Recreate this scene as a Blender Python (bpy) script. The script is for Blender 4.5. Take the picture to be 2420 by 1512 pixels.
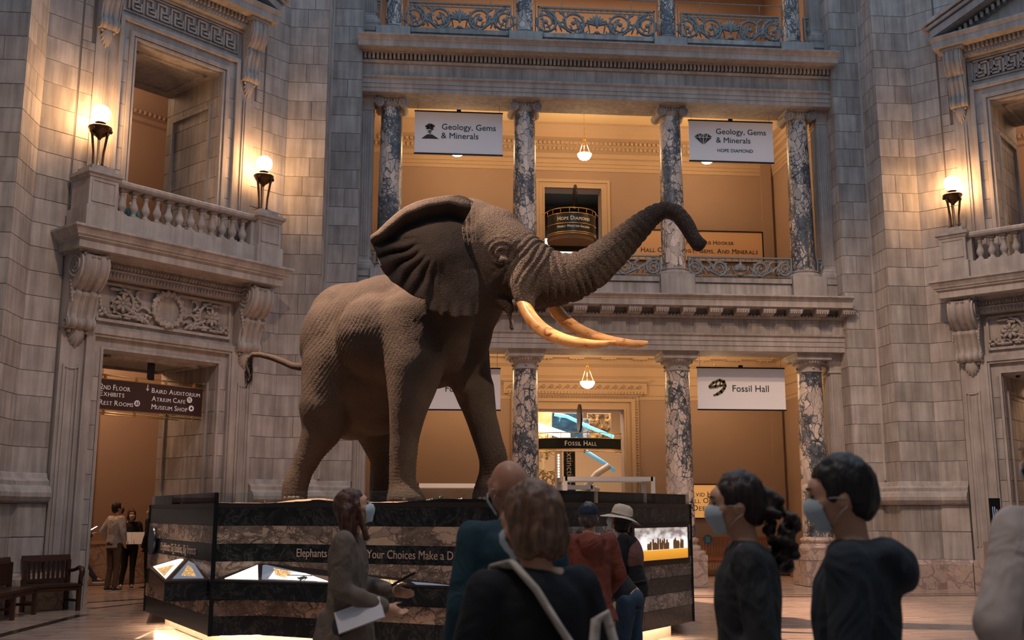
import bpy, bmesh, math, random
import numpy as np
from mathutils import Vector, Matrix, noise as mnoise
random.seed(7)
rng = np.random.default_rng(5)
for o in list(bpy.data.objects): bpy.data.objects.remove(o)
SC = bpy.context.scene
COL = SC.collection
PI = math.pi
R = math.radians
# ------------------------------------------------------------------ camera
CAMH = 1.6
F, PITCH, YAW = 2474.98, 0.181777, 0.088986
cd = bpy.data.cameras.new('camera'); cam = bpy.data.objects.new('camera', cd); COL.objects.link(cam)
cam.location = (0, 0, CAMH)
cam.rotation_euler = (PI/2 + PITCH, 0, -YAW)
cd.sensor_width = 36; cd.lens = F*36/2420; cd.clip_end = 200
cd.dof.use_dof = True; cd.dof.focus_distance = 17.0; cd.dof.aperture_fstop = 3.2
SC.camera = cam
# ------------------------------------------------------------------ light and exposure
SC.view_settings.view_transform = 'Standard'; SC.view_settings.look = 'None'
SC.view_settings.gamma = 1; SC.view_settings.use_curve_mapping = False
SC.view_settings.exposure = 0.2
w = bpy.data.worlds.new('world'); SC.world = w; w.use_nodes = True
w.node_tree.nodes['Background'].inputs[0].default_value = (0.42, 0.56, 0.74, 1)
w.node_tree.nodes['Background'].inputs[1].default_value = 1.0
def light(kind, name, loc, energy, color, target=None, size=1, spot=40, blend=.5, size_y=None):
    l = bpy.data.lights.new(name, kind); l.energy = energy; l.color = color
    o = bpy.data.objects.new(name, l); COL.objects.link(o); o.location = loc
    if kind == 'AREA':
        l.size = size
        if size_y: l.shape = 'RECTANGLE'; l.size_y = size_y
    elif kind == 'SPOT':
        l.shadow_soft_size = size; l.spot_size = R(spot); l.spot_blend = blend
    elif kind == 'POINT': l.shadow_soft_size = size
    if target: o.rotation_euler = (Vector(target)-Vector(loc)).to_track_quat('-Z', 'Y').to_euler()
    return o
WARM = (1, .60, .30)
# ceiling spots of the rotunda (high on the upper galleries)
light('SPOT', 'elephant_spot', (-5.4, 16.9, 16.3), 34000, (1, .61, .40), (-.3, 17.2, 4.3), .10, 40, .5)
light('SPOT', 'elephant_spot', (-5.0, 9.6, 15.6), 7500, (1, .62, .42), (1.25, 15.9, 5.0), .10, 13, .7)
light('SPOT', 'elephant_spot', (9.0, 7.0, 12.0), 7500, (1, .66, .42), (1.1, 16.8, 2.6), .12, 13, .6)
light('SPOT', 'hall_spot', (0, 8, 16), 2600, (1, .64, .42), (-6, 20, 1.5), .3, 50, .9)
light('SPOT', 'hall_spot', (3, 12, 16), 5200, (1, .62, .38), (11.5, 21.5, 1.0), .3, 46, .9)
light('SPOT', 'hall_spot', (5, 10, 16), 2600, (1, .64, .42), (4.5, 23, 2.0), .3, 55, .9)
light('SPOT', 'hall_spot', (-3, 3, 14), 1100, (1, .66, .45), (1.0, 8, 1.0), .3, 60, .9)

# ------------------------------------------------------------------ camera helpers (pixel + distance -> point of the place)
cp_, sp_ = math.cos(PITCH), math.sin(PITCH)
FW = np.array([math.sin(YAW)*cp_, math.cos(YAW)*cp_, sp_]); RT = np.array([math.cos(YAW), -math.sin(YAW), 0.]); UPV = np.cross(RT, FW)
def ray(px, py): return RT*(px-1210) - UPV*(py-756) + FW*F
def W(px, py, Y):
    d = ray(px, py); return np.array([0, 0, CAMH]) + d*(Y/d[1])
def floor_at(px, dist):
    d = ray(px, 1211); d = d[:2]/np.hypot(d[0], d[1]); return d*dist

# ------------------------------------------------------------------ mesh building
class MB:
    def __init__(s): s.v = []; s.f = []; s.sm = []
    def add(s, vs, fs, smooth=False):
        b = len(s.v); s.v += [tuple(map(float, q)) for q in vs]
        for f in fs: s.f.append(tuple(i+b for i in f)); s.sm.append(smooth)
        return s
    def box(s, x0, x1, y0, y1, z0, z1):
        return s.add([(x0,y0,z0),(x1,y0,z0),(x1,y1,z0),(x0,y1,z0),(x0,y0,z1),(x1,y0,z1),(x1,y1,z1),(x0,y1,z1)],
                     [(0,3,2,1),(4,5,6,7),(0,1,5,4),(1,2,6,5),(2,3,7,6),(3,0,4,7)])
    def prism(s, pts, z0, z1):            # pts ccw plan
        n = len(pts)
        return s.add([(p[0],p[1],z0) for p in pts]+[(p[0],p[1],z1) for p in pts],
                     [tuple(range(n-1,-1,-1)), tuple(range(n,2*n))]+[(i,(i+1)%n,n+(i+1)%n,n+i) for i in range(n)])
    def prismY(s, pts, y0, y1):           # pts (x,z)
        n = len(pts)
        return s.add([(p[0],y0,p[1]) for p in pts]+[(p[0],y1,p[1]) for p in pts],
                     [tuple(range(n)), tuple(range(2*n-1,n-1,-1))]+[(i,n+i,n+(i+1)%n,(i+1)%n) for i in range(n)])
    def prismX(s, pts, x0, x1):           # pts (y,z)
        n = len(pts)
        return s.add([(x0,p[0],p[1]) for p in pts]+[(x1,p[0],p[1]) for p in pts],
                     [tuple(range(n)), tuple(range(2*n-1,n-1,-1))]+[(i,n+i,n+(i+1)%n,(i+1)%n) for i in range(n)])
    def lathe(s, prof, c=(0,0), seg=24, smooth=True, flute=0):
        vs = []
        for r, z in prof:
            for k in range(seg):
                a = 2*PI*k/seg; rr = r*(1-(flute if k % 2 else 0))
                vs.append((c[0]+rr*math.cos(a), c[1]+rr*math.sin(a), z))
        fs = []
        for j in range(len(prof)-1):
            for k in range(seg):
                a = j*seg+k; b = j*seg+(k+1)%seg; fs.append((a, b, b+seg, a+seg))
        s.add(vs, fs, smooth)
        m = len(prof)-1
        return s.add([vs[k] for k in range(seg)]+[vs[m*seg+k] for k in range(seg)],
                     [tuple(range(seg-1,-1,-1)), tuple(range(seg,2*seg))])
    def tube(s, path, rad, seg=8, smooth=True, flat=None, up=None):
        P = [np.array(p, float) for p in path]; n = len(P)
        if not hasattr(rad, '__len__'): rad = [rad]*n
        vs = []; prev = None
        for i in range(n):
            t = P[min(i+1,n-1)]-P[max(i-1,0)]; t = t/(np.linalg.norm(t)+1e-12)
            if prev is None:
                a = np.array(up if up is not None else ((0,0,1) if abs(t[2]) < .9 else (1,0,0)), float)
            else: a = prev
            u = a-t*np.dot(a,t); u /= (np.linalg.norm(u)+1e-12); prev = u; v = np.cross(t,u)
            fl = flat if flat else 1
            for k in range(seg):
                an = 2*PI*k/seg; vs.append(P[i]+rad[i]*(math.cos(an)*u*fl+math.sin(an)*v))
        fs = []
        for i in range(n-1):
            for k in range(seg):
                a = i*seg+k; b = i*seg+(k+1)%seg; fs.append((a,b,b+seg,a+seg))
        fs += [tuple(range(seg-1,-1,-1)), tuple(range((n-1)*seg,n*seg))]
        return s.add(vs, fs, smooth)
    def ball(s, c, r, seg=16, rings=10, rot=None):
        r = (r,r,r) if not hasattr(r,'__len__') else r
        vs = []; fs = []
        for j in range(1, rings):
            th = PI*j/rings
            for k in range(seg):
                a = 2*PI*k/seg; vs.append(np.array([r[0]*math.sin(th)*math.cos(a), r[1]*math.sin(th)*math.sin(a), r[2]*math.cos(th)]))
        vs += [np.array([0,0,r[2]]), np.array([0,0,-r[2]])]; T = len(vs)-2; B = T+1
        for j in range(rings-2):
            for k in range(seg):
                a = j*seg+k; b = j*seg+(k+1)%seg; fs.append((a,a+seg,b+seg,b))
        for k in range(seg):
            fs.append((T,k,(k+1)%seg)); o = (rings-2)*seg; fs.append((B,o+(k+1)%seg,o+k))
        if rot is not None: vs = [np.array(rot)@v for v in vs]
        return s.add([v+np.array(c,float) for v in vs], fs, True)
    def cone(s, a, b, ra, rb, seg=14, n=4):   # capsule chain with rounded ends: for volumes to be remeshed
        a = np.array(a,float); b = np.array(b,float)
        s.ball(a, ra, seg, 8); s.ball(b, rb, seg, 8)
        L = np.linalg.norm(b-a)
        if L < 1e-6: return s
        t = (b-a)/L; dr = (ra-rb)/L
        dr = max(-.95, min(.95, dr)); c = math.sqrt(1-dr*dr)
        return s.tube([a+t*ra*dr, b+t*rb*dr], [ra*c, rb*c], seg)
    def mold(s, pts, prof, closed=False, caps=True, smooth=False):
        """sweep profile [(out,z)] along plan polyline; 'out' is to the right-hand side of travel"""
        P = [np.array(p[:2], float) for p in pts]; n = len(P); rows = []
        for i in range(n):
            def nrm(a, b):
                d = b-a; d /= np.linalg.norm(d); return np.array([d[1], -d[0]])
            if closed: n1 = nrm(P[i-1], P[i]); n2 = nrm(P[i], P[(i+1)%n])
            else:
                n1 = nrm(P[i-1], P[i]) if i > 0 else nrm(P[0], P[1]); n2 = nrm(P[i], P[i+1]) if i < n-1 else n1
            m = n1+n2; m = m/np.dot(m, n1)
            rows.append([(P[i][0]+m[0]*o, P[i][1]+m[1]*o, z) for o, z in prof])
        k = len(prof); vs = [q for r in rows for q in r]; fs = []
        for i in range(n if closed else n-1):
            a = i*k; b = ((i+1)%n)*k
            for j in range(k-1): fs.append((a+j, b+j, b+j+1, a+j+1))
        s.add(vs, fs, smooth)
        if caps and not closed: s.add(rows[0]+rows[-1], [tuple(range(k)), tuple(range(2*k-1, k-1, -1))])
        return s
    def mesh(s, name='m'):
        me = bpy.data.meshes.new(name); me.from_pydata(s.v, [], s.f)
        me.polygons.foreach_set('use_smooth', s.sm); me.update(); return me
def link(name, data, mat=None, parent=None, M=None, kind=None):
    o = bpy.data.objects.new(name, data); COL.objects.link(o)
    if mat is not None and data is not None and hasattr(data, 'materials') and len(data.materials) == 0: data.materials.append(mat)
    if parent: o.parent = parent
    if M is not None: o.matrix_local = M
    if kind: o['kind'] = kind
    return o
def obj(name, mb, mat, parent=None, M=None, kind=None): return link(name, mb.mesh(name) if isinstance(mb, MB) else mb, mat, parent, M, kind)
def tag(o, label=None, cat=None, group=None, kind=None):
    if label: o['label'] = label
    if cat: o['category'] = cat
    if group: o['group'] = group
    if kind: o['kind'] = kind
    return o
def thing(name, label, cat, loc=(0,0,0), rz=0, group=None, M=None):
    o = bpy.data.objects.new(name, None); COL.objects.link(o); o.empty_display_size = .1
    o.location = loc; o.rotation_euler = (0,0,rz)
    if M is not None: o.matrix_world = M
    return tag(o, label, cat, group)
KIDS = {}
def children(o): return [c for c in COL.objects if c.parent is o]
def copy_tree(o, parent=None, kids=None):
    if kids is None:
        kids = {}
        for c in COL.objects:
            if c.parent: kids.setdefault(c.parent.name, []).append(c)
    c = o.copy(); COL.objects.link(c)
    if parent is not None: c.parent = parent
    for ch in kids.get(o.name, []): copy_tree(ch, c, kids)
    return c
def T(x, y, z=0, rz=0): return Matrix.Translation((x,y,z)) @ Matrix.Rotation(rz, 4, 'Z')

# ------------------------------------------------------------------ materials
def nodes(name):
    m = bpy.data.materials.new(name); m.use_nodes = True; nt = m.node_tree
    return m, nt, nt.nodes['Principled BSDF']
def N(nt, t, **kw):
    n = nt.nodes.new(t)
    for k, v in kw.items():
        if k in n.inputs: n.inputs[k].default_value = v
        else: setattr(n, k, v)
    return n
def L(nt, a, b): nt.links.new(a, b)
def ramp(nt, fac, stops):
    r = nt.nodes.new('ShaderNodeValToRGB'); cr = r.color_ramp
    while len(cr.elements) < len(stops): cr.elements.new(.5)
    for e, (p, c) in zip(cr.elements, stops): e.position = p; e.color = (*c, 1)
    L(nt, fac, r.inputs[0]); return r.outputs[0]
def mixc(nt, fac, a, b, mode='MIX'):
    n = nt.nodes.new('ShaderNodeMix'); n.data_type = 'RGBA'; n.blend_type = mode
    if isinstance(fac, (int, float)): n.inputs[0].default_value = fac
    else: L(nt, fac, n.inputs[0])
    for k, v in ((6, a), (7, b)):
        if isinstance(v, tuple): n.inputs[k].default_value = (*v, 1)
        else: L(nt, v, n.inputs[k])
    return n.outputs[2]
def vecscale(nt, src, sc):
    n = nt.nodes.new('ShaderNodeVectorMath'); n.operation = 'MULTIPLY'; L(nt, src, n.inputs[0]); n.inputs[1].default_value = sc; return n.outputs[0]
def bump(nt, bsdf, h, st=.3, dist=.02):
    b = nt.nodes.new('ShaderNodeBump'); b.inputs['Strength'].default_value = st; b.inputs['Distance'].default_value = dist
    L(nt, h, b.inputs['Height']); L(nt, b.outputs[0], bsdf.inputs['Normal']); return b
def plain(name, col, rough=.6, metal=0, emit=None, es=0, noise=0, nsc=8, bmp=0, coat=0):
    m, nt, b = nodes(name)
    b.inputs['Base Color'].default_value = (*col, 1); b.inputs['Roughness'].default_value = rough; b.inputs['Metallic'].default_value = metal
    if coat: b.inputs['Coat Weight'].default_value = coat
    if emit: b.inputs['Emission Color'].default_value = (*emit, 1); b.inputs['Emission Strength'].default_value = es
    if noise or bmp:
        tc = N(nt, 'ShaderNodeTexCoord'); n = N(nt, 'ShaderNodeTexNoise', Scale=nsc, Detail=6.); L(nt, tc.outputs['Object'], n.inputs['Vector'])
        if noise:
            c = mixc(nt, n.outputs[0], tuple(x*(1-noise) for x in col), tuple(min(1, x*(1+noise)) for x in col)); L(nt, c, b.inputs['Base Color'])
        if bmp: bump(nt, b, n.outputs[0], bmp, .02)
    return m
def stone_mat(name, dark, lite, streak=.35, sc=1.):
    m, nt, b = nodes(name)
    g = N(nt, 'ShaderNodeNewGeometry'); oi = N(nt, 'ShaderNodeObjectInfo')
    base = ramp(nt, oi.outputs['Random'], [(0, dark), (.5, tuple((a+c)/2 for a, c in zip(dark, lite))), (1, lite)])
    off = N(nt, 'ShaderNodeVectorMath', operation='ADD'); L(nt, g.outputs['Position'], off.inputs[0])
    cmb = N(nt, 'ShaderNodeCombineXYZ'); mul = N(nt, 'ShaderNodeMath', operation='MULTIPLY'); L(nt, oi.outputs['Random'], mul.inputs[0]); mul.inputs[1].default_value = 37
    L(nt, mul.outputs[0], cmb.inputs[0]); L(nt, cmb.outputs[0], off.inputs[1])
    n1 = N(nt, 'ShaderNodeTexNoise', Scale=1., Detail=5.); L(nt, vecscale(nt, off.outputs[0], (9*sc, 9*sc, .7*sc)), n1.inputs['Vector'])
    n2 = N(nt, 'ShaderNodeTexNoise', Scale=2.2, Detail=4.); L(nt, g.outputs['Position'], n2.inputs['Vector'])
    s1 = ramp(nt, n1.outputs[0], [(.3, (1-streak,)*3), (.7, (1.12,)*3)])
    s2 = ramp(nt, n2.outputs[0], [(.3, (.82, .80, .80)), (.7, (1.1, 1.1, 1.12))])
    c = mixc(nt, 1., base, s1, 'MULTIPLY'); c = mixc(nt, 1., c, s2, 'MULTIPLY')
    L(nt, c, b.inputs['Base Color']); b.inputs['Roughness'].default_value = .82
    n3 = N(nt, 'ShaderNodeTexNoise', Scale=60., Detail=3.); L(nt, g.outputs['Position'], n3.inputs['Vector']); bump(nt, b, n3.outputs[0], .25, .004)
    return m
def breccia(name, body, vein, blue, sc=5., thick=.06, rough=.3, contrast=1., zs=.6):
    """brecciated marble: pale angular clasts in a blue-grey vein matrix"""
    m, nt, b = nodes(name)
    g = N(nt, 'ShaderNodeNewGeometry'); oi = N(nt, 'ShaderNodeObjectInfo')
    cmb = N(nt, 'ShaderNodeCombineXYZ'); mul = N(nt, 'ShaderNodeMath', operation='MULTIPLY'); L(nt, oi.outputs['Random'], mul.inputs[0]); mul.inputs[1].default_value = 53
    L(nt, mul.outputs[0], cmb.inputs[0]); L(nt, mul.outputs[0], cmb.inputs[2])
    off = N(nt, 'ShaderNodeVectorMath', operation='ADD'); L(nt, g.outputs['Position'], off.inputs[0]); L(nt, cmb.outputs[0], off.inputs[1])
    wn = N(nt, 'ShaderNodeTexNoise', Scale=2.3, Detail=4.); L(nt, off.outputs[0], wn.inputs['Vector'])
    wv = N(nt, 'ShaderNodeVectorMath', operation='MULTIPLY_ADD'); L(nt, wn.outputs[1], wv.inputs[0]); wv.inputs[1].default_value = (.45,)*3; L(nt, vecscale(nt, off.outputs[0], (1, 1, zs)), wv.inputs[2])
    v1 = N(nt, 'ShaderNodeTexVoronoi', feature='DISTANCE_TO_EDGE', Scale=sc); L(nt, wv.outputs[0], v1.inputs['Vector'])
    v2 = N(nt, 'ShaderNodeTexVoronoi', feature='DISTANCE_TO_EDGE', Scale=sc*2.6); L(nt, wv.outputs[0], v2.inputs['Vector'])
    big = N(nt, 'ShaderNodeTexNoise', Scale=1.7, Detail=3.); L(nt, off.outputs[0], big.inputs['Vector'])
    a1 = N(nt, 'ShaderNodeMapRange'); L(nt, big.outputs[0], a1.inputs[0]); a1.inputs[1].default_value = .35; a1.inputs[2].default_value = .68; a1.inputs[3].default_value = thick*.4; a1.inputs[4].default_value = thick*3.2
    d1 = N(nt, 'ShaderNodeMath', operation='LESS_THAN'); L(nt, v1.outputs[0], d1.inputs[0]); L(nt, a1.outputs[0], d1.inputs[1])
    dv = N(nt, 'ShaderNodeMath', operation='DIVIDE'); L(nt, v1.outputs[0], dv.inputs[0]); L(nt, a1.outputs[0], dv.inputs[1])
    f1 = ramp(nt, dv.outputs[0], [(.55, (1, 1, 1)), (1.0, (0, 0, 0))])
    dv2 = N(nt, 'ShaderNodeMath', operation='DIVIDE'); L(nt, v2.outputs[0], dv2.inputs[0]); L(nt, a1.outputs[0], dv2.inputs[1])
    f2 = ramp(nt, dv2.outputs[0], [(.25, (1, 1, 1)), (.7, (0, 0, 0))])
    gate = ramp(nt, big.outputs[0], [(.46, (0, 0, 0)), (.6, (1, 1, 1))]); f2 = mixc(nt, 1., f2, gate, 'MULTIPLY')
    fn = N(nt, 'ShaderNodeTexNoise', Scale=9., Detail=6.); L(nt, off.outputs[0], fn.inputs['Vector'])
    bodyc = mixc(nt, fn.outputs[0], tuple(x*.72 for x in body), tuple(min(1, x*1.15) for x in body))
    vc = mixc(nt, fn.outputs[0], vein, blue)
    fac = mixc(nt, 1., f1, f2, 'LIGHTEN')
    sepf = N(nt, 'ShaderNodeRGBToBW'); L(nt, fac, sepf.inputs[0])
    mm = N(nt, 'ShaderNodeMath', operation='MULTIPLY'); L(nt, sepf.outputs[0], mm.inputs[0]); mm.inputs[1].default_value = contrast
    L(nt, mixc(nt, mm.outputs[0], bodyc, vc), b.inputs['Base Color'])
    b.inputs['Roughness'].default_value = rough
    return m
def pebble(name, body, dark, mid, sc, warp=.22, st=(1, 1, .62), rough=.36):
    """pale angular clasts of mixed sizes crowded in a dark veined matrix"""
    m, nt, b = nodes(name); g = N(nt, 'ShaderNodeNewGeometry'); oi = N(nt, 'ShaderNodeObjectInfo')
    mul = N(nt, 'ShaderNodeMath', operation='MULTIPLY'); L(nt, oi.outputs['Random'], mul.inputs[0]); mul.inputs[1].default_value = 67
    cmb = N(nt, 'ShaderNodeCombineXYZ'); L(nt, mul.outputs[0], cmb.inputs[0]); L(nt, mul.outputs[0], cmb.inputs[2])
    off = N(nt, 'ShaderNodeVectorMath', operation='ADD'); L(nt, g.outputs['Position'], off.inputs[0]); L(nt, cmb.outputs[0], off.inputs[1])
    wn = N(nt, 'ShaderNodeTexNoise', Scale=1.6, Detail=5., Roughness=.55); L(nt, off.outputs[0], wn.inputs['Vector'])
    wv = N(nt, 'ShaderNodeVectorMath', operation='MULTIPLY_ADD'); L(nt, wn.outputs[1], wv.inputs[0]); wv.inputs[1].default_value = (warp*2,)*3; L(nt, vecscale(nt, off.outputs[0], st), wv.inputs[2])
    big = N(nt, 'ShaderNodeTexNoise', Scale=1.5, Detail=3., Roughness=.6); L(nt, wv.outputs[0], big.inputs['Vector'])
    ves = []
    for k, s_ in enumerate((sc, sc*2.3, sc*4.6)):
        v = N(nt, 'ShaderNodeTexVoronoi', feature='DISTANCE_TO_EDGE', Scale=s_); L(nt, wv.outputs[0], v.inputs['Vector']); mm = N(nt, 'ShaderNodeMapRange'); L(nt, big.outputs[0], mm.inputs[0])
        lo, hi = ((.36, .66), (.42, .62), (.50, .66))[k]; mm.inputs[1].default_value = lo; mm.inputs[2].default_value = hi; mm.inputs[3].default_value = (.018, .0, .0)[k]; mm.inputs[4].default_value = (.17, .20, .22)[k]
        sb = N(nt, 'ShaderNodeMath', operation='SUBTRACT'); L(nt, mm.outputs[0], sb.inputs[0]); L(nt, v.outputs[0], sb.inputs[1])
        f = N(nt, 'ShaderNodeMapRange'); L(nt, sb.outputs[0], f.inputs[0]); f.inputs[1].default_value = -.01; f.inputs[2].default_value = .02; ves.append(f.outputs[0])
    mx1 = N(nt, 'ShaderNodeMath', operation='MAXIMUM'); L(nt, ves[0], mx1.inputs[0]); L(nt, ves[1], mx1.inputs[1])
    mx2 = N(nt, 'ShaderNodeMath', operation='MAXIMUM'); L(nt, mx1.outputs[0], mx2.inputs[0]); L(nt, ves[2], mx2.inputs[1])
    fn = N(nt, 'ShaderNodeTexNoise', Scale=7., Detail=7., Roughness=.65); L(nt, wv.outputs[0], fn.inputs['Vector'])
    cell = N(nt, 'ShaderNodeTexVoronoi', Scale=sc); L(nt, wv.outputs[0], cell.inputs['Vector']); cbw = N(nt, 'ShaderNodeRGBToBW'); L(nt, cell.outputs['Color'], cbw.inputs[0])
    bodyc = mixc(nt, fn.outputs[0], tuple(x*.62 for x in body), tuple(min(1, x*1.2) for x in body))
    tint = ramp(nt, cbw.outputs[0], [(.2, (.72, .72, .74)), (.6, (1.08, 1.06, 1.04))]); bodyc = mixc(nt, 1., bodyc, tint, 'MULTIPLY')
    L(nt, mixc(nt, mx2.outputs[0], bodyc, ramp(nt, fn.outputs[0], [(.38, dark), (.64, mid)])), b.inputs['Base Color']); b.inputs['Roughness'].default_value = rough
    return m
MT = {}
MT['stone'] = stone_mat('limestone', (.345, .322, .302), (.455, .430, .405))
MT['stoneB'] = stone_mat('limestone_carved', (.385, .36, .338), (.405, .38, .358), .22)
MT['joint'] = plain('mortar_joint', (.14, .125, .115), .9)
MT['plinthmarble'] = breccia('wainscot_marble', (.50, .40, .35), (.22, .16, .15), (.30, .23, .21), 3.2, .045, .3, .8, 1)
MT['column'] = pebble('breccia_column_marble', (.70, .61, .54), (.035, .042, .052), (.13, .155, .185), 7.5)
MT['bandlight'] = pebble('pale_veined_marble', (.66, .46, .33), (.13, .09, .07), (.30, .21, .155), 5.0, .40, (1, 1, 2.0), .22)
MT['bandgrey'] = pebble('grey_veined_marble', (.44, .37, .32), (.07, .065, .06), (.20, .18, .16), 7.5, .3, (1, 1, 1.6), .22)
MT['plaster'] = plain('tan_plaster', (.37, .265, .21), .8, noise=.05, nsc=2)
MT['plasterlite'] = plain('cream_plaster', (.50, .37, .26), .75, noise=.05, nsc=2)
MT['ceiling'] = plain('ceiling_plaster', (.85, .68, .42), .8)
MT['bronze'] = plain('dark_bronze', (.10, .055, .03), .38, .9, noise=.5, nsc=30, bmp=.3)
MT['bronzelite'] = plain('polished_bronze', (.55, .42, .3), .25, 1)
MT['brass'] = plain('brass', (.75, .5, .2), .3, 1)
MT['ironpaint'] = plain('grey_painted_iron', (.22, .235, .24), .55, .2, noise=.25, nsc=12)
MT['globe'] = plain('lit_globe_glass', (1, .9, .75), .4, emit=(1, .52, .21), es=78)
MT['bowlglass'] = plain('lit_bowl_glass', (1, .9, .75), .4, emit=(1, .78, .52), es=9)
MT['banner'] = plain('white_banner_cloth', (.86, .88, .93), .7)
MT['ink'] = plain('dark_teal_ink', (.012, .03, .035), .6)
MT['inkbrown'] = plain('brown_black_ink', (.04, .025, .02), .6)
MT['blackmetal'] = plain('black_metal', (.012, .012, .014), .4, .4)
MT['white'] = plain('white_paint', (.5, .49, .47), .5)
MT['lettercream'] = plain('cream_lettering', (.85, .72, .55), .5, emit=(1, .8, .6), es=.12)
MT['signbrown'] = plain('maroon_sign_panel', (.05, .022, .02), .4)
MT['signgreen'] = plain('dark_green_sign_panel', (.008, .016, .016), .3)
MT['signtan'] = plain('backlit_amber_panel', (.78, .42, .14), .5, emit=(1, .5, .16), es=.35)
MT['signtan2'] = plain('tan_wall_panel', (.72, .46, .28), .6)
MT['glass'] = plain('clear_glass', (1, 1, 1), .02)
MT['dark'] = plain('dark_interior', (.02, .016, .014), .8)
MT['screen'] = plain('white_screen', (.9, .9, .9), .4, emit=(1, .95, .85), es=2.0)
MT['ivory'] = None
def glassmat():
    m, nt, b = nodes('thin_glass'); out = nt.nodes['Material Output']
    tr = N(nt, 'ShaderNodeBsdfTransparent'); tr.inputs[0].default_value = (.93, .95, .95, 1)
    gl = N(nt, 'ShaderNodeBsdfGlossy'); gl.inputs['Roughness'].default_value = .03; gl.inputs[0].default_value = (.9, .9, .9, 1)
    lw = N(nt, 'ShaderNodeFresnel'); lw.inputs[0].default_value = 1.45
    mx = N(nt, 'ShaderNodeMixShader'); L(nt, lw.outputs[0], mx.inputs[0]); L(nt, tr.outputs[0], mx.inputs[1]); L(nt, gl.outputs[0], mx.inputs[2]); L(nt, mx.outputs[0], out.inputs[0])
    return m
MT['glass'] = glassmat()
def floor_mat():
    m, nt, b = nodes('floor_marble')
    g = N(nt, 'ShaderNodeNewGeometry'); oi = N(nt, 'ShaderNodeObjectInfo')
    mul = N(nt, 'ShaderNodeMath', operation='MULTIPLY'); L(nt, oi.outputs['Random'], mul.inputs[0]); mul.inputs[1].default_value = 41
    cmb = N(nt, 'ShaderNodeCombineXYZ'); L(nt, mul.outputs[0], cmb.inputs[1])
    off = N(nt, 'ShaderNodeVectorMath', operation='ADD'); L(nt, g.outputs['Position'], off.inputs[0]); L(nt, cmb.outputs[0], off.inputs[1])
    n = N(nt, 'ShaderNodeTexNoise', Scale=1., Detail=7., Roughness=.65); L(nt, vecscale(nt, off.outputs[0], (1.2, 7., 1)), n.inputs['Vector'])
    c = ramp(nt, n.outputs[0], [(.3, (.26, .19, .155)), (.5, (.42, .33, .28)), (.72, (.52, .42, .36))])
    rnd = ramp(nt, oi.outputs['Random'], [(0, (.85,)*3), (1, (1.1,)*3)])
    L(nt, mixc(nt, 1., c, rnd, 'MULTIPLY'), b.inputs['Base Color'])
    rr = N(nt, 'ShaderNodeMapRange'); L(nt, n.outputs[0], rr.inputs[0]); rr.inputs[3].default_value = .12; rr.inputs[4].default_value = .3; L(nt, rr.outputs[0], b.inputs['Roughness'])
    return m
MT['floor'] = floor_mat()
def darkmarble():
    m, nt, b = nodes('black_veined_marble')
    g = N(nt, 'ShaderNodeNewGeometry'); oi = N(nt, 'ShaderNodeObjectInfo')
    mul = N(nt, 'ShaderNodeMath', operation='MULTIPLY'); L(nt, oi.outputs['Random'], mul.inputs[0]); mul.inputs[1].default_value = 31
    cmb = N(nt, 'ShaderNodeCombineXYZ'); L(nt, mul.outputs[0], cmb.inputs[0])
    off = N(nt, 'ShaderNodeVectorMath', operation='ADD'); L(nt, g.outputs['Position'], off.inputs[0]); L(nt, cmb.outputs[0], off.inputs[1])
    n = N(nt, 'ShaderNodeTexNoise', Scale=3.5, Detail=9., Roughness=.7, Distortion=1.2); L(nt, off.outputs[0], n.inputs['Vector'])
    sub = N(nt, 'ShaderNodeMath', operation='SUBTRACT'); L(nt, n.outputs[0], sub.inputs[0]); sub.inputs[1].default_value = .52
    ab = N(nt, 'ShaderNodeMath', operation='ABSOLUTE'); L(nt, sub.outputs[0], ab.inputs[0])
    L(nt, ramp(nt, ab.outputs[0], [(0, (.10, .09, .075)), (.012, (.022, .022, .02)), (.1, (.008, .009, .009))]), b.inputs['Base Color'])
    b.inputs['Roughness'].default_value = .18; return m
MT['bandblack'] = darkmarble()
def wood(name, c1, c2):
    m, nt, b = nodes(name); tc = N(nt, 'ShaderNodeTexCoord')
    n = N(nt, 'ShaderNodeTexNoise', Scale=1., Detail=6.); L(nt, vecscale(nt, tc.outputs['Object'], (3, 30, 30)), n.inputs['Vector'])
    L(nt, mixc(nt, n.outputs[0], c1, c2), b.inputs['Base Color']); b.inputs['Roughness'].default_value = .4; return m
MT['wooddark'] = wood('dark_bench_wood', (.03, .012, .008), (.07, .03, .018))
MT['woodred'] = wood('red_bench_wood', (.16, .05, .022), (.30, .11, .05))

def text_mesh(s, size, depth=.004, align='CENTER', bold=0, squeeze=1., spacing=1., fit=None):
    cu = bpy.data.curves.new('t', 'FONT'); cu.body = s; cu.size = size; cu.align_x = align; cu.align_y = 'CENTER'
    cu.extrude = depth; cu.offset = bold; cu.space_character = spacing; cu.resolution_u = 3
    o = bpy.data.objects.new('t', cu); COL.objects.link(o); dg = bpy.context.evaluated_depsgraph_get(); dg.update()
    me = bpy.data.meshes.new_from_object(o.evaluated_get(dg)); bpy.data.objects.remove(o)
    n = len(me.vertices); co = np.empty(n*3); me.vertices.foreach_get('co', co); co = co.reshape(-1, 3)
    # stand the text up: x right, z up, facing -y
    co = np.stack([co[:, 0]*squeeze, -co[:, 2], co[:, 1]], 1)
    if fit: k = fit/(co[:, 0].max()-co[:, 0].min()); co[:, 0] *= k; co[:, 2] *= max(min(k, 1.15), .8)
    me.vertices.foreach_set('co', co.ravel()); me.update(); return me
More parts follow.
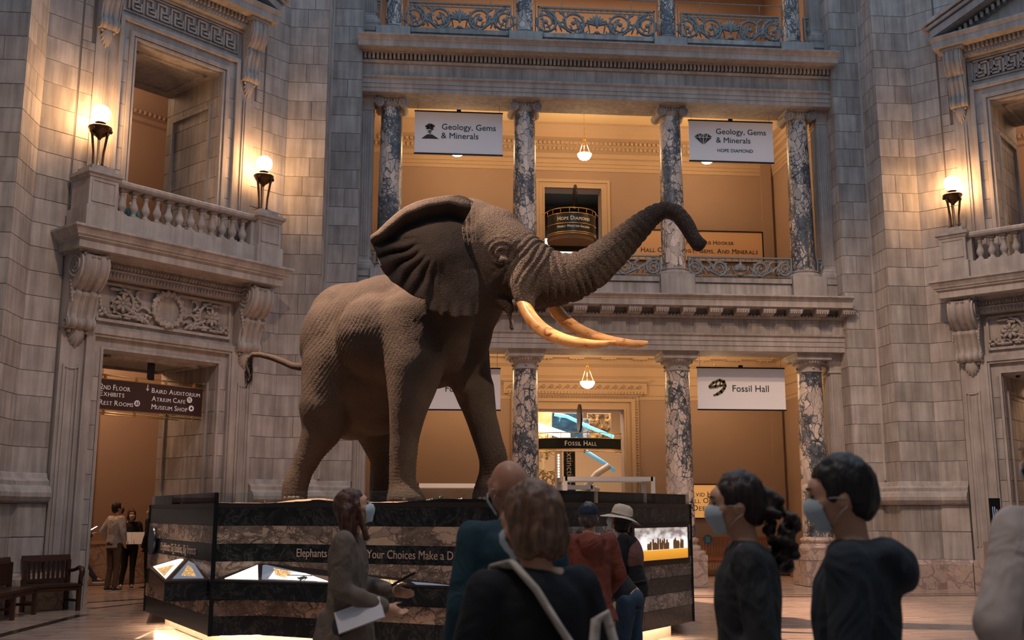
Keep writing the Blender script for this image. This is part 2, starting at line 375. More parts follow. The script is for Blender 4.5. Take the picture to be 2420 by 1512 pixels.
def smallcaps(words_, size, k=.78, **kw):
    """words with a large first letter: returns one mesh centred on x"""
    x = 0; serif = kw.pop('serif', True); fit = kw.pop('fit', None)
    vs = []; fs = []
    for wd in words_.split(' '):
        for i, ch in enumerate(wd):
            s = size if i == 0 else size*k
            me = text_mesh(ch, s, align='LEFT', **kw); n = len(me.vertices)
            if n == 0: continue
            co = np.empty(n*3); me.vertices.foreach_get('co', co); co = co.reshape(-1, 3)
            co[:, 0] -= co[:, 0].min(); co[:, 2] -= co[:, 2].min() if ch not in ',' else co[:, 2].min()+s*.15
            wdt = co[:, 0].max(); co[:, 0] += x; x += wdt+size*.13
            b = len(vs); vs += [tuple(c) for c in co]; fs += [tuple(v+b for v in p.vertices) for p in me.polygons]
            if serif and ch in 'HIFTALNMRPKYW':     # slab serifs at the feet of the stems
                hgt = s*.70; t = size*.035
                ends = [(co[:, 0].min(), 0), (co[:, 0].max(), 0)] if ch in 'HANMRKL' else [((co[:, 0].min()+co[:, 0].max())/2, 0)] if ch in 'ITYW' else [(co[:, 0].min()+size*.04, 0)]
                if ch in 'W': ends = []
                if ch == 'L': ends = ends[:1]
                for ex, ez in ends:
                    q = MB().box(ex-size*.075, ex+size*.075, -.004, .004, ez, ez+t); bb = len(vs); vs += q.v; fs += [tuple(i2+bb for i2 in f) for f in q.f]
        x += size*.28
    vs = np.array(vs); vs[:, 0] -= (vs[:, 0].min()+vs[:, 0].max())/2; vs[:, 2] -= size*.35
    if fit: k = fit/(vs[:, 0].max()-vs[:, 0].min()); vs[:, 0] *= k; vs[:, 2] *= max(min(k, 1.2), .85)
    me = bpy.data.meshes.new('t'); me.from_pydata(vs.tolist(), [], fs); me.update(); return me

def block_mesh(w_, h_, t=.010, c=.010, cache={}):
    k = (round(w_, 3), round(h_, 3), t)
    if k not in cache:
        mb = MB(); g = .0035
        a = [(g,0,g),(w_-g,0,g),(w_-g,0,h_-g),(g,0,h_-g)]; b = [(g+c*.3,-t,g+c*.3),(w_-g-c*.3,-t,g+c*.3),(w_-g-c*.3,-t,h_-g-c*.3),(g+c*.3,-t,h_-g-c*.3)]
        mb.add(a+b, [(4,5,6,7),(0,1,5,4),(1,2,6,5),(2,3,7,6),(3,0,4,7)])
        me = mb.mesh('block'); me.materials.append(MT['stone']); cache[k] = me
    return cache[k]
def courses(parent, A, B, zs, widths, name='stone_block', skip=None, stag=True, hname=None, thick=.010):
    """ashlar on the plan line A->B, outward normal on the right of travel"""
    A = np.array(A, float); B = np.array(B, float); Ld = np.linalg.norm(B-A); d = (B-A)/Ld; ang = math.atan2(d[1], d[0])
    for r in range(len(zs)-1):
        z0, z1 = zs[r], zs[r+1]; w_ = widths[r % len(widths)]
        x = 0
        for frac in w_:
            bw = Ld*frac
            if not (skip and skip(x+bw/2, (z0+z1)/2)):
                link(name, block_mesh(bw, z1-z0, thick), None, parent, T(A[0]+d[0]*x, A[1]+d[1]*x, z0, ang))
            x += bw
COURSE = .4325
def crs(z0, z1):
    zs = [7.45+COURSE*k for k in range(-16, 26)]
    zs = [z for z in zs if z0+.12 < z < z1-.12]; return [z0]+zs+[z1]
# ================================================================== SETTING: the two diagonal bays
def rotw(M, a): return M
UX, UY = 1/math.sqrt(2), 1/math.sqrt(2)
MBAY = Matrix(((UX, -UX, 0, -4.865), (UY, UY, 0, 20.167), (0, 0, 1, 0), (0, 0, 0, 1)))
MIRR = Matrix(((-1, 0, 0, 8.30), (0, 1, 0, 0), (0, 0, 1, 0), (0, 0, 0, 1)))
P0, P1, P2, P3, P4 = (2.68, 0), (3.28, -.60), (3.81, -.07), (4.305, -.565), (4.94, .07)
def sd(s, pts): return pts if s > 0 else [(-p[0], p[1]) for p in reversed(pts)]
def offs(pts, d):
    out = []; P = [np.array(p, float) for p in pts]; n = len(P)
    for i in range(n):
        def nm(a, b):
            q = b-a; q = q/np.linalg.norm(q); return np.array([q[1], -q[0]])
        n1 = nm(P[i-1], P[i]) if i > 0 else nm(P[0], P[1]); n2 = nm(P[i], P[i+1]) if i < n-1 else n1
        m = n1+n2; m = m/np.dot(m, n1); out.append(tuple(P[i]+m*d))
    return out
TORUS = [(0,1.74),(.12,1.76),(.20,1.79),(.245,1.86),(.245,1.93),(.20,2.01),(.13,2.05),(.13,2.12),(.06,2.17),(.03,2.25),(0,2.27)]
ZTOP = 16.5
def frame3(mb, xi, xo, zi, zo, y0, y1, z0=0):
    mb.box(-xo, -xi, y0, y1, z0, zo); mb.box(xi, xo, y0, y1, z0, zo); mb.box(-xi, xi, y0, y1, zi, zo); return mb

def s_console():
    """scroll bracket: local x across, y out (negative), z down from 0 to -1.65"""
    prof = [(.56,0),(.63,-.06),(.665,-.16),(.66,-.28),(.62,-.40),(.54,-.50),(.44,-.58),(.36,-.62),(.36,-.66),(.40,-.68),(.36,-.74),(.31,-.85),(.275,-1.0),(.25,-1.1),(.29,-1.14),(.31,-1.20),(.29,-1.27),(.23,-1.31),(.16,-1.31),(.05,-1.29)]
    mb = MB(); xs = []; hw = .26
    nX = 44
    for i in range(nX+1):
        t = -1+2*i/nX; a = abs(t)
        rib = -.05*math.exp(-((a-.80)/.04)**2)-.05*math.exp(-((a-.27)/.04)**2)-.03*math.exp(-((a-.13)/.03)**2)+(.03*math.cos((a-.53)/.27*PI/2) if .27 < a < .80 else 0)
        xs.append((t*hw, rib))
    vs = []
    for x, r in xs:
        for o, z in prof: vs.append((x, -(o+r), z))
    k = len(prof); fs = [(i*k+j, i*k+j+1, (i+1)*k+j+1, (i+1)*k+j) for i in range(nX) for j in range(k-1)]
    mb.add(vs, fs, True)
    pl = [(-o, z) for o, z in prof]+[(0, -1.29), (0, 0)]
    mb.add([(-hw, y, z) for y, z in pl]+[(hw, y, z) for y, z in pl], [tuple(range(len(pl))), tuple(range(2*len(pl)-1, len(pl)-1, -1))])
    for s in (-1, 1):                                       # spirals on the cheeks
        for cy, cz, R0, turns in ((-.42, -.22, .20, 2.4), (-.215, -1.21, .085, 1.6)):
            path = []; rad = []
            for i in range(40):
                t = i/39; a = -PI/2+turns*2*PI*t; rr = R0*(1-t*.86); path.append((s*(hw+.004), cy+rr*math.cos(a), cz+rr*math.sin(a))); rad.append(.022*(1-.5*t)*R0/.2+.004)
            mb.tube(path, rad, 6, up=(1,0,0))
        for q in range(6): mb.ball((s*(hw+.005), -.30-.02*q, -.50-.07*q), (.02, .045-.004*q, .04), 8, 6)
    mb.box(-.30, .30, -.60, 0, 0, .05); return mb
def acanthus_drop():
    mb = MB()
    for q in range(-3, 4):
        a = q*.30; L_ = .36-.035*abs(q)
        path = [(math.sin(a)*t*L_*.75, -.14*(1-t*.6)-.05*math.sin(t*PI), -1.29-.0-math.cos(a)*t*L_) for t in np.linspace(0, 1, 7)]
        mb.tube(path, [.05, .06, .06, .055, .045, .035, .02], 7)
    for q in range(5): mb.ball((-.16+.08*q, -.16, -1.34), (.045, .04, .04), 8, 6)
    return mb
def garland():
    mb = MB()
    for q in range(9): mb.ball((-.2+.05*q, -.62, -.03-.035*math.sin(PI*q/8)), (.034, .035, .035), 8, 6)
    return mb
def rosette(mb, x, z, r, y=-.1, petals=8):
    mb.ball((x, y-.03, z), (r*.22, .05, r*.22), 10, 8)
    for k in range(petals):
        a = 2*PI*k/petals; c, s_ = math.cos(a), math.sin(a)
        mb.tube([(x+c*r*t, y-.02-.045*math.sin(t*2.6), z+s_*r*t) for t in (.2, .45, .7, .95)], [r*.10, r*.19, r*.20, r*.06], 7, flat=.5, up=(0,1,0))
def spiral_leaf(mb, cx, cz, R0, a0, turns, sgn, y=-.09, rad=.035, n=34):
    path = []; rr_ = []
    for i in range(n):
        t = i/(n-1); a = a0+sgn*turns*2*PI*t; rr = R0*(1-.55*t); path.append((cx+rr*math.cos(a), y, cz+rr*math.sin(a))); rr_.append(rad*(1-.5*t))
        if i % 3 == 0 and t < .85: mb.ball((cx+(rr+rad*.9)*math.cos(a), y, cz+(rr+rad*.9)*math.sin(a)), (rad*.9, .02, rad*.9), 7, 5)
    mb.tube(path, rr_, 6, up=(0,1,0))

bay_tops = []
BL = 'left'
def build_bay():
    M = MBAY
    # ---- backing wall
    mb = MB()
    for s in (-1, 1):
        a, b = (1.22, 2.75) if s > 0 else (-2.75, -1.22); mb.box(a, b, .0, 1.95, 0, 6.5)
        a, b = (.98, 2.75) if s > 0 else (-2.75, -.98); mb.box(a, b, .0, 1.95, 6.5, 10.55)
    mb.box(-1.22, 1.22, 0, 1.95, 4.5, 6.5); mb.box(-2.75, 2.75, 0, 1.95, 10.55, ZTOP)
    wl = obj('wall_left', mb, MT['joint'], M=M, kind='structure'); bay_tops.append(wl)
    for s in (-1, 1):
        q = sd(s, [(2.06, 0), (2.68, 0)]); zs = crs(2.25, ZTOP)
        courses(wl, q[0], q[1], zs, [[1.], [1.]])
        q = sd(s, [(1.60, -.0), (2.03, 0)]); courses(wl, q[0], q[1], crs(6.5, 10.2), [[1.]])
        q = sd(s, [(1.85, -.0), (2.03, 0)]); courses(wl, q[0], q[1], crs(10.2, 12.6), [[1.]])
    q = [(-2.03, 0), (2.03, 0)]; courses(wl, q[0], q[1], crs(12.6, ZTOP), [[.25]*4, [.125, .25, .25, .25, .125]])
    for s in (-1, 1):       # dado and plinth of the wall beside the strip
        q = sd(s, [(2.06, 0), (2.68, 0)])
        courses(wl, q[0], q[1], [.62, 1.2, 1.76], [[1.]], thick=.11)
    # ---- side piers
    for s, nm in ((-1, 'trim_1'), (1, 'trim_2')):
        mb = MB(); pts = [P0, P1, P2, P3, P4, (4.94, .4), (4.2, 1.1), (2.75, 1.9)]
        pts = pts if s > 0 else [(-p[0], p[1]) for p in reversed(pts)]
        mb.prism(pts, 0, ZTOP); t = obj(nm, mb, MT['joint'], M=M, kind='structure'); bay_tops.append(t)
        zs = crs(2.25, ZTOP)
        for (A, B, wd) in ((P0, P1, [[.62, .38], [1.], [.45, .55]]), (P1, P2, [[1.], [.5, .5], [1.]]), (P2, P3, [[1.], [1.], [.55, .45]]), (P3, P4, [[1.]])):
            q = sd(s, [A, B]); courses(t, q[0], q[1], zs, wd)
        full = [(2.06, 0), P0, P1, P2, P3]
        obj('base_moulding', MB().mold(sd(s, full), TORUS, smooth=False), MT['stoneB'], t)
        o1 = offs(full, .0)
        mb = MB().mold(sd(s, full[1:]), [(0, .6), (.09, .6), (.09, 1.76), (0, 1.76)]); obj('dado', mb, MT['joint'], t)
        o2 = offs(full[1:], .09)
        for i in range(3):
            q = sd(s, [o2[i], o2[i+1]]); courses(t, q[0], q[1], [.62, 1.2, 1.75], [[1.], [.55, .45]])
        o3 = offs(full, .0)
        for i in range(4):
            a, b = np.array(full[i]), np.array(full[i+1])
            mb = MB().mold(sd(s, [tuple(a), tuple(b)]), [(0, 0), (.19, 0), (.19, .52), (.16, .56), (.12, .62), (0, .62)]); obj('marble_plinth', mb, MT['plinthmarble'], t)
        g = MB()                                     # thin roll between pier and gallery corner
        for p in (P2, P4):
            g.lathe([(.04, 2.3), (.04, ZTOP)], c=(p[0]*s, p[1]-.02), seg=8)
        obj('corner_roll', g, MT['stoneB'], t)
    # ---- lower doorway
    d1 = obj('door_1', frame3(MB(), 1.22, 1.57, 4.5, 4.83, -.05, .0), MT['stoneB'], M=M, kind='structure'); bay_tops.append(d1)
    mb = MB(); frame3(mb, 1.42, 1.57, 4.71, 4.84, -.13, -.05); frame3(mb, 1.46, 1.60, 4.76, 4.87, -.16, -.05); frame3(mb, 1.22, 1.27, 4.5, 4.55, -.075, -.05)
    obj('architrave', mb, MT['stoneB'], d1)
    for s in (-1, 1):
        for z0, z1 in zip([.62]+crs(.8, 4.45)[1:-1], crs(.8, 4.45)[1:]):
            a, b = (1.28, 1.41); a, b = (a, b) if s > 0 else (-b, -a); obj('jamb_stone', MB().box(a, b, -.065, -.05, z0+.006, z1-.006), MT['stone'], d1)
        # strip with long panel
        a, b = (1.60, 2.03); mb = MB()
        def bx(x0, x1, *r): mb.box(*((x0, x1) if s > 0 else (-x1, -x0)), *r)
        bx(1.60, 2.03, -.09, 0, 0, 4.95); bx(1.66, 1.69, -.12, -.09, .9, 4.15); bx(1.94, 1.97, -.12, -.09, .9, 4.15); bx(1.73, 1.75, -.11, -.09, .9, 4.1); bx(1.88, 1.90, -.11, -.09, .9, 4.1)
        xs = 1.815*s
        mb.tube([(xs+.14*math.cos(a_), -.10, 4.15+.06*math.sin(a_)) for a_ in np.linspace(PI, 2*PI, 9)], .018, 6)
        obj('panelled_strip', mb, MT['stoneB'], d1)
        obj('strip_plinth', MB().box(*((1.57, 2.05) if s > 0 else (-2.05, -1.57)), -.16, 0, 0, .62), MT['plinthmarble'], d1)
        q = [(1.22, 1.95), (1.22, 0)] if s > 0 else [(-1.22, 0), (-1.22, 1.95)]
        courses(d1, q[0], q[1], crs(.62, 4.5), [[.12, .38, .38, .12], [.12, .2, .36, .2, .12]], name='reveal_stone')
        mb = MB(); y0, y1, z1 = .22, 1.72, 4.15; e = .03
        def bxr(ya, yb, za, zb):
            mb.box(*((1.22-.05, 1.22) if s > 0 else (-1.22, -1.22+.05)), ya, yb, za, zb)
        bxr(y0, y0+.05, .9, z1); bxr(y1-.05, y1, .9, z1); bxr(y0, y1, z1-.05, z1); bxr(y0, y1, .9, .95)
        obj('reveal_panel_moulding', mb, MT['stoneB'], d1)
        obj('reveal_plinth', MB().box(*((1.16, 1.22) if s > 0 else (-1.22, -1.16)), 0, 1.99, 0, .62), MT['plinthmarble'], d1)
    mb = MB(); mb.box(-1.22, 1.22, .0, 1.95, 4.46, 4.5)
    for a in ((-1.0, 1.0, .2, .28), (-1.0, 1.0, 1.65, 1.73)): mb.box(a[0], a[1], a[2], a[3], 4.41, 4.46)
    for a in ((-1.0, -.92, .2, 1.73), (.92, 1.0, .2, 1.73)): mb.box(a[0], a[1], a[2], a[3], 4.41, 4.46)
    obj('soffit_panel', mb, MT['stoneB'], d1)
    # carved frieze over the doorway
    mb = MB().box(-1.6, 1.6, -.04, 0, 4.83, 5.78)
    mb.box(-1.43, 1.43, -.10, -.04, 5.00, 5.055); mb.box(-1.43, 1.43, -.10, -.04, 5.68, 5.73); mb.box(-1.43, -1.38, -.10, -.04, 5.0, 5.73); mb.box(1.38, 1.43, -.10, -.04, 5.0, 5.73)
    mb.box(-1.58, 1.58, -.075, -.04, 4.87, 4.93)
    fr = obj('frieze_panel', mb, MT['stoneB'], d1)
    mb = MB(); mb.tube([(.30*math.cos(a), -.11, 5.40+.30*math.sin(a)) for a in np.linspace(0, 2*PI, 41)], .05, 8, up=(0,1,0))
    for k in range(34):
        a = 2*PI*k/34; rr = .30+(.04 if k % 2 else -.035); mb.ball((rr*math.cos(a), -.14, 5.40+rr*math.sin(a)), (.035, .025, .035), 7, 5)
    mb.ball((0, -.14, 5.09), (.06, .04, .05)); obj('wreath', mb, MT['stoneB'], fr)
    obj('roundel', MB().add([(0, -.05, 5.4)]+[(.27*math.cos(a), -.09, 5.4+.27*math.sin(a)) for a in np.linspace(0, 2*PI, 24, False)], [(0, 1+(k+1) % 24, 1+k) for k in range(24)]), MT['stoneB'], fr)
    for s in (-1, 1):
        mb = MB(); rosette(mb, s*.95, 5.37, .19); obj('rosette', mb, MT['stoneB'], fr)
        mb = MB(); spiral_leaf(mb, s*.95, 5.37, .28, PI/2 if s > 0 else PI/2, .95, s); spiral_leaf(mb, s*.52, 5.22, .17, PI*.9 if s > 0 else PI*.1, .6, -s, rad=.03); spiral_leaf(mb, s*.56, 5.58, .10, -PI/2, .7, s, rad=.025)
        for k in range(9): mb.tube([(s*(.40+.03*k), -.08, 5.07+.01*k), (s*(.47+.05*k), -.12, 5.16+.02*k*(k % 2)), (s*(.55+.055*k), -.08, 5.13+.03*(k % 3))], [.02, .03, .01], 6)
        rl = random.Random(11)
        for k in range(44):
            q = k/43; px_ = .36+.98*q; pz_ = 5.36+.24*math.sin(q*2*PI*1.35+PI*1.1); a = rl.uniform(0, 2*PI); ln = rl.uniform(.06, .13)
            if abs(px_-.95) < .21 and abs(pz_-5.37) < .21: pz_ = 5.12 if k % 2 else 5.62; a = 0
            mb.tube([(s*(px_+ln*t_*math.cos(a)), -.07-.05*math.sin(t_*PI), min(5.66, max(5.07, pz_+ln*t_*math.sin(a)))) for t_ in (0, .35, .7, 1)], [.012, .032, .026, .008], 6, flat=.6, up=(0, 1, 0))
        obj('acanthus_scroll', mb, MT['stoneB'], fr)
    mb = MB().box(-1.6, 1.6, -.30, 0, 5.78, 6.12)
    obj('band_backing', mb, MT['stoneB'], d1)
    mb = MB()
    for k in range(46):
        x = -1.53+.068*k; mb.ball((x, -.31, 5.99), (.024, .035, .055), 6, 5); mb.ball((x, -.31, 5.83), (.022, .03, .045), 6, 5); mb.box(x+.028, x+.038, -.33, -.30, 5.93, 6.05)
    obj('egg_and_dart_band', mb, MT['stoneB'], d1, kind='stuff')
    mb = MB().box(-1.6, 1.6, -.335, -.3, 6.07, 6.12); mb.box(-1.6, 1.6, -.33, -.3, 5.89, 5.92); obj('band_fillet', mb, MT['stoneB'], d1)
    # ---- balcony
    bal = thing('balcony', 'stone balcony with bulging balusters above the left doorway, carried on two scroll brackets', 'balcony', M=M @ Matrix.Translation((0, 0, 0))); bay_tops.append(bal)
    mb = MB().box(-2.12, 2.12, -.7, 0, 6.12, 6.5)
    mb.mold([(-2.12, 0), (-2.12, -.7), (2.12, -.7), (2.12, 0)], [(0,6.12),(.05,6.12),(.05,6.26),(.075,6.28),(.10,6.285),(.10,6.31),(.13,6.33),(.14,6.36),(.19,6.44),(.215,6.45),(.215,6.49),(0,6.5)])
    obj('cornice', mb, MT['stoneB'], bal)
    cm, am, gm = s_console().mesh('bracket'), acanthus_drop().mesh('leaf'), garland().mesh('garland')
    for me in (cm, am, gm): me.materials.append(MT['stoneB'])
    for s in (-1, 1):
        c = link('bracket', cm, None, bal, Matrix.Translation((1.78*s, 0, 6.08))); link('acanthus_leaf', am, None, c); link('garland', gm, None, c)
    for s in (-1, 1):
        x = 1.80*s; mb = MB()
        mb.box(x-.31, x+.31, -.80, -.10, 6.5, 6.88); mb.box(x-.27, x+.27, -.76, -.14, 6.88, 7.42)
        for a in ((x-.22, x-.20), (x+.20, x+.22)): mb.box(a[0], a[1], -.775, -.76, 6.96, 7.36)
        mb.box(x-.22, x+.22, -.775, -.76, 6.96, 6.98); mb.box(x-.22, x+.22, -.775, -.76, 7.34, 7.36)
        mb.mold([(x-.27, -.14), (x-.27, -.76), (x+.27, -.76), (x+.27, -.14)], [(0,7.40),(.02,7.41),(.03,7.44),(.06,7.47),(.07,7.47),(.07,7.53),(0,7.54)])
        mb.box(x-.27, x+.27, -.76, -.14, 7.42, 7.54); mb.box(x-.22, x+.22, -.71, -.19, 7.54, 7.65)
        obj('pedestal', mb, MT['stoneB'], bal)
        obj('half_pier', MB().box(*((1.44, 1.55) if s > 0 else (-1.55, -1.44)), -.62, -.40, 6.85, 7.40), MT['stoneB'], bal)
    obj('plinth_course', MB().box(-1.55, 1.55, -.68, -.34, 6.5, 6.86), MT['stoneB'], bal)
    mb = MB().prismX([(-.66, 7.385), (-.69, 7.42), (-.69, 7.47), (-.65, 7.50), (-.38, 7.50), (-.34, 7.47), (-.34, 7.42), (-.37, 7.385)], -1.55, 1.55)
    obj('rail', mb, MT['stoneB'], bal)
    mb = MB().box(-.075, .075, -.075, .075, 0, .05); mb.box(-.07, .07, -.07, .07, .475, .52)
    mb.lathe([(.062,.05),(.066,.065),(.045,.085),(.04,.10),(.055,.13),(.08,.175),(.084,.21),(.07,.26),(.048,.31),(.04,.36),(.04,.41),(.055,.42),(.055,.435),(.045,.45),(.062,.475)], seg=16)
    bm_ = mb.mesh('baluster'); bm_.materials.append(MT['stoneB'])
    for k in range(12): link('baluster', bm_, None, bal, Matrix.Translation((-1.31+.238*k, -.51, 6.86)))
    # ---- upper doorway
    d2 = obj('door_2', frame3(MB(), .98, 1.40, 10.55, 10.98, -.05, 0, 6.5), MT['stoneB'], M=M, kind='structure'); bay_tops.append(d2)
    mb = MB(); frame3(mb, 1.28, 1.36, 10.86, 10.94, -.12, -.05, 6.5); frame3(mb, 1.05, 1.13, 10.62, 10.70, -.09, -.05, 6.5); frame3(mb, .98, 1.02, 10.55, 10.59, -.07, -.05, 6.5)
    obj('architrave', mb, MT['stoneB'], d2)
    for s in (-1, 1):
        for z0, z1 in zip(crs(6.5, 10.5), crs(6.5, 10.5)[1:]):
            a, b = (1.14, 1.27); a, b = (a, b) if s > 0 else (-b, -a); obj('jamb_stone', MB().box(a, b, -.065, -.05, z0+.006, z1-.006), MT['stone'], d2)
        mb = MB()
        def bx(x0, x1, *r): mb.box(*((x0, x1) if s > 0 else (-x1, -x0)), *r)
        bx(1.40, 1.78, -.04, 0, 6.5, 11.5); bx(1.50, 1.52, -.07, -.04, 6.5, 10.1); bx(1.56, 1.58, -.06, -.04, 6.5, 10.1); obj('panelled_strip', mb, MT['stoneB'], d2)
        q = [(.98, 1.95), (.98, 0)] if s > 0 else [(-.98, 0), (-.98, 1.95)]
        courses(d2, q[0], q[1], crs(6.5, 10.55), [[.14, .36, .36, .14], [.14, .18, .36, .18, .14]], name='reveal_stone')
        mb = MB()
        def bxr(ya, yb, za, zb): mb.box(*((.98-.06, .98) if s > 0 else (-.98, -.98+.06)), ya, yb, za, zb)
        bxr(.26, .32, 6.5, 9.9); bxr(1.62, 1.68, 6.5, 9.9); bxr(.26, 1.68, 9.84, 9.9); obj('reveal_panel_moulding', mb, MT['stoneB'], d2)
    mb = MB().box(-.98, .98, 0, 1.95, 10.5, 10.55)
    for a in ((-.78, .78, .25, .32), (-.78, .78, 1.6, 1.67), (-.78, -.71, .25, 1.67), (.71, .78, .25, 1.67)): mb.box(*a, 10.46, 10.5)
    obj('soffit_panel', mb, MT['stoneB'], d2)
    # ---- pediment
    pd = thing('pediment', 'stone pediment with a greek key frieze over the upper left doorway', 'pediment', M=M); bay_tops.append(pd)
    mb = MB().box(-1.42, 1.42, -.04, 0, 10.98, 11.62); mb.box(-1.3, 1.3, -.075, -.04, 11.50, 11.53); mb.box(-1.3, 1.3, -.075, -.04, 11.06, 11.085); mb.box(-1.3, -1.27, -.075, -.04, 11.06, 11.53); mb.box(1.27, 1.3, -.075, -.04, 11.06, 11.53)
    mb.box(-1.42, 1.42, -.10, -.04, 11.56, 11.62)
    fz = obj('frieze', mb, MT['stoneB'], pd)
    mb = MB(); u = .305; g = .062; t = .036
    for k in range(8):
        x0 = -1.22+u*k; z0 = 11.12
        def h(xa, xb, z): mb.box(x0+xa*g-.0, x0+xb*g+t, -.085, -.04, z0+z*g, z0+z*g+t)
        def v(x, za, zb): mb.box(x0+x*g, x0+x*g+t, -.085, -.04, z0+za*g, z0+zb*g+t)
        v(0, 0, 5); h(0, 3, 5); v(3, 2.6, 5); h(1.8, 3, 2.6); v(1.2, 0, 3.8); h(1.2, 4.2, 0); v(4.2, 0, 2.4) ; h(2.4, 4.2, 1.3)
    obj('greek_key', mb, MT['stoneB'], fz)
    mb = MB().box(-1.5, 1.5, -.22, 0, 11.62, 11.86); obj('dentil_backing', mb, MT['stoneB'], pd)
    de = MB().box(0, .05, -.06, 0, 0, .11).mesh('dentil'); de.materials.append(MT['stoneB'])
    for k in range(32): link('dentil', de, None, pd, Matrix.Translation((-1.47+.093*k, -.22, 11.74)))
    mb = MB()
    for k in range(40): mb.ball((-1.44+.074*k, -.22, 11.67), (.022, .03, .035), 6, 4)
    obj('leaf_band', mb, MT['stoneB'], pd, kind='stuff')
    mb = MB().box(-1.85, 1.85, -.42, 0, 11.86, 12.10)
    mb.mold([(-1.85, 0), (-1.85, -.42), (1.85, -.42), (1.85, 0)], [(0,11.86),(.12,11.86),(.12,12.0),(.145,12.02),(.16,12.06),(.18,12.08),(.18,12.11),(0,12.12)])
    obj('cornice', mb, MT['stoneB'], pd)
    SL = .44
    mb = MB()
    for s in (-1, 1):
        def rk(z0, z1, y0, xe):
            p = [(s*xe, 12.10+z0), (0, 12.10+z0+SL*xe), (0, 12.10+z1+SL*xe), (s*xe, 12.10+z1)]
            if s > 0: p = p[::-1]
            mb.prismY(p, y0, 0)
        rk(.02, .20, -.54, 2.0); rk(.20, .28, -.60, 2.07); rk(.28, .36, -.66, 2.15)
    obj('raking_cornice', mb, MT['stoneB'], pd)
    obj('tympanum', MB().prismY([(-1.9, 12.1), (1.9, 12.1), (0, 12.95)], -.12, 0), MT['stoneB'], pd)
    mb = MB()
    for k in range(26):
        x = -1.5+.12*k
        if abs(x) > .05: mb.box(x, x+.06, -.30, -.12, 12.1+SL*(1.95-abs(x+.03))-.14, 12.1+SL*(1.95-abs(x+.03))-.02)
    obj('raking_dentils', mb, MT['stoneB'], pd, kind='stuff')
    for s in (-1, 1):
        c = link('bracket', cm, None, pd, Matrix.Translation((1.60*s, 0, 11.82)) @ Matrix.Diagonal((.72, .66, 1.0, 1))); link('acanthus_leaf', am, None, c); link('garland', gm, None, c)
        obj('bracket_block', MB().box(1.60*s-.24, 1.60*s+.24, -.44, 0, 11.78, 11.88), MT['stoneB'], pd)
build_bay()
# torch lamps on the balcony ends
def make_lamp():
    t = thing('torch_lamp', '', 'lamp')
    mb = MB().lathe([(.10, .06), (.12, .08), (.06, .09), (.03, .10)], seg=12)
    for k in range(3):
        a = R(-90+120*k+35); c, s_ = math.cos(a), math.sin(a)
        mb2 = MB(); mb2.tube([(c*.085, s_*.085, .03), (c*.09, s_*.09, .10), (c*.10, s_*.10, .3), (c*.145, s_*.145, .62), (c*.165, s_*.165, .68)], [.035, .022, .022, .026, .035], 6)
        mb2.box(c*.10-.05, c*.10+.05, s_*.10-.05, s_*.10+.05, 0, .05); obj('leg', mb2, MT['bronze'], t)
    obj('foot_plate', MB().prism([(.15*math.cos(R(-90+120*k+35)), .15*math.sin(R(-90+120*k+35))) for k in range(3)], 0, .035), MT['bronze'], t)
    obj('inner_post', MB().lathe([(.018, .03), (.018, .66)], seg=8).box(-.05, .05, -.13, -.05, 0, .04), MT['bronzelite'], t)
    mb = MB().lathe([(.02,.55),(.03,.57),(.05,.60),(.12,.65),(.17,.70),(.185,.74),(.205,.765),(.205,.785),(.18,.80),(.07,.80),(.06,.84),(.085,.86),(.095,.88),(.06,.89),(.02,.89)], seg=24)
    for k in range(3):
        a = R(-30+120*k); mb.ball((.19*math.cos(a), .19*math.sin(a), .72), (.03, .03, .04), 8, 6)
    obj('bowl', mb, MT['bronze'], t)
    g = MB().ball((0, 0, 1.05), .165, 24, 16); obj('globe', g, MT['globe'], t)
    return t
lamp0 = make_lamp()
def lamp_at(M, lab, first=False):
    o = lamp0 if first else copy_tree(lamp0); o.matrix_world = M; tag(o, lab, 'lamp', 'torch lamps on the balcony ends')
mirrored = []
kids = {}
for c in COL.objects:
    if c.parent: kids.setdefault(c.parent.name, []).append(c)
REN = {'wall_left': 'wall_right', 'trim_1': 'trim_3', 'trim_2': 'trim_4', 'door_1': 'door_3', 'door_2': 'door_4'}
RLAB = {'balcony': 'stone balcony with bulging balusters cut by the right edge of the photo', 'pediment': 'stone pediment with a greek key frieze at the top right corner'}
for o in list(bay_tops):
    c = copy_tree(o, None, kids); c.matrix_world = MIRR @ MBAY
    if o.name in REN: c.name = REN[o.name]
    if o.name in RLAB: c['label'] = RLAB[o.name]
def bl(x, y, z): return MBAY @ Matrix.Translation((x, y, z))
lamp_at(bl(-1.8, -.46, 7.65), 'bronze tripod lamp with lit globe at the left end of the left balcony', True)
lamp_at(bl(1.8, -.46, 7.65), 'bronze tripod lamp with lit globe at the right end of the left balcony')
lamp_at(MIRR @ bl(1.8, -.46, 7.65), 'bronze tripod lamp with lit globe on the right-hand balcony')
lamp_at(MIRR @ bl(-1.8, -.46, 7.65), 'bronze tripod lamp at the far end of the right-hand balcony, outside the photo')

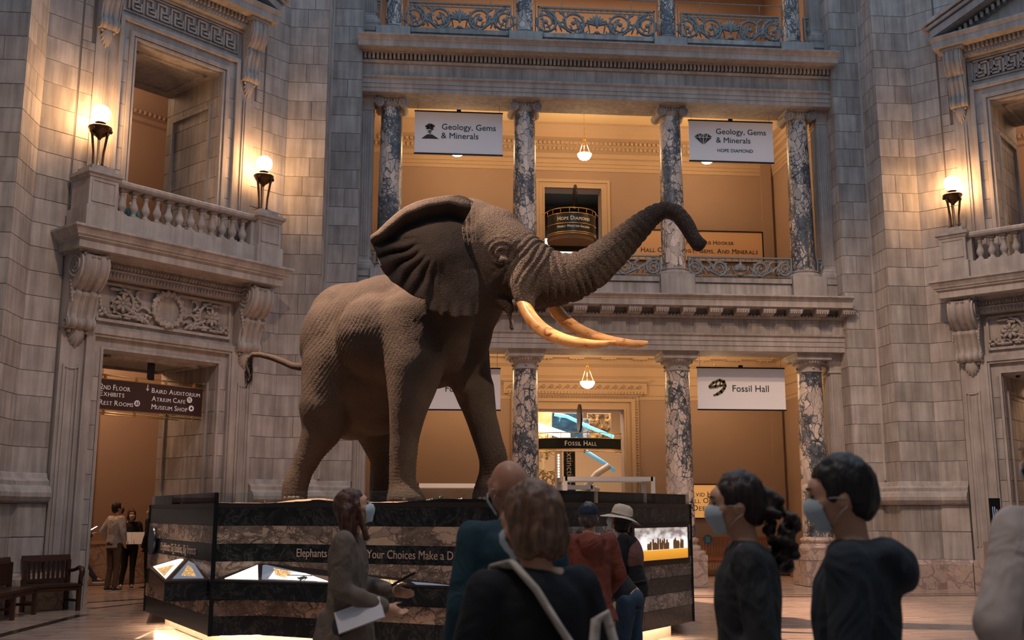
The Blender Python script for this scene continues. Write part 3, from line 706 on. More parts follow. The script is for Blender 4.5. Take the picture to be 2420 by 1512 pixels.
# rooms behind the doorways
def room(M, nm):
    mb = MB(); mb.box(-5, 3.2, 5.0, 5.1, .95, 5.9); mb.box(-5, 3.2, 5.0, 5.1, 6.5, 12); mb.box(3.1, 3.2, 1.95, 5.0, 0, 5.9); mb.box(3.1, 3.2, 1.95, 5.0, 6.5, 12)
    mb.box(-5, 3.2, 1.95, 5.1, 5.9, 6.4); mb.box(-5, 3.2, 1.95, 5.1, 12, 12.3)
    w_ = obj(nm, mb, MT['plaster'], M=M, kind='structure')
    mb = MB().box(-5, 3.2, 4.95, 5.1, 0, .9); obj('wainscot', mb, MT['plinthmarble'], w_)
    obj('chair_rail', MB().box(-5, 3.2, 4.93, 5.0, .90, .97), MT['plasterlite'], w_)
    mb = MB().box(-.15, .12, 4.9, 5.0, .97, 5.4); mb.box(1.25, 1.5, 4.9, 5.0, .97, 5.4); obj('wall_pilaster', mb, MT['plaster'], w_)
    mb = MB()
    for a in ((-1.35, -.35), (.35, 1.05)):
        for q in ((a[0], a[0]+.05, 1.3, 5.0), (a[1]-.05, a[1], 1.3, 5.0)): mb.box(q[0], q[1], 4.96, 5.0, q[2], q[3])
        mb.box(a[0], a[1], 4.96, 5.0, 4.95, 5.0)
    obj('wall_panel_moulding', mb, MT['plasterlite'], w_)
    mb = MB().mold([(-5, 5.0), (3.1, 5.0)], [(0, 11.0), (.06, 11.05), (.06, 11.15), (.14, 11.2), (.14, 11.3), (.35, 11.55), (.35, 11.7), (.6, 11.95), (.6, 12)]); mb.mold([(3.1, 5.0), (3.1, 1.95)], [(0, 11.0), (.06, 11.05), (.06, 11.15), (.14, 11.2), (.14, 11.3), (.35, 11.55), (.35, 11.7), (.6, 11.95), (.6, 12)])
    obj('cornice', mb, MT['plaster'], w_)
    mb = MB()
    for k in range(60): mb.ball((-4.9+.13*k, 4.86, 11.25), (.05, .05, .06), 6, 5)
    obj('egg_moulding', mb, MT['plaster'], w_, kind='stuff')
    return w_
room(MBAY, 'wall_left_corridor'); room(MIRR @ MBAY, 'wall_right_corridor')
for sgn, M in ((1, MBAY), (-1, MIRR @ MBAY)):
    for z, e in ((5.2, 120), (11.0, 60)):
        p = M @ Vector((.3, 3.4, z)); light('POINT', 'corridor_lamp', p, e*1.5, (1, .60, .34), size=.3)
# ================================================================== SETTING: the colonnade side
XC = 4.15
CX = [XC-4.89, XC-1.755, XC+1.755, XC+4.89]
XL, XR = -1.5, 9.8
YC = 23.5
def zat(px, py, Y): return float(W(px, py, Y)[2])
# ---- floor
fl = obj('floor', MB().box(-14, 22, -6, 36, -.3, -.012), MT['floor'], kind='structure')
tl = {}
def tile(x, y, w_=1.2, h_=1.2):
    k = (w_, h_)
    if k not in tl: tl[k] = MB().add([(.004,.004,-.012),(w_-.004,.004,-.012),(w_-.004,h_-.004,-.012),(.004,h_-.004,-.012),(.007,.007,0),(w_-.007,.007,0),(w_-.007,h_-.007,0),(.007,h_-.007,0)], [(4,5,6,7),(0,1,5,4),(1,2,6,5),(2,3,7,6),(3,0,4,7)]).mesh('tile'); tl[k].materials.append(MT['floor'])
    link('floor_tile', tl[k], None, fl, T(x, y, .0))
for j in range(16):
    for i in range(19):
        x, y = -10.2+1.2*i+(.6 if j % 2 else 0), 3.6+1.2*j
        if -3.6 < x < 2.8 and 12.0 < y < 21: continue
        if x > -8.0 and x < 12.6 and y+1.2 < 22.9: tile(x, y)
MT['inlay'] = plain('dark_floor_inlay', (.05, .035, .03), .2)
def strip(a, b, w_=.09):
    a = np.array(a[:2]); b = np.array(b[:2]); d = (b-a)/np.linalg.norm(b-a); n = np.array([d[1], -d[0]])*w_
    obj('inlay_strip', MB().prism([tuple(a-n), tuple(b-n), tuple(b+n), tuple(a+n)][::-1], -.01, .003), MT['inlay'], fl)
def onf(px, py, z=0):
    d = ray(px, py); return np.array([0, 0, CAMH])+d*((z-CAMH)/d[2])
strip(onf(-40, 1512), onf(197, 1452)); strip(onf(215, 1438), onf(345, 1424), .06)
strip((4.6, 20.3), (13, 20.3), .10); strip((4.6, 20.75), (13, 20.75), .05); strip((-6.4, 19.6), (-4.9, 21.1), .08)

# ---- shell behind and around (closes the hall)
mb = MB(); mb.box(-12, -6.9, -3, 12.9, 0, ZTOP); mb.box(15.2, 20, -3, 12.9, 0, ZTOP); mb.box(-12, 20, -4, -3, 0, ZTOP)
obj('wall_back', mb, MT['stoneB'], kind='structure')
# the left and right colonnade sides continue the two outer piers as plain wall
mb = MB(); mb.box(-9.3, -8.9, 10.5, 16.2, 0, ZTOP); mb.box(17.2, 17.6, 10.5, 16.2, 0, ZTOP)
obj('wall_side', mb, MT['stoneB'], kind='structure')
obj('wall_gap', MB().box(-12, -9.0, 16, 30, 0, ZTOP).box(17.3, 22, 16, 30, 0, ZTOP).box(-12, -1.62, 28.5, 30, 0, ZTOP).box(9.92, 20, 28.5, 30, 0, ZTOP), MT['stoneB'], kind='structure')

# ---- entablatures
def entab(name, zs, dent, y=23.0):
    z = zs
    mb = MB().box(XL, XR, y, 23.95, z['s'], z['c1'])
    t = obj(name, mb, MT['stoneB'], kind='structure')
    P = [(XL, y), (XR, y)]
    obj('architrave', MB().mold(P, [(0, z['s']), (.02, z['s']), (.02, z['f1']), (.035, z['f1']), (.035, z['f2']), (.05, z['f2']), (.05, z['a']), (.09, z['a']+.03), (.10, z['a']+.07), (0, z['a']+.08)]), MT['stoneB'], t)
    # frieze blocks
    wd = [.1, .115, .12, .115, .12, .11, .12, .1, .1]
    x = XL
    for f in wd:
        bw = (XR-XL)*f; link('frieze_block', block_mesh(bw, z['fr']-z['a']-.08), None, t, T(x, y, z['a']+.08)); x += bw
    obj('bed_moulding', MB().mold(P, [(0, z['fr']), (.05, z['fr']+.01), (.07, z['fr']+.05), (.07, z['fr']+.07), (0, z['fr']+.07)]), MT['stoneB'], t)
    obj('cornice', MB().mold(P, [(0, z['co']), (.42, z['co']), (.42, z['co']+.13), (.44, z['co']+.145), (.45, z['co']+.17), (.50, z['c1']-.04), (.52, z['c1']-.03), (.52, z['c1']), (0, z['c1']+.01)]), MT['stoneB'], t)
    return t
e1 = entab('trim_5', dict(s=5.21, f1=5.33, f2=5.44, a=5.53, fr=5.95, co=6.17, c1=6.42), 0)
mb = MB()
for k in range(140): mb.ball((XL+.04+.081*k, 22.90, 6.01), (.03, .03, .04), 6, 5)
obj('egg_band', mb, MT['stoneB'], e1, kind='stuff')
m_ = MB().prismX([(0, 0), (-.30, 0), (-.30, -.05), (-.27, -.10), (-.20, -.10), (-.10, -.13), (0, -.14)], -.15, .15).box(-.17, .17, -.32, 0, 0, .025)
for k in range(5): m_.box(-.13+.055*k, -.11+.055*k, -.31, -.02, -.115, -.05)
m_ = m_.mesh('modillion'); m_.materials.append(MT['stoneB'])
for k in range(19): link('modillion', m_, None, e1, T(XL+.12+.617*k, 23.0-.07, 6.145))
e2 = entab('trim_6', dict(s=11.15, f1=11.25, f2=11.35, a=11.45, fr=11.84, co=12.10, c1=12.36), 1)
dm = MB().box(0, .055, -.10, 0, 0, .125).mesh('dentil'); dm.materials.append(MT['stoneB'])
for k in range(118): link('dentil', dm, None, e2, T(XL+.02+.0957*k, 22.96, 11.93))
obj('dentil_fillet', MB().box(XL, XR, 22.83, 23.0, 12.06, 12.10), MT['stoneB'], e2)
# stylobates (parapet course under the railings)
for nm, z0, z1 in (('trim_7', 6.42, 6.95), ('trim_8', 12.36, 12.86)):
    mb = MB()
    t = obj(nm, MB().box(XL, XR, 23.25, 23.9, z0, z1), MT['stoneB'], kind='structure')
    xs = [XL, CX[0]-.42, CX[0]+.42, CX[1]-.42, CX[1]+.42, CX[2]-.42, CX[2]+.42, CX[3]-.42, CX[3]+.42, XR]
    for a, b in zip(xs[::2], xs[1::2]):
        obj('parapet_block', MB().box(a+.01, b-.01, 23.217, 23.25, z0, z1-.12), MT['stone'], t)
        obj('parapet_cap', MB().box(a, b, 23.17, 23.9, z1-.11, z1), MT['stone'], t)

# ---- columns
def ionic():
    mb = MB().lathe([(.235, 0), (.25, .01), (.24, .03), (.27, .07), (.30, .11), (.27, .14)], seg=28)
    mb.box(-.28, .28, -.27, .27, .12, .21); mb.box(-.33, .33, -.31, .31, .22, .27); mb.box(-.31, .31, -.29, .29, .20, .22)
    for s in (-1, 1):
        vs = []
        path = [(s*.275, y, .095) for y in np.linspace(-.32, .32, 9)]; rad = [.115, .105, .09, .08, .075, .08, .09, .105, .115]
        mb.tube(path, rad, 18)
        for f in (-1, 1):
            p = []; r_ = []
            for i in range(36):
                q = i/35; a = PI/2-s*q*2.3*2*PI; rr = .105*(1-.85*q); p.append((s*.275+rr*math.cos(a), f*.325, .095+rr*math.sin(a))); r_.append(.015*(1-.5*q))
            mb.tube(p, r_, 5, up=(0, 1, 0))
    for k in range(5): mb.ball((-.14+.07*k, -.285, .15), (.025, .03, .04), 7, 5)
    return mb
def doric():
    mb = MB().lathe([(.275, 0), (.30, .01), (.30, .03), (.275, .04), (.275, .15), (.30, .16), (.30, .18), (.315, .19), (.37, .25), (.385, .275)], seg=36)
    for k in range(34):
        a = 2*PI*k/34; mb.ball((.35*math.cos(a), .35*math.sin(a), .235), (.028, .028, .045), 6, 5)
    for k in range(4):
        a = PI/2*k+PI/2; c = np.array([.285*math.cos(a), .285*math.sin(a), .10]); mb.ball(c, .03, 8, 6)
    mb.box(-.40, .40, -.40, .40, .275, .40); mb.box(-.425, .425, -.425, .425, .37, .43); return mb
def make_column(nm, kind, zped, zb, zs, zt, r0, r1):
    t = thing(nm, '', 'column')
    if kind == 1:
        p = obj('pedestal', MB().box(-.45, .45, -.45, .45, 0, .62).box(-.46, .46, -.46, .46, .56, .68), MT['plinthmarble'], t)
        mat = MT['column']
    else: p = obj('pedestal', MB().box(-.40, .40, -.38, .38, 0, zb), MT['stoneB'], t)
    mb = MB(); h = zs-zb; rb = r0*1.35
    if kind == 1: mb.box(-rb, rb, -rb, rb, zb, zb+h*.25)
    mb.lathe([(rb, zb+h*.25 if kind == 1 else zb), (rb*1.02, zb+h*.35), (rb*.97, zb+h*.5), (rb*.86, zb+h*.56), (rb*.83, zb+h*.68), (rb*.92, zb+h*.76), (rb*.9, zb+h*.9), (r0*1.06, zb+h*.96), (r0, zs)], seg=32)
    obj('base', mb, MT['stoneB'] if kind > 1 else MT['plinthmarble'], t)
    n = 10; prof = []
    for i in range(n+1):
        q = i/n; prof.append((r0+(r1-r0)*(q**1.6), zs+(zt-zs)*q))
    obj('shaft', MB().lathe(prof, seg=36), MT['column'], t)
    cap = obj('capital', doric() if kind == 1 else ionic(), MT['stoneB'], t, Matrix.Translation((0, 0, zt-.02)))
    return t
c1 = make_column('column', 1, 0, .68, 1.06, 4.80, .315, .275)
c2 = make_column('column', 2, 0, .60, .78, 4.50, .285, .245)
c3 = make_column('column', 3, 0, .50, .62, 3.6, .215, .20)
PLC = ['leftmost', 'second from left', 'third from left', 'rightmost']
HINT = [['mostly hidden behind the elephant legs', 'behind the elephant chest and the bald man', 'left of the Fossil Hall banner', 'behind the hooded man'],
        ['left of the volcano banner', 'above the elephant head', 'behind the raised trunk tip', 'right of the diamond banner'],
        ['left of the upper left railing', 'between the first two upper railings', 'between the last two upper railings', 'at the right end of the upper railings']]
kids = {}
for c in COL.objects:
    if c.parent: kids.setdefault(c.parent.name, []).append(c)
for lv, (base, z0, nm) in enumerate(((c1, 0, 'ground floor'), (c2, 6.42, 'middle gallery'), (c3, 12.36, 'top gallery'))):
    for i, x in enumerate(CX):
        o = base if i == 0 else copy_tree(base, None, kids)
        o.location = (x, YC, z0); tag(o, f'{PLC[i]} veined marble column of the {nm}, {HINT[lv][i]}', 'column', f'columns of the {nm}')
# end pilasters (fluted antae)
for lv, (z0, z1, zc) in enumerate(((.0, 4.80, 5.21), (6.42, 10.85, 11.15), (12.36, 16.2, 16.4))):
    for s, nm in ((-1, 'left'), (1, 'right')):
        x = XL+.17 if s < 0 else XR-.17
        mb = MB().box(x-.17, x+.17, 23.28, 23.72, z0+.6, z1)
        t = obj('trim_9', mb, MT['stoneB'], kind='structure')
        mb = MB()
        for k in range(6): mb.box(x-.145+.053*k-.012, x-.145+.053*k+.012, 23.265, 23.28, z0+.9, z1-.1)
        for k in range(6): mb.box(x-.17-.015 if s > 0 else x+.17, x-.17 if s > 0 else x+.185, 23.33+.066*k-.012, 23.33+.066*k+.012, z0+.9, z1-.1)
        obj('fluting', mb, MT['stoneB'], t)
        mb = MB().mold([(x-.17, 23.72), (x-.17, 23.28), (x+.17, 23.28), (x+.17, 23.72)], [(0, z1-.05), (.03, z1-.03), (.03, z1), (.01, z1+.03), (.01, z1+.12), (.07, z1+.2), (.07, zc), (0, zc)])
        mb.box(x-.17, x+.17, 23.28, 23.72, z1, zc); obj('capital', mb, MT['stoneB'], t)
        mb = MB().mold([(x-.17, 23.72), (x-.17, 23.28), (x+.17, 23.28), (x+.17, 23.72)], [(0, z0), (.08, z0), (.08, z0+.55), (.1, z0+.6), (.1, z0+.68), (.05, z0+.72), (.05, z0+.76), (0, z0+.82)])
        mb.box(x-.17, x+.17, 23.28, 23.72, z0, z0+.62); obj('base', mb, MT['stoneB'], t)

# ---- iron railings with scroll panels
def make_railing(wd, h, mid=True):
    t = thing('railing', '', 'railing')
    mb = MB(); w2 = wd/2; b = .035
    mb.box(-w2, w2, -.04, .04, h-.035, h); mb.box(-w2, w2, -.03, .03, 0, .05); mb.box(-w2+.05, w2-.05, -.02, .02, h-.11, h-.09); mb.box(-w2+.05, w2-.05, -.02, .02, .09, .105)
    for s in (-1, 1): mb.box(s*w2-b if s > 0 else -w2, s*w2 if s > 0 else -w2+b, -.04, .04, 0, h); mb.box(s*(w2-.12)-.01, s*(w2-.12)+.01, -.02, .02, .05, h-.04)
    obj('frame', mb, MT['ironpaint'], t)
    mb = MB()
    for k in range(int(wd/.06)): mb.ball((-w2+.06+.06*k, 0, .075), (.018, .018, .014), 6, 4)
    for k in range(int(wd/.16)): mb.box(-w2+.1+.16*k, -w2+.115+.16*k, -.02, .02, h-.09, h-.035)
    for s in (-1, 1):
        for k in range(int(h/.05)-2): mb.ball((s*(w2-.08), 0, .08+.05*k), (.02, .015, .016), 6, 4)
    obj('beading', mb, MT['ironpaint'], t, kind='stuff')
    mb = MB(); zc = h*.5; R0 = (h-.2)*.5
    if wd < 1:
        mb.tube([(0, 0, .1), (0, 0, h-.12)], .02, 6); mb.ball((0, -.01, h*.6), (.05, .03, .09)); mb.ball((0, -.01, h*.3), (.06, .03, .06)); obj('scrollwork', mb, MT['ironpaint'], t); return t
    for s in (-1, 1):
        for (cx, a0, tr, sg) in ((.40, PI, 1.5, -s), (.87, 0 if s < 0 else PI, 1.5, s)):
            cx *= w2
            cx = s*cx if cx < .6*w2 else s*cx
            spiral_leaf(mb, cx, zc+(.0), R0, PI/2*(1 if sg*s > 0 else -1), tr, sg, y=0, rad=.040, n=40)
            mb.ball((cx, -.015, zc), (R0*.22, .04, R0*.22), 8, 6)
        spiral_leaf(mb, s*.63*w2, zc+R0*.35, R0*.55, PI*.5, .6, s, y=0, rad=.034, n=20)
        spiral_leaf(mb, s*.20*w2, zc-R0*.55, R0*.45, PI*.5, .7, -s, y=0, rad=.034, n=20)
        mb.tube([(s*.05, 0, zc-R0*.9), (s*.25*w2, 0, zc-R0*.95), (s*.4*w2, 0, zc-R0), (s*.62*w2, 0, zc-R0*.2), (s*.87*w2, 0, zc+R0)], .03, 6)
        for q in range(9):
            x_ = s*(.12+.095*q)*w2; mb.tube([(x_, 0, zc-R0*.8), (x_+s*.05, -.02, zc-R0*.3*(1 if q % 2 else -1)), (x_+s*.11, 0, zc+R0*.2*(q % 3-1))], [.012, .03, .008], 6)
    mb.ball((0, -.03, zc+.05), (.05, .04, R0*.65), 10, 8); mb.ball((0, -.03, zc-R0*.8), (.07, .035, .05), 8, 6)
    for k in range(-4, 5):
        a = PI/2+k*.33; mb.tube([(0, 0, zc-.05), (math.cos(a)*R0*.5, -.03, zc-.05+math.sin(a)*R0*.55), (math.cos(a)*R0*.95, 0, zc-.05+math.sin(a)*R0*.95)], [.02, .04, .02], 6)
    obj('scrollwork', mb, MT['ironpaint'], t)
    return t
W_in = CX[3]-CX[2]-.64; W_mid = CX[2]-CX[1]-.64
rails = {}
for lv, (z0, h, nm) in enumerate(((6.95, .56, 'middle gallery'), (12.86, .78, 'top gallery'))):
    r1 = make_railing(W_in, h); r2 = make_railing(W_mid, h); r3 = make_railing(.26, h)
    for o, x, lab in ((r1, (CX[0]+CX[1])/2, 'left'), (r2, XC, 'central'), (copy_tree(r1), (CX[2]+CX[3])/2, 'right')):
        o.location = (x, 23.42, z0); tag(o, f'grey iron scrollwork railing in the {lab} bay of the {nm}', 'railing', f'scrollwork railings of the {nm}')
        if lv == 1:
            wd = W_mid if lab == 'central' else W_in; mb = MB(); w2 = wd/2+.06
            mb.tube([(-w2, 0, -.1), (-w2, 0, h+.28), (w2, 0, h+.28), (w2, 0, -.1)], .016, 6)
            for k in (-.3, .3): mb.tube([(k*wd, 0, h), (k*wd, 0, h+.28)], .006, 5)
            obj('handrail', mb, MT['ironpaint'], o)
    for o, x, lab in ((r3, (XL+.34+CX[0]-.40)/2, 'left'), (copy_tree(r3), (XR-.34+CX[3]+.40)/2, 'right')):
        o.location = (x, 23.42, z0); tag(o, f'narrow iron railing panel at the {lab} end of the {nm}', 'railing', f'narrow end railings of the {nm}')

# ---- gallery rooms
YB = 27.6
def gal(nm, z0, z1, hole=None, mat=MT['plaster']):
    mb = MB()
    if hole:
        x0, x1, zh = hole
        mb.box(XL-.1, x0, YB, YB+.5, z0, z1); mb.box(x1, XR+.1, YB, YB+.5, z0, z1); mb.box(x0, x1, YB, YB+.5, zh, z1)
    else: mb.box(XL-.1, XR+.1, YB, YB+.2, z0, z1)
    mb.box(XL-.2, XL-.05, 23.72, YB+.2, z0, z1); mb.box(XR+.05, XR+.2, 23.72, YB+.2, z0, z1)
    return obj(nm, mb, mat, kind='structure')
g1 = gal('wall_gallery_ground', 0, 5.95, (XC-1.31, XC+1.31, 4.30))
g2 = gal('wall_gallery_middle', 6.42, 12.2, (XC-.79, XC+.79, 10.42))
g3 = gal('wall_gallery_top', 12.4, ZTOP+.4)
obj('ceiling', MB().box(XL-.2, XR+.2, 23.3, YB+.5, 5.95, 6.40), MT['ceiling'], kind='structure')
obj('ceiling', MB().box(XL-.2, XR+.2, 23.95, YB+.5, 12.15, 12.36), MT['ceiling'], kind='structure')
obj('ceiling', MB().box(XL-.2, XR+.2, 23.0, YB+.5, ZTOP, ZTOP+.4), MT['ceiling'], kind='structure')
# wainscot and pilasters
obj('baseboard_back', MB().box(XL-.05, XC-1.7, YB-.03, YB, 0, .7).box(XC+1.7, XR+.05, YB-.03, YB, 0, .7).box(XR, XR+.05, 23.72, YB, 0, .7), MT['plasterlite'], kind='structure')
mb = MB()
for x in (XL+.15, XR-.2): mb.box(x-.12, x+.17, YB-.10, YB, .7, 5.2)
for x in (XL+.15, XR-.2): mb.box(x-.12, x+.17, YB-.10, YB, 6.5, 11.3)
obj('wall_pilaster', mb, MT['plaster'], g1)
path = [(XL-.05, 23.95), (XL-.05, YB), (XR+.05, YB), (XR+.05, 23.95)]
obj('cornice', MB().mold(path, [(0,10.92),(.02,10.93),(.02,11.02),(.04,11.03),(.04,11.12),(.06,11.13),(.06,11.24),(.11,11.28),(.11,11.40),(.20,11.46),(.20,11.56),(.25,11.60),(.25,11.70),(.40,11.76),(.40,11.9),(.50,12.08),(.50,12.15)]), MT['plasterlite'], g2)
mb = MB()
for k in range(92):
    mb.ball((XL+.1+.122*k, YB-.22, 11.50), (.045, .04, .06), 6, 5); mb.box(XL+.05+.122*k, XL+.11+.122*k, YB-.30, YB-.24, 11.60, 11.68)
for k in range(28):
    for x in (XL+.10, XR-.10): mb.ball((x, 24.0+.122*k, 11.50), (.04, .045, .06), 6, 5)
obj('egg_moulding', mb, MT['plasterlite'], g2, kind='stuff')
obj('cornice', MB().mold([(XL-.05, 23.95), (XL-.05, YB), (XR+.05, YB), (XR+.05, 23.95)], [(0,4.55),(.02,4.57),(.02,4.66),(.04,4.67),(.04,4.95),(.07,4.97),(.07,5.15),(.10,5.2),(.10,5.42),(.22,5.50),(.22,5.62),(.45,5.64),(.45,5.80),(.55,5.92),(.55,5.95)]), MT['plasterlite'], g1)
mm_ = MB().box(-.2, .2, -.22, 0, 0, .035)
for k in range(3):
    for q in range(2): mm_.ball((-.09+.09*k, -.06-.09*q, -.01), (.025, .025, .025), 6, 5)
mm_ = mm_.mesh('mutule'); mm_.materials.append(MT['plasterlite'])
for k in range(13): link('mutule', mm_, None, g1, T(XC-5.1+.85*k, YB-.23, 5.60))
# ground doorway surround
t = obj('door_5', frame3(MB(), 1.31, 1.50, 4.30, 4.50, YB-.04, YB), MT['plasterlite'], M=Matrix.Translation((XC, 0, 0)), kind='structure')
mb = MB(); frame3(mb, 1.50, 1.60, 4.50, 4.58, YB-.10, YB); frame3(mb, 1.60, 1.70, 4.58, 4.66, YB-.07, YB); frame3(mb, 1.31, 1.36, 4.3, 4.35, YB-.07, YB); obj('architrave', mb, MT['plasterlite'], t)
mb = MB()
for k in range(64):
    for s in (-1, 1): mb.ball((s*1.65, YB-.08, .05+.071*k), (.03, .02, .025), 6, 4)
for k in range(46): mb.ball((-1.62+.072*k, YB-.08, 4.62), (.025, .02, .03), 6, 4)
obj('leaf_moulding', mb, MT['plaster'], t, kind='stuff')
mb = MB().box(-1.92, 1.92, YB-.14, YB, 4.70, 5.02).mold([(-1.92, YB), (-1.92, YB-.14), (1.92, YB-.14), (1.92, YB)], [(0, 5.0), (.05, 5.02), (.08, 5.06), (.08, 5.10), (0, 5.12)]); mb.box(-1.8, 1.8, YB-.10, YB, 4.66, 4.70)
obj('door_cornice', mb, MT['plasterlite'], t)
mb = MB()
for k in range(44): mb.box(-1.86+.086*k, -1.815+.086*k, YB-.17, YB-.14, 4.70, 4.78)
obj('dentils', mb, MT['plasterlite'], t, kind='stuff')
mb = MB()
for k in range(17):
    x = -1.72+.215*k; mb.tube([(x+.07*(1-.7*q)*math.cos(a), YB-.15, 4.90+.065*(1-.7*q)*math.sin(a)) for q, a in zip(np.linspace(0, 1, 14), np.linspace(-PI, 1.6*PI, 14))], .012, 5)
    mb.tube([(x-.07, YB-.15, 4.9), (x-.10, YB-.15, 4.84), (x-.14, YB-.15, 4.83)], .010, 5)
obj('wave_scroll', mb, MT['plaster'], t, kind='stuff')
# middle doorway surround
t2 = obj('door_6', frame3(MB(), .79, .98, 10.42, 10.6, YB-.04, YB, 6.42), MT['plasterlite'], M=Matrix.Translation((XC, 0, 0)), kind='structure')
mb = MB(); frame3(mb, .96, 1.03, 10.58, 10.66, YB-.07, YB, 6.42); frame3(mb, .79, .83, 10.42, 10.46, YB-.06, YB, 6.42); obj('architrave', mb, MT['plasterlite'], t2)
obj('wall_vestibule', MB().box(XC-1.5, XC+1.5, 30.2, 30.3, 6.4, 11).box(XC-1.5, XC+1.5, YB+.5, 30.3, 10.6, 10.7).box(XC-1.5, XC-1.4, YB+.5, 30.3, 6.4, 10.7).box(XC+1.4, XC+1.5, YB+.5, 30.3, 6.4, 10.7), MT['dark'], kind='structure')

# ---- pendant lamps
def make_pendant(L_):
    t = thing('pendant_lamp', '', 'lamp')
    obj('ceiling_rose', MB().lathe([(.015, -.16), (.03, -.12), (.03, -.08), (.09, -.03), (.10, 0)], seg=16), MT['brass'], t)
    mb = MB(); n = int((L_-.55)/.05)
    for k in range(n): mb.ball((0, 0, -.16-.05*k), (.012 if k % 2 else .007, .007 if k % 2 else .012, .022), 6, 4)
    obj('chain', mb, MT['brass'], t)
    z = -L_; mb = MB().ball((0, 0, z+.44), (.03, .03, .05), 8, 6)
    for k in range(3):
        a = 2*PI*k/3+.3; mb.tube([(.015*math.cos(a), .015*math.sin(a), z+.42), (.17*math.cos(a), .17*math.sin(a), z+.02)], .008, 5)
    mb.ball((0, 0, z-.18), .018, 8, 6); obj('hanger', mb, MT['brass'], t)
    mb = MB().lathe([(.02, z-.165), (.07, z-.155), (.13, z-.12), (.17, z-.06), (.185, z), (.17, z+.005), (.16, z-.05), (.12, z-.10), (.06, z-.13), (.02, z-.14)], seg=24)
    obj('glass_bowl', mb, MT['bowlglass'], t)
    return t
p2 = make_pendant(12.15-10.68); p1 = make_pendant(5.95-4.78)
for (src, z, nm, e) in ((p2, 12.15, 'middle gallery', 75), (p1, 5.95, 'ground floor gallery', 62)):
    for i, (x, w_) in enumerate(((XC, 'central'), ((CX[0]+CX[1])/2+.05, 'left'), ((CX[2]+CX[3])/2-.1, 'right'))):
        o = src if i == 0 else copy_tree(src); o.location = (x, 25.5, z)
        lab = f'lit brass pendant lamp in the {w_} bay of the {nm}' + ('' if i == 0 else ', behind the banner')
        tag(o, lab, 'lamp', f'pendant lamps of the {nm}')
        light('POINT', 'pendant_light', (x, 25.5, z-(1.30 if z > 7 else 1.0)), e, (1, .64, .33), size=.10)
light('AREA', 'gallery_light', (XC, 25.6, 16.2), 150, (1, .62, .34), (XC, 25.6, 12), 8, size_y=2)

# ---- hanging banners
def icon_volcano():
    mb = MB().prismY([(-.21, -.17), (-.07, -.06), (0, -.055), (.06, -.06), (.22, -.17)], -.006, 0)
    for (x, z, a, b) in ((0,.19,.07,.035),(-.07,.15,.05,.035),(.07,.16,.05,.04),(0,.12,.08,.04),(-.06,.09,.04,.02),(.05,.08,.045,.022),(.0,.035,.055,.014),(-.01,.0,.05,.012),(0,-.03,.03,.008)):
        mb.prismY([(x+a*math.cos(q), z+b*math.sin(q)) for q in np.linspace(0, 2*PI, 14, False)], -.006, 0)
    return mb
def icon_gem():
    mb = MB(); g = .012
    for p in ([(-.21,.05),(-.12,.13),(-.10,.05)], [(-.10,.13),(-.03,.13),(-.085,.06)], [(-.075,.055),(-.01,.12),(-.01,.055)], [(.01,.12),(.075,.055),(.01,.055)], [(.03,.13),(.10,.13),(.085,.06)], [(.12,.13),(.21,.05),(.10,.05)], [(-.20,.035),(-.10,.035),(-.02,-.13)], [(-.085,.035),(-.01,.035),(-.01,-.13)], [(.01,.035),(.085,.035),(.01,-.13)], [(.10,.035),(.20,.035),(.02,-.13)]):
        q = sum((p[(i+1) % len(p)][0]-p[i][0])*(p[(i+1) % len(p)][1]+p[i][1]) for i in range(len(p)))
        mb.prismY(p if q < 0 else p[::-1], -.006, 0)
    return mb
def icon_skull():
    mb = MB()
    def poly(p):
        mb.prismY(p, -.006, 0)
    # upper skull as pieces around two openings, lower jaw below
    for a, b, r0, r1 in (((-.20,.02),(-.10,.11),.022,.03), ((-.10,.11),(.05,.17),.028,.028), ((.05,.17),(.15,.13),.028,.035), ((.15,.13),(.19,.03),.035,.02), ((-.20,.0),(-.06,.02),.026,.03), ((-.06,.02),(.08,.04),.03,.025), ((.08,.04),(.18,.04),.02,.025), ((-.05,.03),(-.02,.13),.015,.015), ((.05,.05),(.07,.15),.014,.018), ((.12,.05),(.12,.14),.012,.02),
                         ((-.10,-.19),(-.02,-.16),.02,.03), ((-.02,-.16),(.08,-.10),.032,.04), ((.08,-.10),(.15,-.02),.04,.035), ((.15,-.02),(.19,.02),.03,.015)):
        d = np.array(b)-np.array(a); d = d/np.linalg.norm(d); n = np.array([-d[1], d[0]])
        A, B = np.array(a), np.array(b); poly([tuple(A-n*r0-d*r0*.6), tuple(B-n*r1+d*r1*.4), tuple(B+n*r1+d*r1*.4), tuple(A+n*r0-d*r0*.6)])
    for k in range(6): poly([(-.19+.035*k, -.02+.004*k), (-.165+.035*k, -.02+.004*k), (-.18+.035*k, -.055+.004*k)])
    return mb
MT['olive'] = plain('olive_print', (.10, .085, .035), .7)
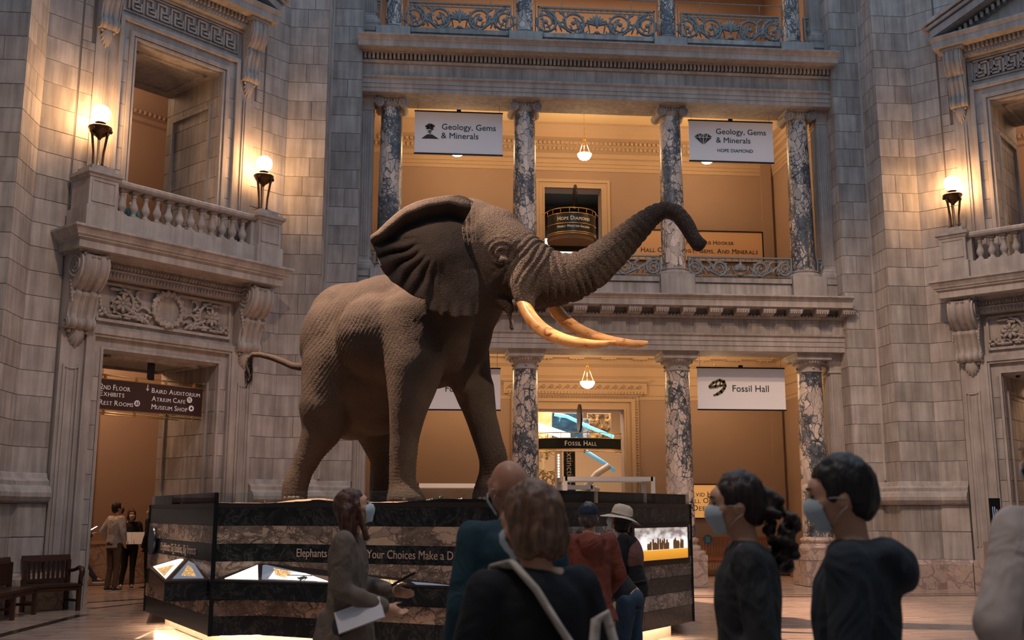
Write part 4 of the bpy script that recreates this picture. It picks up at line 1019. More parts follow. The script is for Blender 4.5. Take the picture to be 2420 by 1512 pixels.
def banner(x0, x1, z0, z1, lab, icon, lines, ceil, iconmat, y=23.62):
    xm = (x0+x1)/2; w2 = (x1-x0)/2; h = z1-z0; zm = (z0+z1)/2
    t = thing('hanging_banner', lab, 'banner', (xm, y, zm))
    obj('cloth', MB().box(-w2, w2, -.012, .012, -h/2+.02, h/2-.02), MT['banner'], t)
    obj('top_bar', MB().box(-w2-.01, w2+.01, -.022, .022, h/2-.03, h/2).box(-.05, .05, -.02, .02, h/2, h/2+.05), MT['blackmetal'], t)
    mb = MB().box(-w2-.01, w2+.01, -.022, .022, -h/2, -h/2+.03)
    obj('bottom_bar', mb, MT['blackmetal'], t)
    mb = MB()
    for s in (-1, 1): mb.tube([(s*(w2-.07), 0, h/2), (s*(w2-.07), 0, ceil-zm)], .004, 4)
    obj('hanging_wire', mb, MT['blackmetal'], t)
    if icon: o = obj('icon', icon[0], iconmat, t, Matrix.Translation((icon[1], -.013, icon[2])) @ Matrix.Scale(icon[3], 4))
    for s, tx, tz, sz, ft in lines: obj('lettering', text_mesh(s, sz, .003, 'LEFT', fit=ft), MT['ink'], t, Matrix.Translation((tx, -.016, tz)))
    return t
banner(-.20, 1.88, zat(1082, 366, 23.62), zat(1082, 264, 23.62), 'white hanging banner reading Geology, Gems & Minerals with a volcano icon', (icon_volcano(), -.68, .0, .95), [('Geology, Gems', -.41, .14, .235, 1.28), ('& Minerals', -.42, -.08, .235, .88)], 12.1, MT['inkbrown'])
banner(6.40, 8.48, zat(1730, 384, 23.62), zat(1730, 286, 23.62), 'white hanging banner reading Geology, Gems & Minerals Hope Diamond with a diamond icon', (icon_gem(), -.69, .04, 1.02), [('Geology, Gems', -.38, .24, .225, 1.24), ('& Minerals', -.38, .02, .225, .85), ('HOPE DIAMOND', -.36, -.24, .135, .88)], 12.1, MT['inkbrown'])
banner(6.41, 8.49, zat(1750, 970, 23.62), zat(1750, 868, 23.62), 'white hanging banner reading Fossil Hall with a dinosaur skull icon', (icon_skull(), -.56, .03, 1.0), [('Fossil Hall', -.23, .0, .24, .86)], 5.9, MT['olive'])
banner(-.22, 1.84, zat(1082, 970, 23.62), zat(1082, 868, 23.62), 'white hanging banner behind the elephant forelegs, only its corners showing', None, [('Fossil Hall', -.23, .0, .24, .86)], 5.9, MT['olive'])

# ---- wall signs in the galleries
def wallsign(x0, x1, z0, z1, y, lab, lines, mat, ink, cat='sign'):
    t = thing('wall_sign', lab, cat, ((x0+x1)/2, y, (z0+z1)/2)); w2 = (x1-x0)/2; h2 = (z1-z0)/2
    obj('panel', MB().box(-w2, w2, -.03, 0, -h2, h2), mat, t)
    mb = MB().box(-w2-.03, w2+.03, -.05, 0, h2, h2+.03).box(-w2-.03, w2+.03, -.05, 0, -h2-.03, -h2).box(-w2-.03, -w2, -.05, 0, -h2, h2).box(w2, w2+.03, -.05, 0, -h2, h2)
    obj('frame', mb, MT['blackmetal'], t)
    for s, tx, tz, sz, ft in lines: obj('lettering', smallcaps(s, sz, .76, depth=.004, fit=ft), ink, t, Matrix.Translation((tx, -.035, tz)))
    return t
zt, zb = zat(1700, 549, YB), zat(1700, 618, YB)
x1_ = float(W(1800, 580, YB)[0])
wallsign(x1_-3.9, x1_, zb, zt, YB-.02, 'long tan wall sign naming the hall of geology, gems and minerals, behind the trunk', [('JANET ANNENBERG HOOKER', .17, .11, .165, 1.95), ('HALL OF GEOLOGY, GEMS, AND MINERALS', .16, -.13, .215, 3.3)], MT['signtan2'], MT['inkbrown'])
zt, zb = zat(1680, 1146, YB), zat(1680, 1223, YB); x0_ = float(W(1622, 1180, YB)[0])
wallsign(x0_-.25, x0_+1.6, zb, zt, YB-.02, 'amber wall sign of the fossil hall beside the third column, behind the ponytailed woman', [('DAVID H. KOCH', -.05, .19, .155, 1.3), ('HALL OF FOSSILS', -.05, .02, .155, 1.35), ('DEEP TIME', -.05, -.17, .175, .95)], MT['signtan'], MT['inkbrown'])

# curved entrance signs
def curved_sign(name, lab, cx, cy, Rr, half, z0, z1, lines, rails_, panels):
    t = thing(name, lab, 'sign', (cx, cy, 0))
    A = np.linspace(-half, half, 25)
    def band(za, zb, r, th=.02):
        mb = MB(); vs = []
        for a in A:
            for rr in (r, r-th):
                for z in (za, zb): vs.append((rr*math.sin(a), -rr*math.cos(a), z))
        fs = []
        for i in range(len(A)-1):
            b = i*4; fs += [(b, b+4, b+5, b+1), (b+3, b+7, b+6, b+2), (b+1, b+5, b+7, b+3), (b+2, b+6, b+4, b)]
        return mb.add(vs, fs)
    for za, zb in panels: obj('sign_band', band(za, zb, Rr), MT['signgreen'], t)
    mb = MB()
    for z in rails_: mb.tube([(Rr*1.01*math.sin(a), -Rr*1.01*math.cos(a), z) for a in A], .012, 6)
    for a in np.linspace(-half, half, 8): mb.tube([(Rr*math.sin(a), -Rr*math.cos(a), rails_[1]), (Rr*math.sin(a), -Rr*math.cos(a), rails_[0])], .008, 5)
    for s in (-1, 1):
        for z in rails_[:1]+rails_[-1:]: mb.tube([(s*Rr*math.sin(half), -Rr*math.cos(half), z), (s*(Rr*math.sin(half)+.12), .1, z)], .01, 5)
    obj('rail', mb, MT['brass'], t)
    for s, z, sz, ft in lines:
        me = smallcaps(s, sz, .76, depth=.004, fit=ft); n = len(me.vertices); co = np.empty(n*3); me.vertices.foreach_get('co', co); co = co.reshape(-1, 3)
        r = Rr+.008-co[:, 1]; a = co[:, 0]/Rr; out = np.stack([r*np.sin(a), -r*np.cos(a), co[:, 2]+z], 1); me.vertices.foreach_set('co', out.ravel()); me.update()
        obj('lettering', me, MT['lettercream'], t)
    return t
y_ = 27.05
z = lambda py: zat(1354, py, 26.4)
t = curved_sign('curved_sign', 'dark curved sign reading Hope Diamond, Harry Winston Gallery in the upper doorway', XC-.15, 27.08, .68, 1.25, 0, 0, [('HOPE DIAMOND', z(514), .175, .92), ('HARRY WINSTON GALLERY', z(533), .108, .92)], [z(490), z(502), z(526), z(546), z(550)], [(z(526)+.012, z(502)), (z(546), z(527)-.01)])
obj('bracket_disc', MB().lathe([(.30, -.02), (.32, -.02), (.32, .02), (.30, .02)], seg=28), MT['blackmetal'], t, Matrix.Translation((.06, -.45, z(458))) @ Matrix.Rotation(PI/2, 4, 'Y'))
obj('drum_base', MB().lathe([(.62, z(560)), (.64, z(551))], seg=40), plain('dim_drum', (.22, .14, .10), .7), t)
obj('lintel_bar', MB().box(-.60, .98, .25, .5, z(573)+.05, z(566)+.05), MT['dark'], t)
zz = zat(1350, 592, 29.8)
o = obj('light_panel', MB().box(-.85, .85, 0, .05, -.6, .35), MT['screen'], M=Matrix.Translation((XC+.05, 29.8, zz))); tag(o, 'bright white panel inside the upper doorway, seen above the trunk bend', 'screen')
y_ = 27.3; z = lambda py: zat(1368, py, 26.4)
t = curved_sign('curved_sign', 'dark curved sign reading Fossil Hall across the ground floor doorway', XC-.05, 28.1, 1.75, .68, 0, 0, [('FOSSIL HALL', z(1047)+.0, .205, .82)], [z(1022), z(1035), z(1061), z(1066)], [(z(1060), z(1036))])
obj('bracket_disc', MB().lathe([(.33, -.02), (.36, -.02), (.36, .02), (.33, .02)], seg=28), MT['blackmetal'], t, Matrix.Translation((-.02, -1.7, z(988))) @ Matrix.Rotation(PI/2, 4, 'Y'))

# ---- fossil hall seen through the doorway
mb = MB().box(-2, 10, 35.8, 36, 0, 6).box(-2, 10, YB+.5, 36, 5.8, 6).box(-2, -1.9, YB+.5, 36, 0, 6).box(9.9, 10, YB+.5, 36, 0, 6); obj('wall_fossil_hall', mb, MT['plasterlite'], kind='structure')
light('AREA', 'fossil_hall_light', (4.2, 31.0, 5.6), 420, (1, .72, .48), (4.2, 31, 0), 5, size_y=4)
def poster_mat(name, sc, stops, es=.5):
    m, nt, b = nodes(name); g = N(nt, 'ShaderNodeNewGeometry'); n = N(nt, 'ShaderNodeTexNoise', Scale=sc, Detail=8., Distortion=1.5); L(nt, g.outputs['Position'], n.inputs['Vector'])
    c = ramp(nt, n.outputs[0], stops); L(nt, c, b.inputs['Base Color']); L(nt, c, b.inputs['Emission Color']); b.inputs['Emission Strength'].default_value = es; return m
def place_poster(px0, px1, py0, py1, Y, mat, lab):
    a, b = W(px0, py1, Y), W(px1, py0, Y); w_, h_ = b[0]-a[0], b[2]-a[2]
    t = thing('wall_poster', lab, 'poster', ((a[0]+b[0])/2, Y, (a[2]+b[2])/2))
    obj('print', MB().box(-w_/2, w_/2, -.03, 0, -h_/2, h_/2), mat, t); obj('backing_board', MB().box(-w_/2-.02, w_/2+.02, 0, .03, -h_/2-.02, h_/2+.02), MT['white'], t)
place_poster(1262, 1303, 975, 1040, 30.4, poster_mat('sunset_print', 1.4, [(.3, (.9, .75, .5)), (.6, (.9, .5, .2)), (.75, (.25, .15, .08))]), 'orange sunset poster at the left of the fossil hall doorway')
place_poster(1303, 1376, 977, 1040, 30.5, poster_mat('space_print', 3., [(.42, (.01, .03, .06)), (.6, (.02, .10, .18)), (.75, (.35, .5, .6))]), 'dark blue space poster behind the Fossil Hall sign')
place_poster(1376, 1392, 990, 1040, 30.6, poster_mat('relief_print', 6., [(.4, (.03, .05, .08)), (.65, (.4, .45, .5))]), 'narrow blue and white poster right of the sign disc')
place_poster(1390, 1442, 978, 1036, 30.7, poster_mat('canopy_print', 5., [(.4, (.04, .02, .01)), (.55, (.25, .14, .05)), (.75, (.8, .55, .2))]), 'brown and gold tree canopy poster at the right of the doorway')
MT['neon'] = plain('cyan_neon', (.2, .8, 1), .4, emit=(.05, .62, 1), es=5)
def rodthing(name, lab, cat, pts, Y, r, mat, part):
    P = [W(a, b, Y) for a, b in pts]; t = thing(name, lab, cat, tuple(P[0])); obj(part, MB().tube([p-P[0] for p in P], r, 10), mat, t)
    obj('mounting_bracket', MB().box(-.04, .04, 0, .12, -.04, .04), MT['blackmetal'], t); return t
rodthing('neon_tube', 'long glowing blue tube sloping across the top of the fossil hall doorway', 'light', [(1310, 979), (1340, 984), (1400, 1012), (1450, 1032)], 29.4, .045, MT['neon'], 'tube')
rodthing('neon_tube', 'pale blue beam sloping down to the right below the Fossil Hall sign', 'light', [(1384, 1066), (1430, 1095), (1452, 1113)], 29.8, .06, plain('blue_beam', (.15, .42, .62), .5, emit=(.1, .4, .65), es=.35), 'tube')
a = W(1270, 1008, 29.2); b = W(1348, 1034, 29.2)
t = thing('text_ribbon', 'white sloping ribbon with faint text at the upper left of the fossil hall doorway', 'sign', tuple(a)); d = b-a
obj('ribbon', MB().prismY([(0, -.1), (d[0], d[2]-.1), (d[0], d[2]+.12), (0, .12)], 0, .04), MT['screen'], t)
obj('lettering', text_mesh('epic story', .12, .002, 'LEFT'), MT['ironpaint'], t, Matrix.Translation((.15, -.01, -.02)) @ Matrix.Rotation(math.atan2(-d[2], d[0]), 4, 'Y'))
a = W(1332, 1065, 28.9); b = W(1360, 1160, 28.9); w_ = b[0]-a[0]
t = thing('vertical_banner', 'black vertical banner with white lettering under the Fossil Hall sign', 'banner', ((a[0]+b[0])/2, 28.9, b[2])); h_ = a[2]-b[2]
obj('cloth', MB().box(-w_/2, w_/2, 0, .03, 0, h_), MT['blackmetal'], t); obj('lettering', text_mesh('Extinction', .23, .004, fit=1.0), MT['white'], t, Matrix.Translation((0, -.01, h_*.60)) @ Matrix.Rotation(PI/2, 4, 'Y'))
obj('top_rod', MB().tube([(-w_/2-.03, 0, h_), (w_/2+.03, 0, h_)], .015, 6), MT['ironpaint'], t)
MT['leafgold'] = plain('golden_leaf', (.45, .34, .14), .6, noise=.3, nsc=3)
def fern(x, y, z, h, wd, lab, n=60, nm='fossil_plant'):
    t = thing(nm, lab, 'plant', (x, y, z)); mb = MB(); r2 = random.Random(int(x*100+y))
    for k in range(n):
        a0 = r2.uniform(0, 2*PI); bx_, bz = r2.uniform(-wd/2, wd/2), r2.uniform(0, h*.9); ln = r2.uniform(.15, .4); cv = r2.uniform(-2.5, 2.5)
        mb.tube([(bx_+ln*q*math.cos(a0+cv*q), r2.uniform(-.01, .01)-.05*q, bz+ln*q*math.sin(a0+cv*q)) for q in np.linspace(0, 1, 6)], [.012, .018, .018, .015, .01, .004], 5)
    obj('fronds', mb, MT['leafgold'], t, kind='stuff'); obj('stem', MB().tube([(0, .05, 0), (.03, .05, h*.5), (0, .05, h)], .04, 7), MT['leafgold'], t)
a = W(1296, 1190, 29.6); fern(a[0]-.15, 29.6, .0, 3.1, .65, 'tangled golden frond relief at the left of the fossil hall doorway', 150)
a = W(1292, 1035, 30.2); fern(a[0], 30.2, 3.1, .7, .8, 'golden frond clump above the Fossil Hall sign at left', 60)
a = W(1375, 1190, 30.0); fern(a[0], 30.0, .9, 1.1, .5, 'low golden frond clump right of the black banner', 60)
t = thing('lit_column', 'pale column with a strip of lights left of the black banner', 'column', (float(W(1320, 1100, 29.2)[0]), 29.2, 0))
obj('shaft', MB().box(-.09, .09, 0, .15, 0, 3.3), MT['plasterlite'], t)
mb = MB(); [mb.ball((0, -.02, 2.35+.075*k), .026, 8, 6) for k in range(12)]; obj('bulbs', mb, MT['screen'], t)
for i, (p, lab) in enumerate(((((1372, 1190), (1385, 1150), (1410, 1120), (1440, 1100)), 'large pale curved rib right of the black banner'), (((1350, 1190), (1365, 1165), (1395, 1150), (1415, 1160)), 'small pale curved rib above the display case'))):
    rodthing('curved_rib', lab, 'exhibit', p, 29.0+.3*i, .09, MT['white'], 'rib')
# white framed display cases in front of the doorway
def case(px0, px1, pyt, Y, dep, lab):
    a, b = W(px0, pyt, Y), W(px1, pyt, Y); w_ = b[0]-a[0]; h = a[2]; t = thing('display_case', lab, 'display case', ((a[0]+b[0])/2, Y, 0)); mb = MB(); r = .045
    for sx in (-1, 1):
        for yy in (0, dep): mb.box(sx*w_/2-r, sx*w_/2+r, yy-r, yy+r, .8, h)
        mb.box(sx*w_/2-r, sx*w_/2+r, 0, dep, h-2*r, h)
    for yy in (0, dep): mb.box(-w_/2, w_/2, yy-r, yy+r, h-2*r, h)
    obj('frame', mb, MT['white'], t); obj('cabinet', MB().box(-w_/2-.03, w_/2+.03, -.03, dep+.03, 0, .85), MT['white'], t)
    obj('glass_pane', MB().box(-w_/2, w_/2, -.004, .004, .85, h-.09), MT['glass'], t); return t
t = case(1335, 1542, 1126, 22.6-.6, .9, 'white framed glass display case under the Fossil Hall sign, behind the plinth')
mb = MB()
for k in range(9): mb.tube([(-.7+.1*k, .45, .9), (-.68+.1*k, .4, 1.25-.02*abs(k-4)), (-.6+.1*k, .45, 1.5-.05*abs(k-4))], .018, 5)
mb.ball((-.75, .45, 1.35), (.16, .1, .12)); obj('fossil_skeleton', mb, plain('dark_bone', (.12, .10, .09), .5), t)
case(1300, 1400, 1146, 24.6, .6, 'smaller white framed case to the left and behind the large display case')
t = case(985, 1185, 1142, 22.2, .7, 'white framed display case seen between the elephant forelegs')
for k, (px, hh, c) in enumerate(((1010, .16, 'ironpaint'), (1022, .2, 'blackmetal'), (1040, .24, 'blackmetal'), (1085, .18, 'white'), (1100, .16, 'white'))):
    P = W(px, 1187, 21.6); o = thing('small_figure', f'small {"dark" if c != "white" else "pale"} model figure in the low case, number {k+1} from the left', 'figurine', (P[0], 21.6, 1.70-.0)); o['label'] = ['grey boulder-like model left of the near foreleg gap', 'small black curled model beside the near elephant foot', 'tall black square model between the forelegs', 'pale curled model right of the black ones', 'pale upright model nearest the far foreleg'][k]
    obj('body', MB().ball((0, 0, hh/2), (.06, .05, hh/2), 10, 8).cone((0, 0, hh*.6), (.05, 0, hh), .03, .015, 8), MT[c], o); obj('stand', MB().box(-.03, .03, -.03, .03, -.85, .01), MT['white'], o)
# ================================================================== THE ELEPHANT PLINTH
ZT = 1.71
pA, pB, pK, pF, pE = (-3.9, 16.1), (-2.35, 12.78), (-1.81, 12.85), (1.27, 11.0), (3.62, 13.95)
back = [(4.45, 18.2), (3.2, 20.6), (-2.6, 20.9), (-4.6, 19.4)]
front = [pA, pB, pK, pF, pE]
plin = thing('exhibit_plinth', 'large banded marble plinth with glass edge carrying the elephant', 'plinth', (0, 0, 0))
poly = front+back
core = MB().prism(poly, .2, 1.60); obj('core', core, MT['blackmetal'], plin)
def inset(pts, d): # closed ccw polygon, move inwards
    n = len(pts); out = []
    for i in range(n):
        a, b, c = [np.array(pts[j % n], float) for j in (i-1, i, i+1)]
        d1 = (b-a)/np.linalg.norm(b-a); d2 = (c-b)/np.linalg.norm(c-b); n1 = np.array([-d1[1], d1[0]]); n2 = np.array([-d2[1], d2[0]]); m = n1+n2; m = m/np.dot(m, n1); out.append(tuple(b+m*d))
    return out
MT['steelbase'] = plain('brushed_base', (.45, .36, .28), .4, .3, noise=.25, nsc=5)
obj('recessed_base', MB().prism(inset(poly, .28), 0, .2), MT['steelbase'], plin)
MT['strip'] = plain('led_strip', (1, .9, .8), .5, emit=(1, .70, .46), es=60)
ins = inset(poly, .16)
mb = MB()
for i in range(len(front)-1):
    a, b = np.array(ins[i]), np.array(ins[i+1]); d = (b-a)/np.linalg.norm(b-a); n_ = np.array([d[1], -d[0]])*.012; mb.prism([tuple(a-n_), tuple(a+n_), tuple(b+n_), tuple(b-n_)], .180, .195)
obj('light_strip', mb, MT['strip'], plin)
def lerp(a, b, t): return tuple(np.array(a)+(np.array(b)-np.array(a))*t)
BANDS = [('marble_panel', 'bandblack', .20, .42), ('marble_panel', 'bandlight', .42, .60), ('marble_panel', 'bandblack', .60, .80), ('marble_panel', 'bandlight', .80, 1.04), ('marble_panel', 'bandblack', 1.04, 1.24), ('marble_panel', 'bandlight', 1.24, 1.45), ('marble_panel', 'bandblack', 1.45, 1.655)]
SEG = [([0, 1],), ([0, 1],), ([0, .345, .67, 1],), ([0, .42, .8, 1],)]
divs = {0: [0, 1], 1: [0, 1], 2: [0, .20, .44, .66, .84, 1], 3: [0, .3, .62, 1]}
def panel_strip(a, b, z0, z1, mat, t=.02):
    a = np.array(a); b = np.array(b); d = (b-a)/np.linalg.norm(b-a); n_ = np.array([d[1], -d[0]])*t; e = d*.003
    return obj('marble_panel', MB().prism([tuple(a+e), tuple(a+e+n_), tuple(b-e+n_), tuple(b-e)], z0+.002, z1-.002), mat, plin)
for i in range(4):
    for bi, (nm, mt, z0, z1) in enumerate(BANDS):
        dv = divs[i]
        if i == 2 and bi % 2: dv = [0, .28, .54, .78, 1]
        m_ = MT['bandgrey'] if (mt == 'bandlight' and i == 3) else MT[mt]
        for t0, t1 in zip(dv, dv[1:]): panel_strip(lerp(front[i], front[i+1], t0), lerp(front[i], front[i+1], t1), z0, z1, m_)
mb = MB(); ol = [tuple(p) for p in inset(poly, -.025)]
mb.prism(inset(poly, -.02), 1.655, ZT); obj('cap', mb, plain('dark_cap', (.03, .02, .016), .35), plin)
for p in (pB, pE, pA): obj('corner_bar', MB().box(p[0]-.025, p[0]+.025, p[1]-.03, p[1]+.02, .2, ZT+(.12 if p == pB else .0)), MT['blackmetal'], plin)
for i in range(4):
    n = [2, 1, 4, 3][i]
    for k in range(n):
        a = np.array(lerp(front[i], front[i+1], k/n)); b = np.array(lerp(front[i], front[i+1], (k+1)/n)); d = (b-a)/np.linalg.norm(b-a); n_ = np.array([d[1], -d[0]])*.005; e = d*.004
        obj('glass_pane', MB().prism([tuple(a+e-n_), tuple(a+e+n_), tuple(b-e+n_), tuple(b-e-n_)], ZT, ZT+.125), MT['glass'], plin)
# sand ground on top
MT['sand'] = plain('sand', (.34, .25, .19), .95, noise=.25, nsc=10, bmp=.6)
from mathutils.geometry import tessellate_polygon
gp = inset(poly, .12); gx = np.array(gp)
def inside(x, y, P):
    c = False; n = len(P)
    for i in range(n):
        (x1, y1), (x2, y2) = P[i], P[(i+1) % n]
        if (y1 > y) != (y2 > y) and x < (x2-x1)*(y-y1)/(y2-y1)+x1: c = not c
    return c
def sandz(x, y):
    return 1.715+.05*mnoise.noise(Vector((x*.9, y*.9, 3)))+.02*mnoise.noise(Vector((x*4, y*4, 1)))+.07*math.exp(-((x+1.6)**2*1.5+(y-16.9)**2*3))+.06*math.exp(-((x-.1)**2+(y-16.3)**2)*2)
nx, ny = 90, 100; mb = MB(); idx = {}
for j in range(ny+1):
    for i in range(nx+1):
        x, y = -4.7+9.4*i/nx, 10.9+10.1*j/ny; idx[(i, j)] = len(mb.v); ins_ = inside(x, y, gp); mb.v.append((x, y, sandz(x, y) if ins_ else 1.64))
for j in range(ny):
    for i in range(nx):
        if all(inside(*mb.v[idx[q]][:2], gp) for q in ((i, j), (i+1, j), (i+1, j+1), (i, j+1))): mb.f.append((idx[(i,j)], idx[(i+1,j)], idx[(i+1,j+1)], idx[(i,j+1)])); mb.sm.append(True)
so = obj('sand_ground', mb, MT['sand'], plin, kind='stuff')
# reading desks
def tri_desk(name, P0_, P1_, K, zf, zb_, zl, lab_parts):
    """wedge desk: front edge P0->P1 at height zf, back apex K at zb_"""
    a, b, k = [np.array(p, float) for p in (P0_, P1_, K)]
    mb = MB(); mb.prism([tuple(a), tuple(b), tuple(k)], zl, zf-.02)
    o = obj('desk', mb, MT['bandblack'], plin)
    top = MB(); A, B, Kt = (*a, zf), (*b, zf), (*k, zb_); A2, B2, K2 = (*a, zf-.03), (*b, zf-.03), (*k, zf-.03)
    top.add([A, B, Kt, A2, B2, K2], [(0, 1, 2), (0, 3, 4, 1), (1, 4, 5, 2), (2, 5, 3, 0)]); obj('desk_top', top, plain('desk_frame', (.035, .022, .018), .3), plin)
    return np.array(A), np.array(B), np.array(Kt)
def on_top(A, B, K, uv, mat, nm, lift=.006):
    n = np.cross(B-A, K-A); n /= np.linalg.norm(n); n = n if n[2] > 0 else -n
    P = [A+(B-A)*u+(K-A)*v for u, v in uv]; m = len(P)
    lo = [p+n*.001 for p in P]; hi = [p+n*lift for p in P]
    mb = MB().add(lo+hi, [tuple(range(m, 2*m))]+[(i, (i+1) % m, m+(i+1) % m, m+i) for i in range(m)]); return obj(nm, mb, mat, plin)
MT['panelgrey'] = plain('blue_grey_panel', (.10, .115, .14), .4, emit=(.35, .4, .5), es=.35)
MT['panelphoto'] = poster_mat('brown_photo_print', 14., [(.35, (.9, .6, .2)), (.5, (.35, .15, .04)), (.65, (.95, .75, .45))], .8)
dP2 = np.array(pK)+(np.array(pF)-np.array(pK))*.78
dB = np.array(pB)+np.array([0., -.03])
A, B, K = tri_desk('d', tuple(dB), tuple(dP2+np.array([-.02, -.03])), pK, .83, 1.03, .62, None)
on_top(A, B, K, [(.035, .08), (.175, .08), (.02, .82)], MT['screen'], 'lit_panel')
on_top(A, B, K, [(.19, .08), (.42, .05), (.33, .38), (.05, .84), (.045, .80)], MT['panelgrey'], 'lit_panel')
on_top(A, B, K, [(.21, .12), (.46, .06), (.30, .42), (.14, .60)], MT['screen'], 'lit_panel', .009)
on_top(A, B, K, [(.20, .30), (.27, .16), (.24, .46), (.12, .66)], MT['panelphoto'], 'photo_panel', .012)
on_top(A, B, K, [(.52, .06), (.74, .035), (.60, .25), (.44, .38)], MT['screen'], 'lit_panel')
on_top(A, B, K, [(.66, .07), (.76, .05), (.70, .18), (.60, .26)], MT['panelphoto'], 'photo_panel', .010)
on_top(A, B, K, [(.80, .03), (.93, .015), (.84, .10), (.76, .15)], MT['panelgrey'], 'lit_panel')
n = np.cross(B-A, K-A); n /= np.linalg.norm(n); n = n if n[2] > 0 else -n
ex = (B-A)/np.linalg.norm(B-A); ey = np.cross(n, ex)
RM = Matrix(((ex[0], -n[0], ey[0]), (ex[1], -n[1], ey[1]), (ex[2], -n[2], ey[2]))).to_4x4()
for (u, v, w2_) in ((.30, .30, .16), (.335, .18, .07), (.62, .12, .08)):
    p = A+(B-A)*u+(K-A)*v+n*.012; obj('printed_line', MB().box(-w2_, w2_, -.001, .001, -.008, .008), MT['ink'], plin, Matrix.Translation(p) @ RM)
mb = MB().prismY([(-.05, 0), (-.04, .04), (0, .06), (.05, .05), (.06, .01), (.04, -.03), (.045, .02), (.01, -.01), (.0, -.04), (-.02, .0)][::-1], -.002, .002); p = A+(B-A)*.345+(K-A)*.11+n*.012; obj('panel_icon', mb, MT['ink'], plin, Matrix.Translation(p) @ RM)
dD = onf(389.6, 1373, .83)[:2]; dK = np.array(lerp(pA, pB, .66))
A, B, K = tri_desk('d', lerp(pA, pB, .0), tuple(dD), tuple(dK), .83, 1.05, .60, None)
on_top(A, B, K, [(.12, .10), (.90, .06), (.10, .84), (.02, .80)], MT['screen'], 'lit_panel')
on_top(A, B, K, [(.30, .12), (.80, .08), (.30, .55)], MT['panelphoto'], 'photo_panel', .010)
A, B, K = tri_desk('d', tuple(dD), lerp(pA, pB, .985), tuple(dK), .83, 1.05, .60, None)
on_top(A, B, K, [(.12, .08), (.80, .06), (.30, .66), (.10, .80)], MT['panelgrey'], 'lit_panel')
on_top(A, B, K, [(.25, .18), (.6, .12), (.32, .5), (.18, .6)], MT['panelphoto'], 'photo_panel', .010)
# lettering on the dark band
def face_text(s, i, t, z, size, mat, nm='lettering', fit=1., bold=0, out=.03):
    a, b = np.array(front[i]), np.array(front[i+1]); d = (b-a)/np.linalg.norm(b-a); p = a+(b-a)*t+np.array([d[1], -d[0]])*out
    obj(nm, text_mesh(s, size, .003, bold=bold, fit=fit), mat, plin, T(p[0], p[1], z, math.atan2(d[1], d[0])))
face_text('Elephants in Danger: Your Choices Make a Difference', 2, .488, 1.14, .165, plain('band_letters', (.66, .46, .35), .5), fit=2.46)
face_text('Elephants: Big Bodies, Big Impacts', 0, .52, 1.135, .15, plain('band_letters_dim', (.34, .25, .20), .5), fit=2.0)
# round dark disc on the left face
a, b = np.array(pA), np.array(pB); d = (b-a)/np.linalg.norm(b-a); p = a+(b-a)*.12+np.array([d[1], -d[0]])*.05
obj('round_disc', MB().lathe([(.17, -.02), (.20, -.02), (.205, 0), (.20, .02)], seg=32), plain('dark_blue_disc', (.012, .02, .035), .25), plin, T(p[0], p[1], 1.21, math.atan2(d[1], d[0])) @ Matrix.Rotation(PI/2, 4, 'X'))
# video screen on the right face
def scr_mat():
    m, nt, b = nodes('elephant_herd_picture'); tc = N(nt, 'ShaderNodeTexCoord'); sp = N(nt, 'ShaderNodeSeparateXYZ'); L(nt, tc.outputs['Object'], sp.inputs[0])
    n = N(nt, 'ShaderNodeTexNoise', Scale=5., Detail=7.); L(nt, vecscale(nt, tc.outputs['Object'], (1, 1, 2.2)), n.inputs['Vector'])
    mr = N(nt, 'ShaderNodeMapRange'); L(nt, sp.outputs[2], mr.inputs[0]); mr.inputs[1].default_value = -.2; mr.inputs[2].default_value = .2
    base = ramp(nt, mr.outputs[0], [(0, (.55, .22, .02)), (.28, (.80, .36, .03)), (.34, (.95, .9, .85)), (.6, (.9, .88, .86)), (1, (.45, .38, .34))])
    cl = ramp(nt, n.outputs[0], [(.4, (.35, .3, .3)), (.6, (1, 1, 1))]); gate = ramp(nt, mr.outputs[0], [(.45, (0, 0, 0)), (.7, (1, 1, 1))])
    c = mixc(nt, gate, base, mixc(nt, 1., base, cl, 'MULTIPLY')); L(nt, c, b.inputs['Base Color']); L(nt, c, b.inputs['Emission Color']); b.inputs['Emission Strength'].default_value = .85; b.inputs['Roughness'].default_value = .2; return m
a, b = np.array(pF), np.array(pE); Lfe = np.linalg.norm(b-a); d = (b-a)/Lfe; ang = math.atan2(d[1], d[0]); nn = np.array([d[1], -d[0]])
sc_c = a+d*(Lfe*.745)+nn*.03; RMs = T(sc_c[0], sc_c[1], 1.225, ang)
obj('screen_bezel', MB().box(-.83, .80, -.03, .0, -.27, .25), MT['blackmetal'], plin, RMs)
so = obj('picture', MB().box(-.77, .74, -.035, -.03, -.20, .19), scr_mat(), plin, RMs)
eb = plain('picture_elephant', (.10, .05, .02), .6, emit=(.12, .05, .015), es=.6); mb = MB(); r2 = random.Random(4)
for k in range(26):
    x = -.42+1.05*k/26+r2.uniform(-.015, .015); h_ = r2.uniform(.07, .15)
    if .18 < x < .27: continue
    mb.prismY([(x-.022, -.075), (x+.018, -.075), (x+.022, -.075+h_*.8), (x+.006, -.075+h_), (x-.016, -.075+h_*.95), (x-.026, -.075+h_*.6)], -.038, -.035)
obj('picture_herd', mb, eb, plin, RMs)
obj('socket_plate', MB().box(-.12, .12, -.01, 0, -.03, .03), MT['white'], plin, T(-2.0+.02, 12.78+.28, .10, .13))

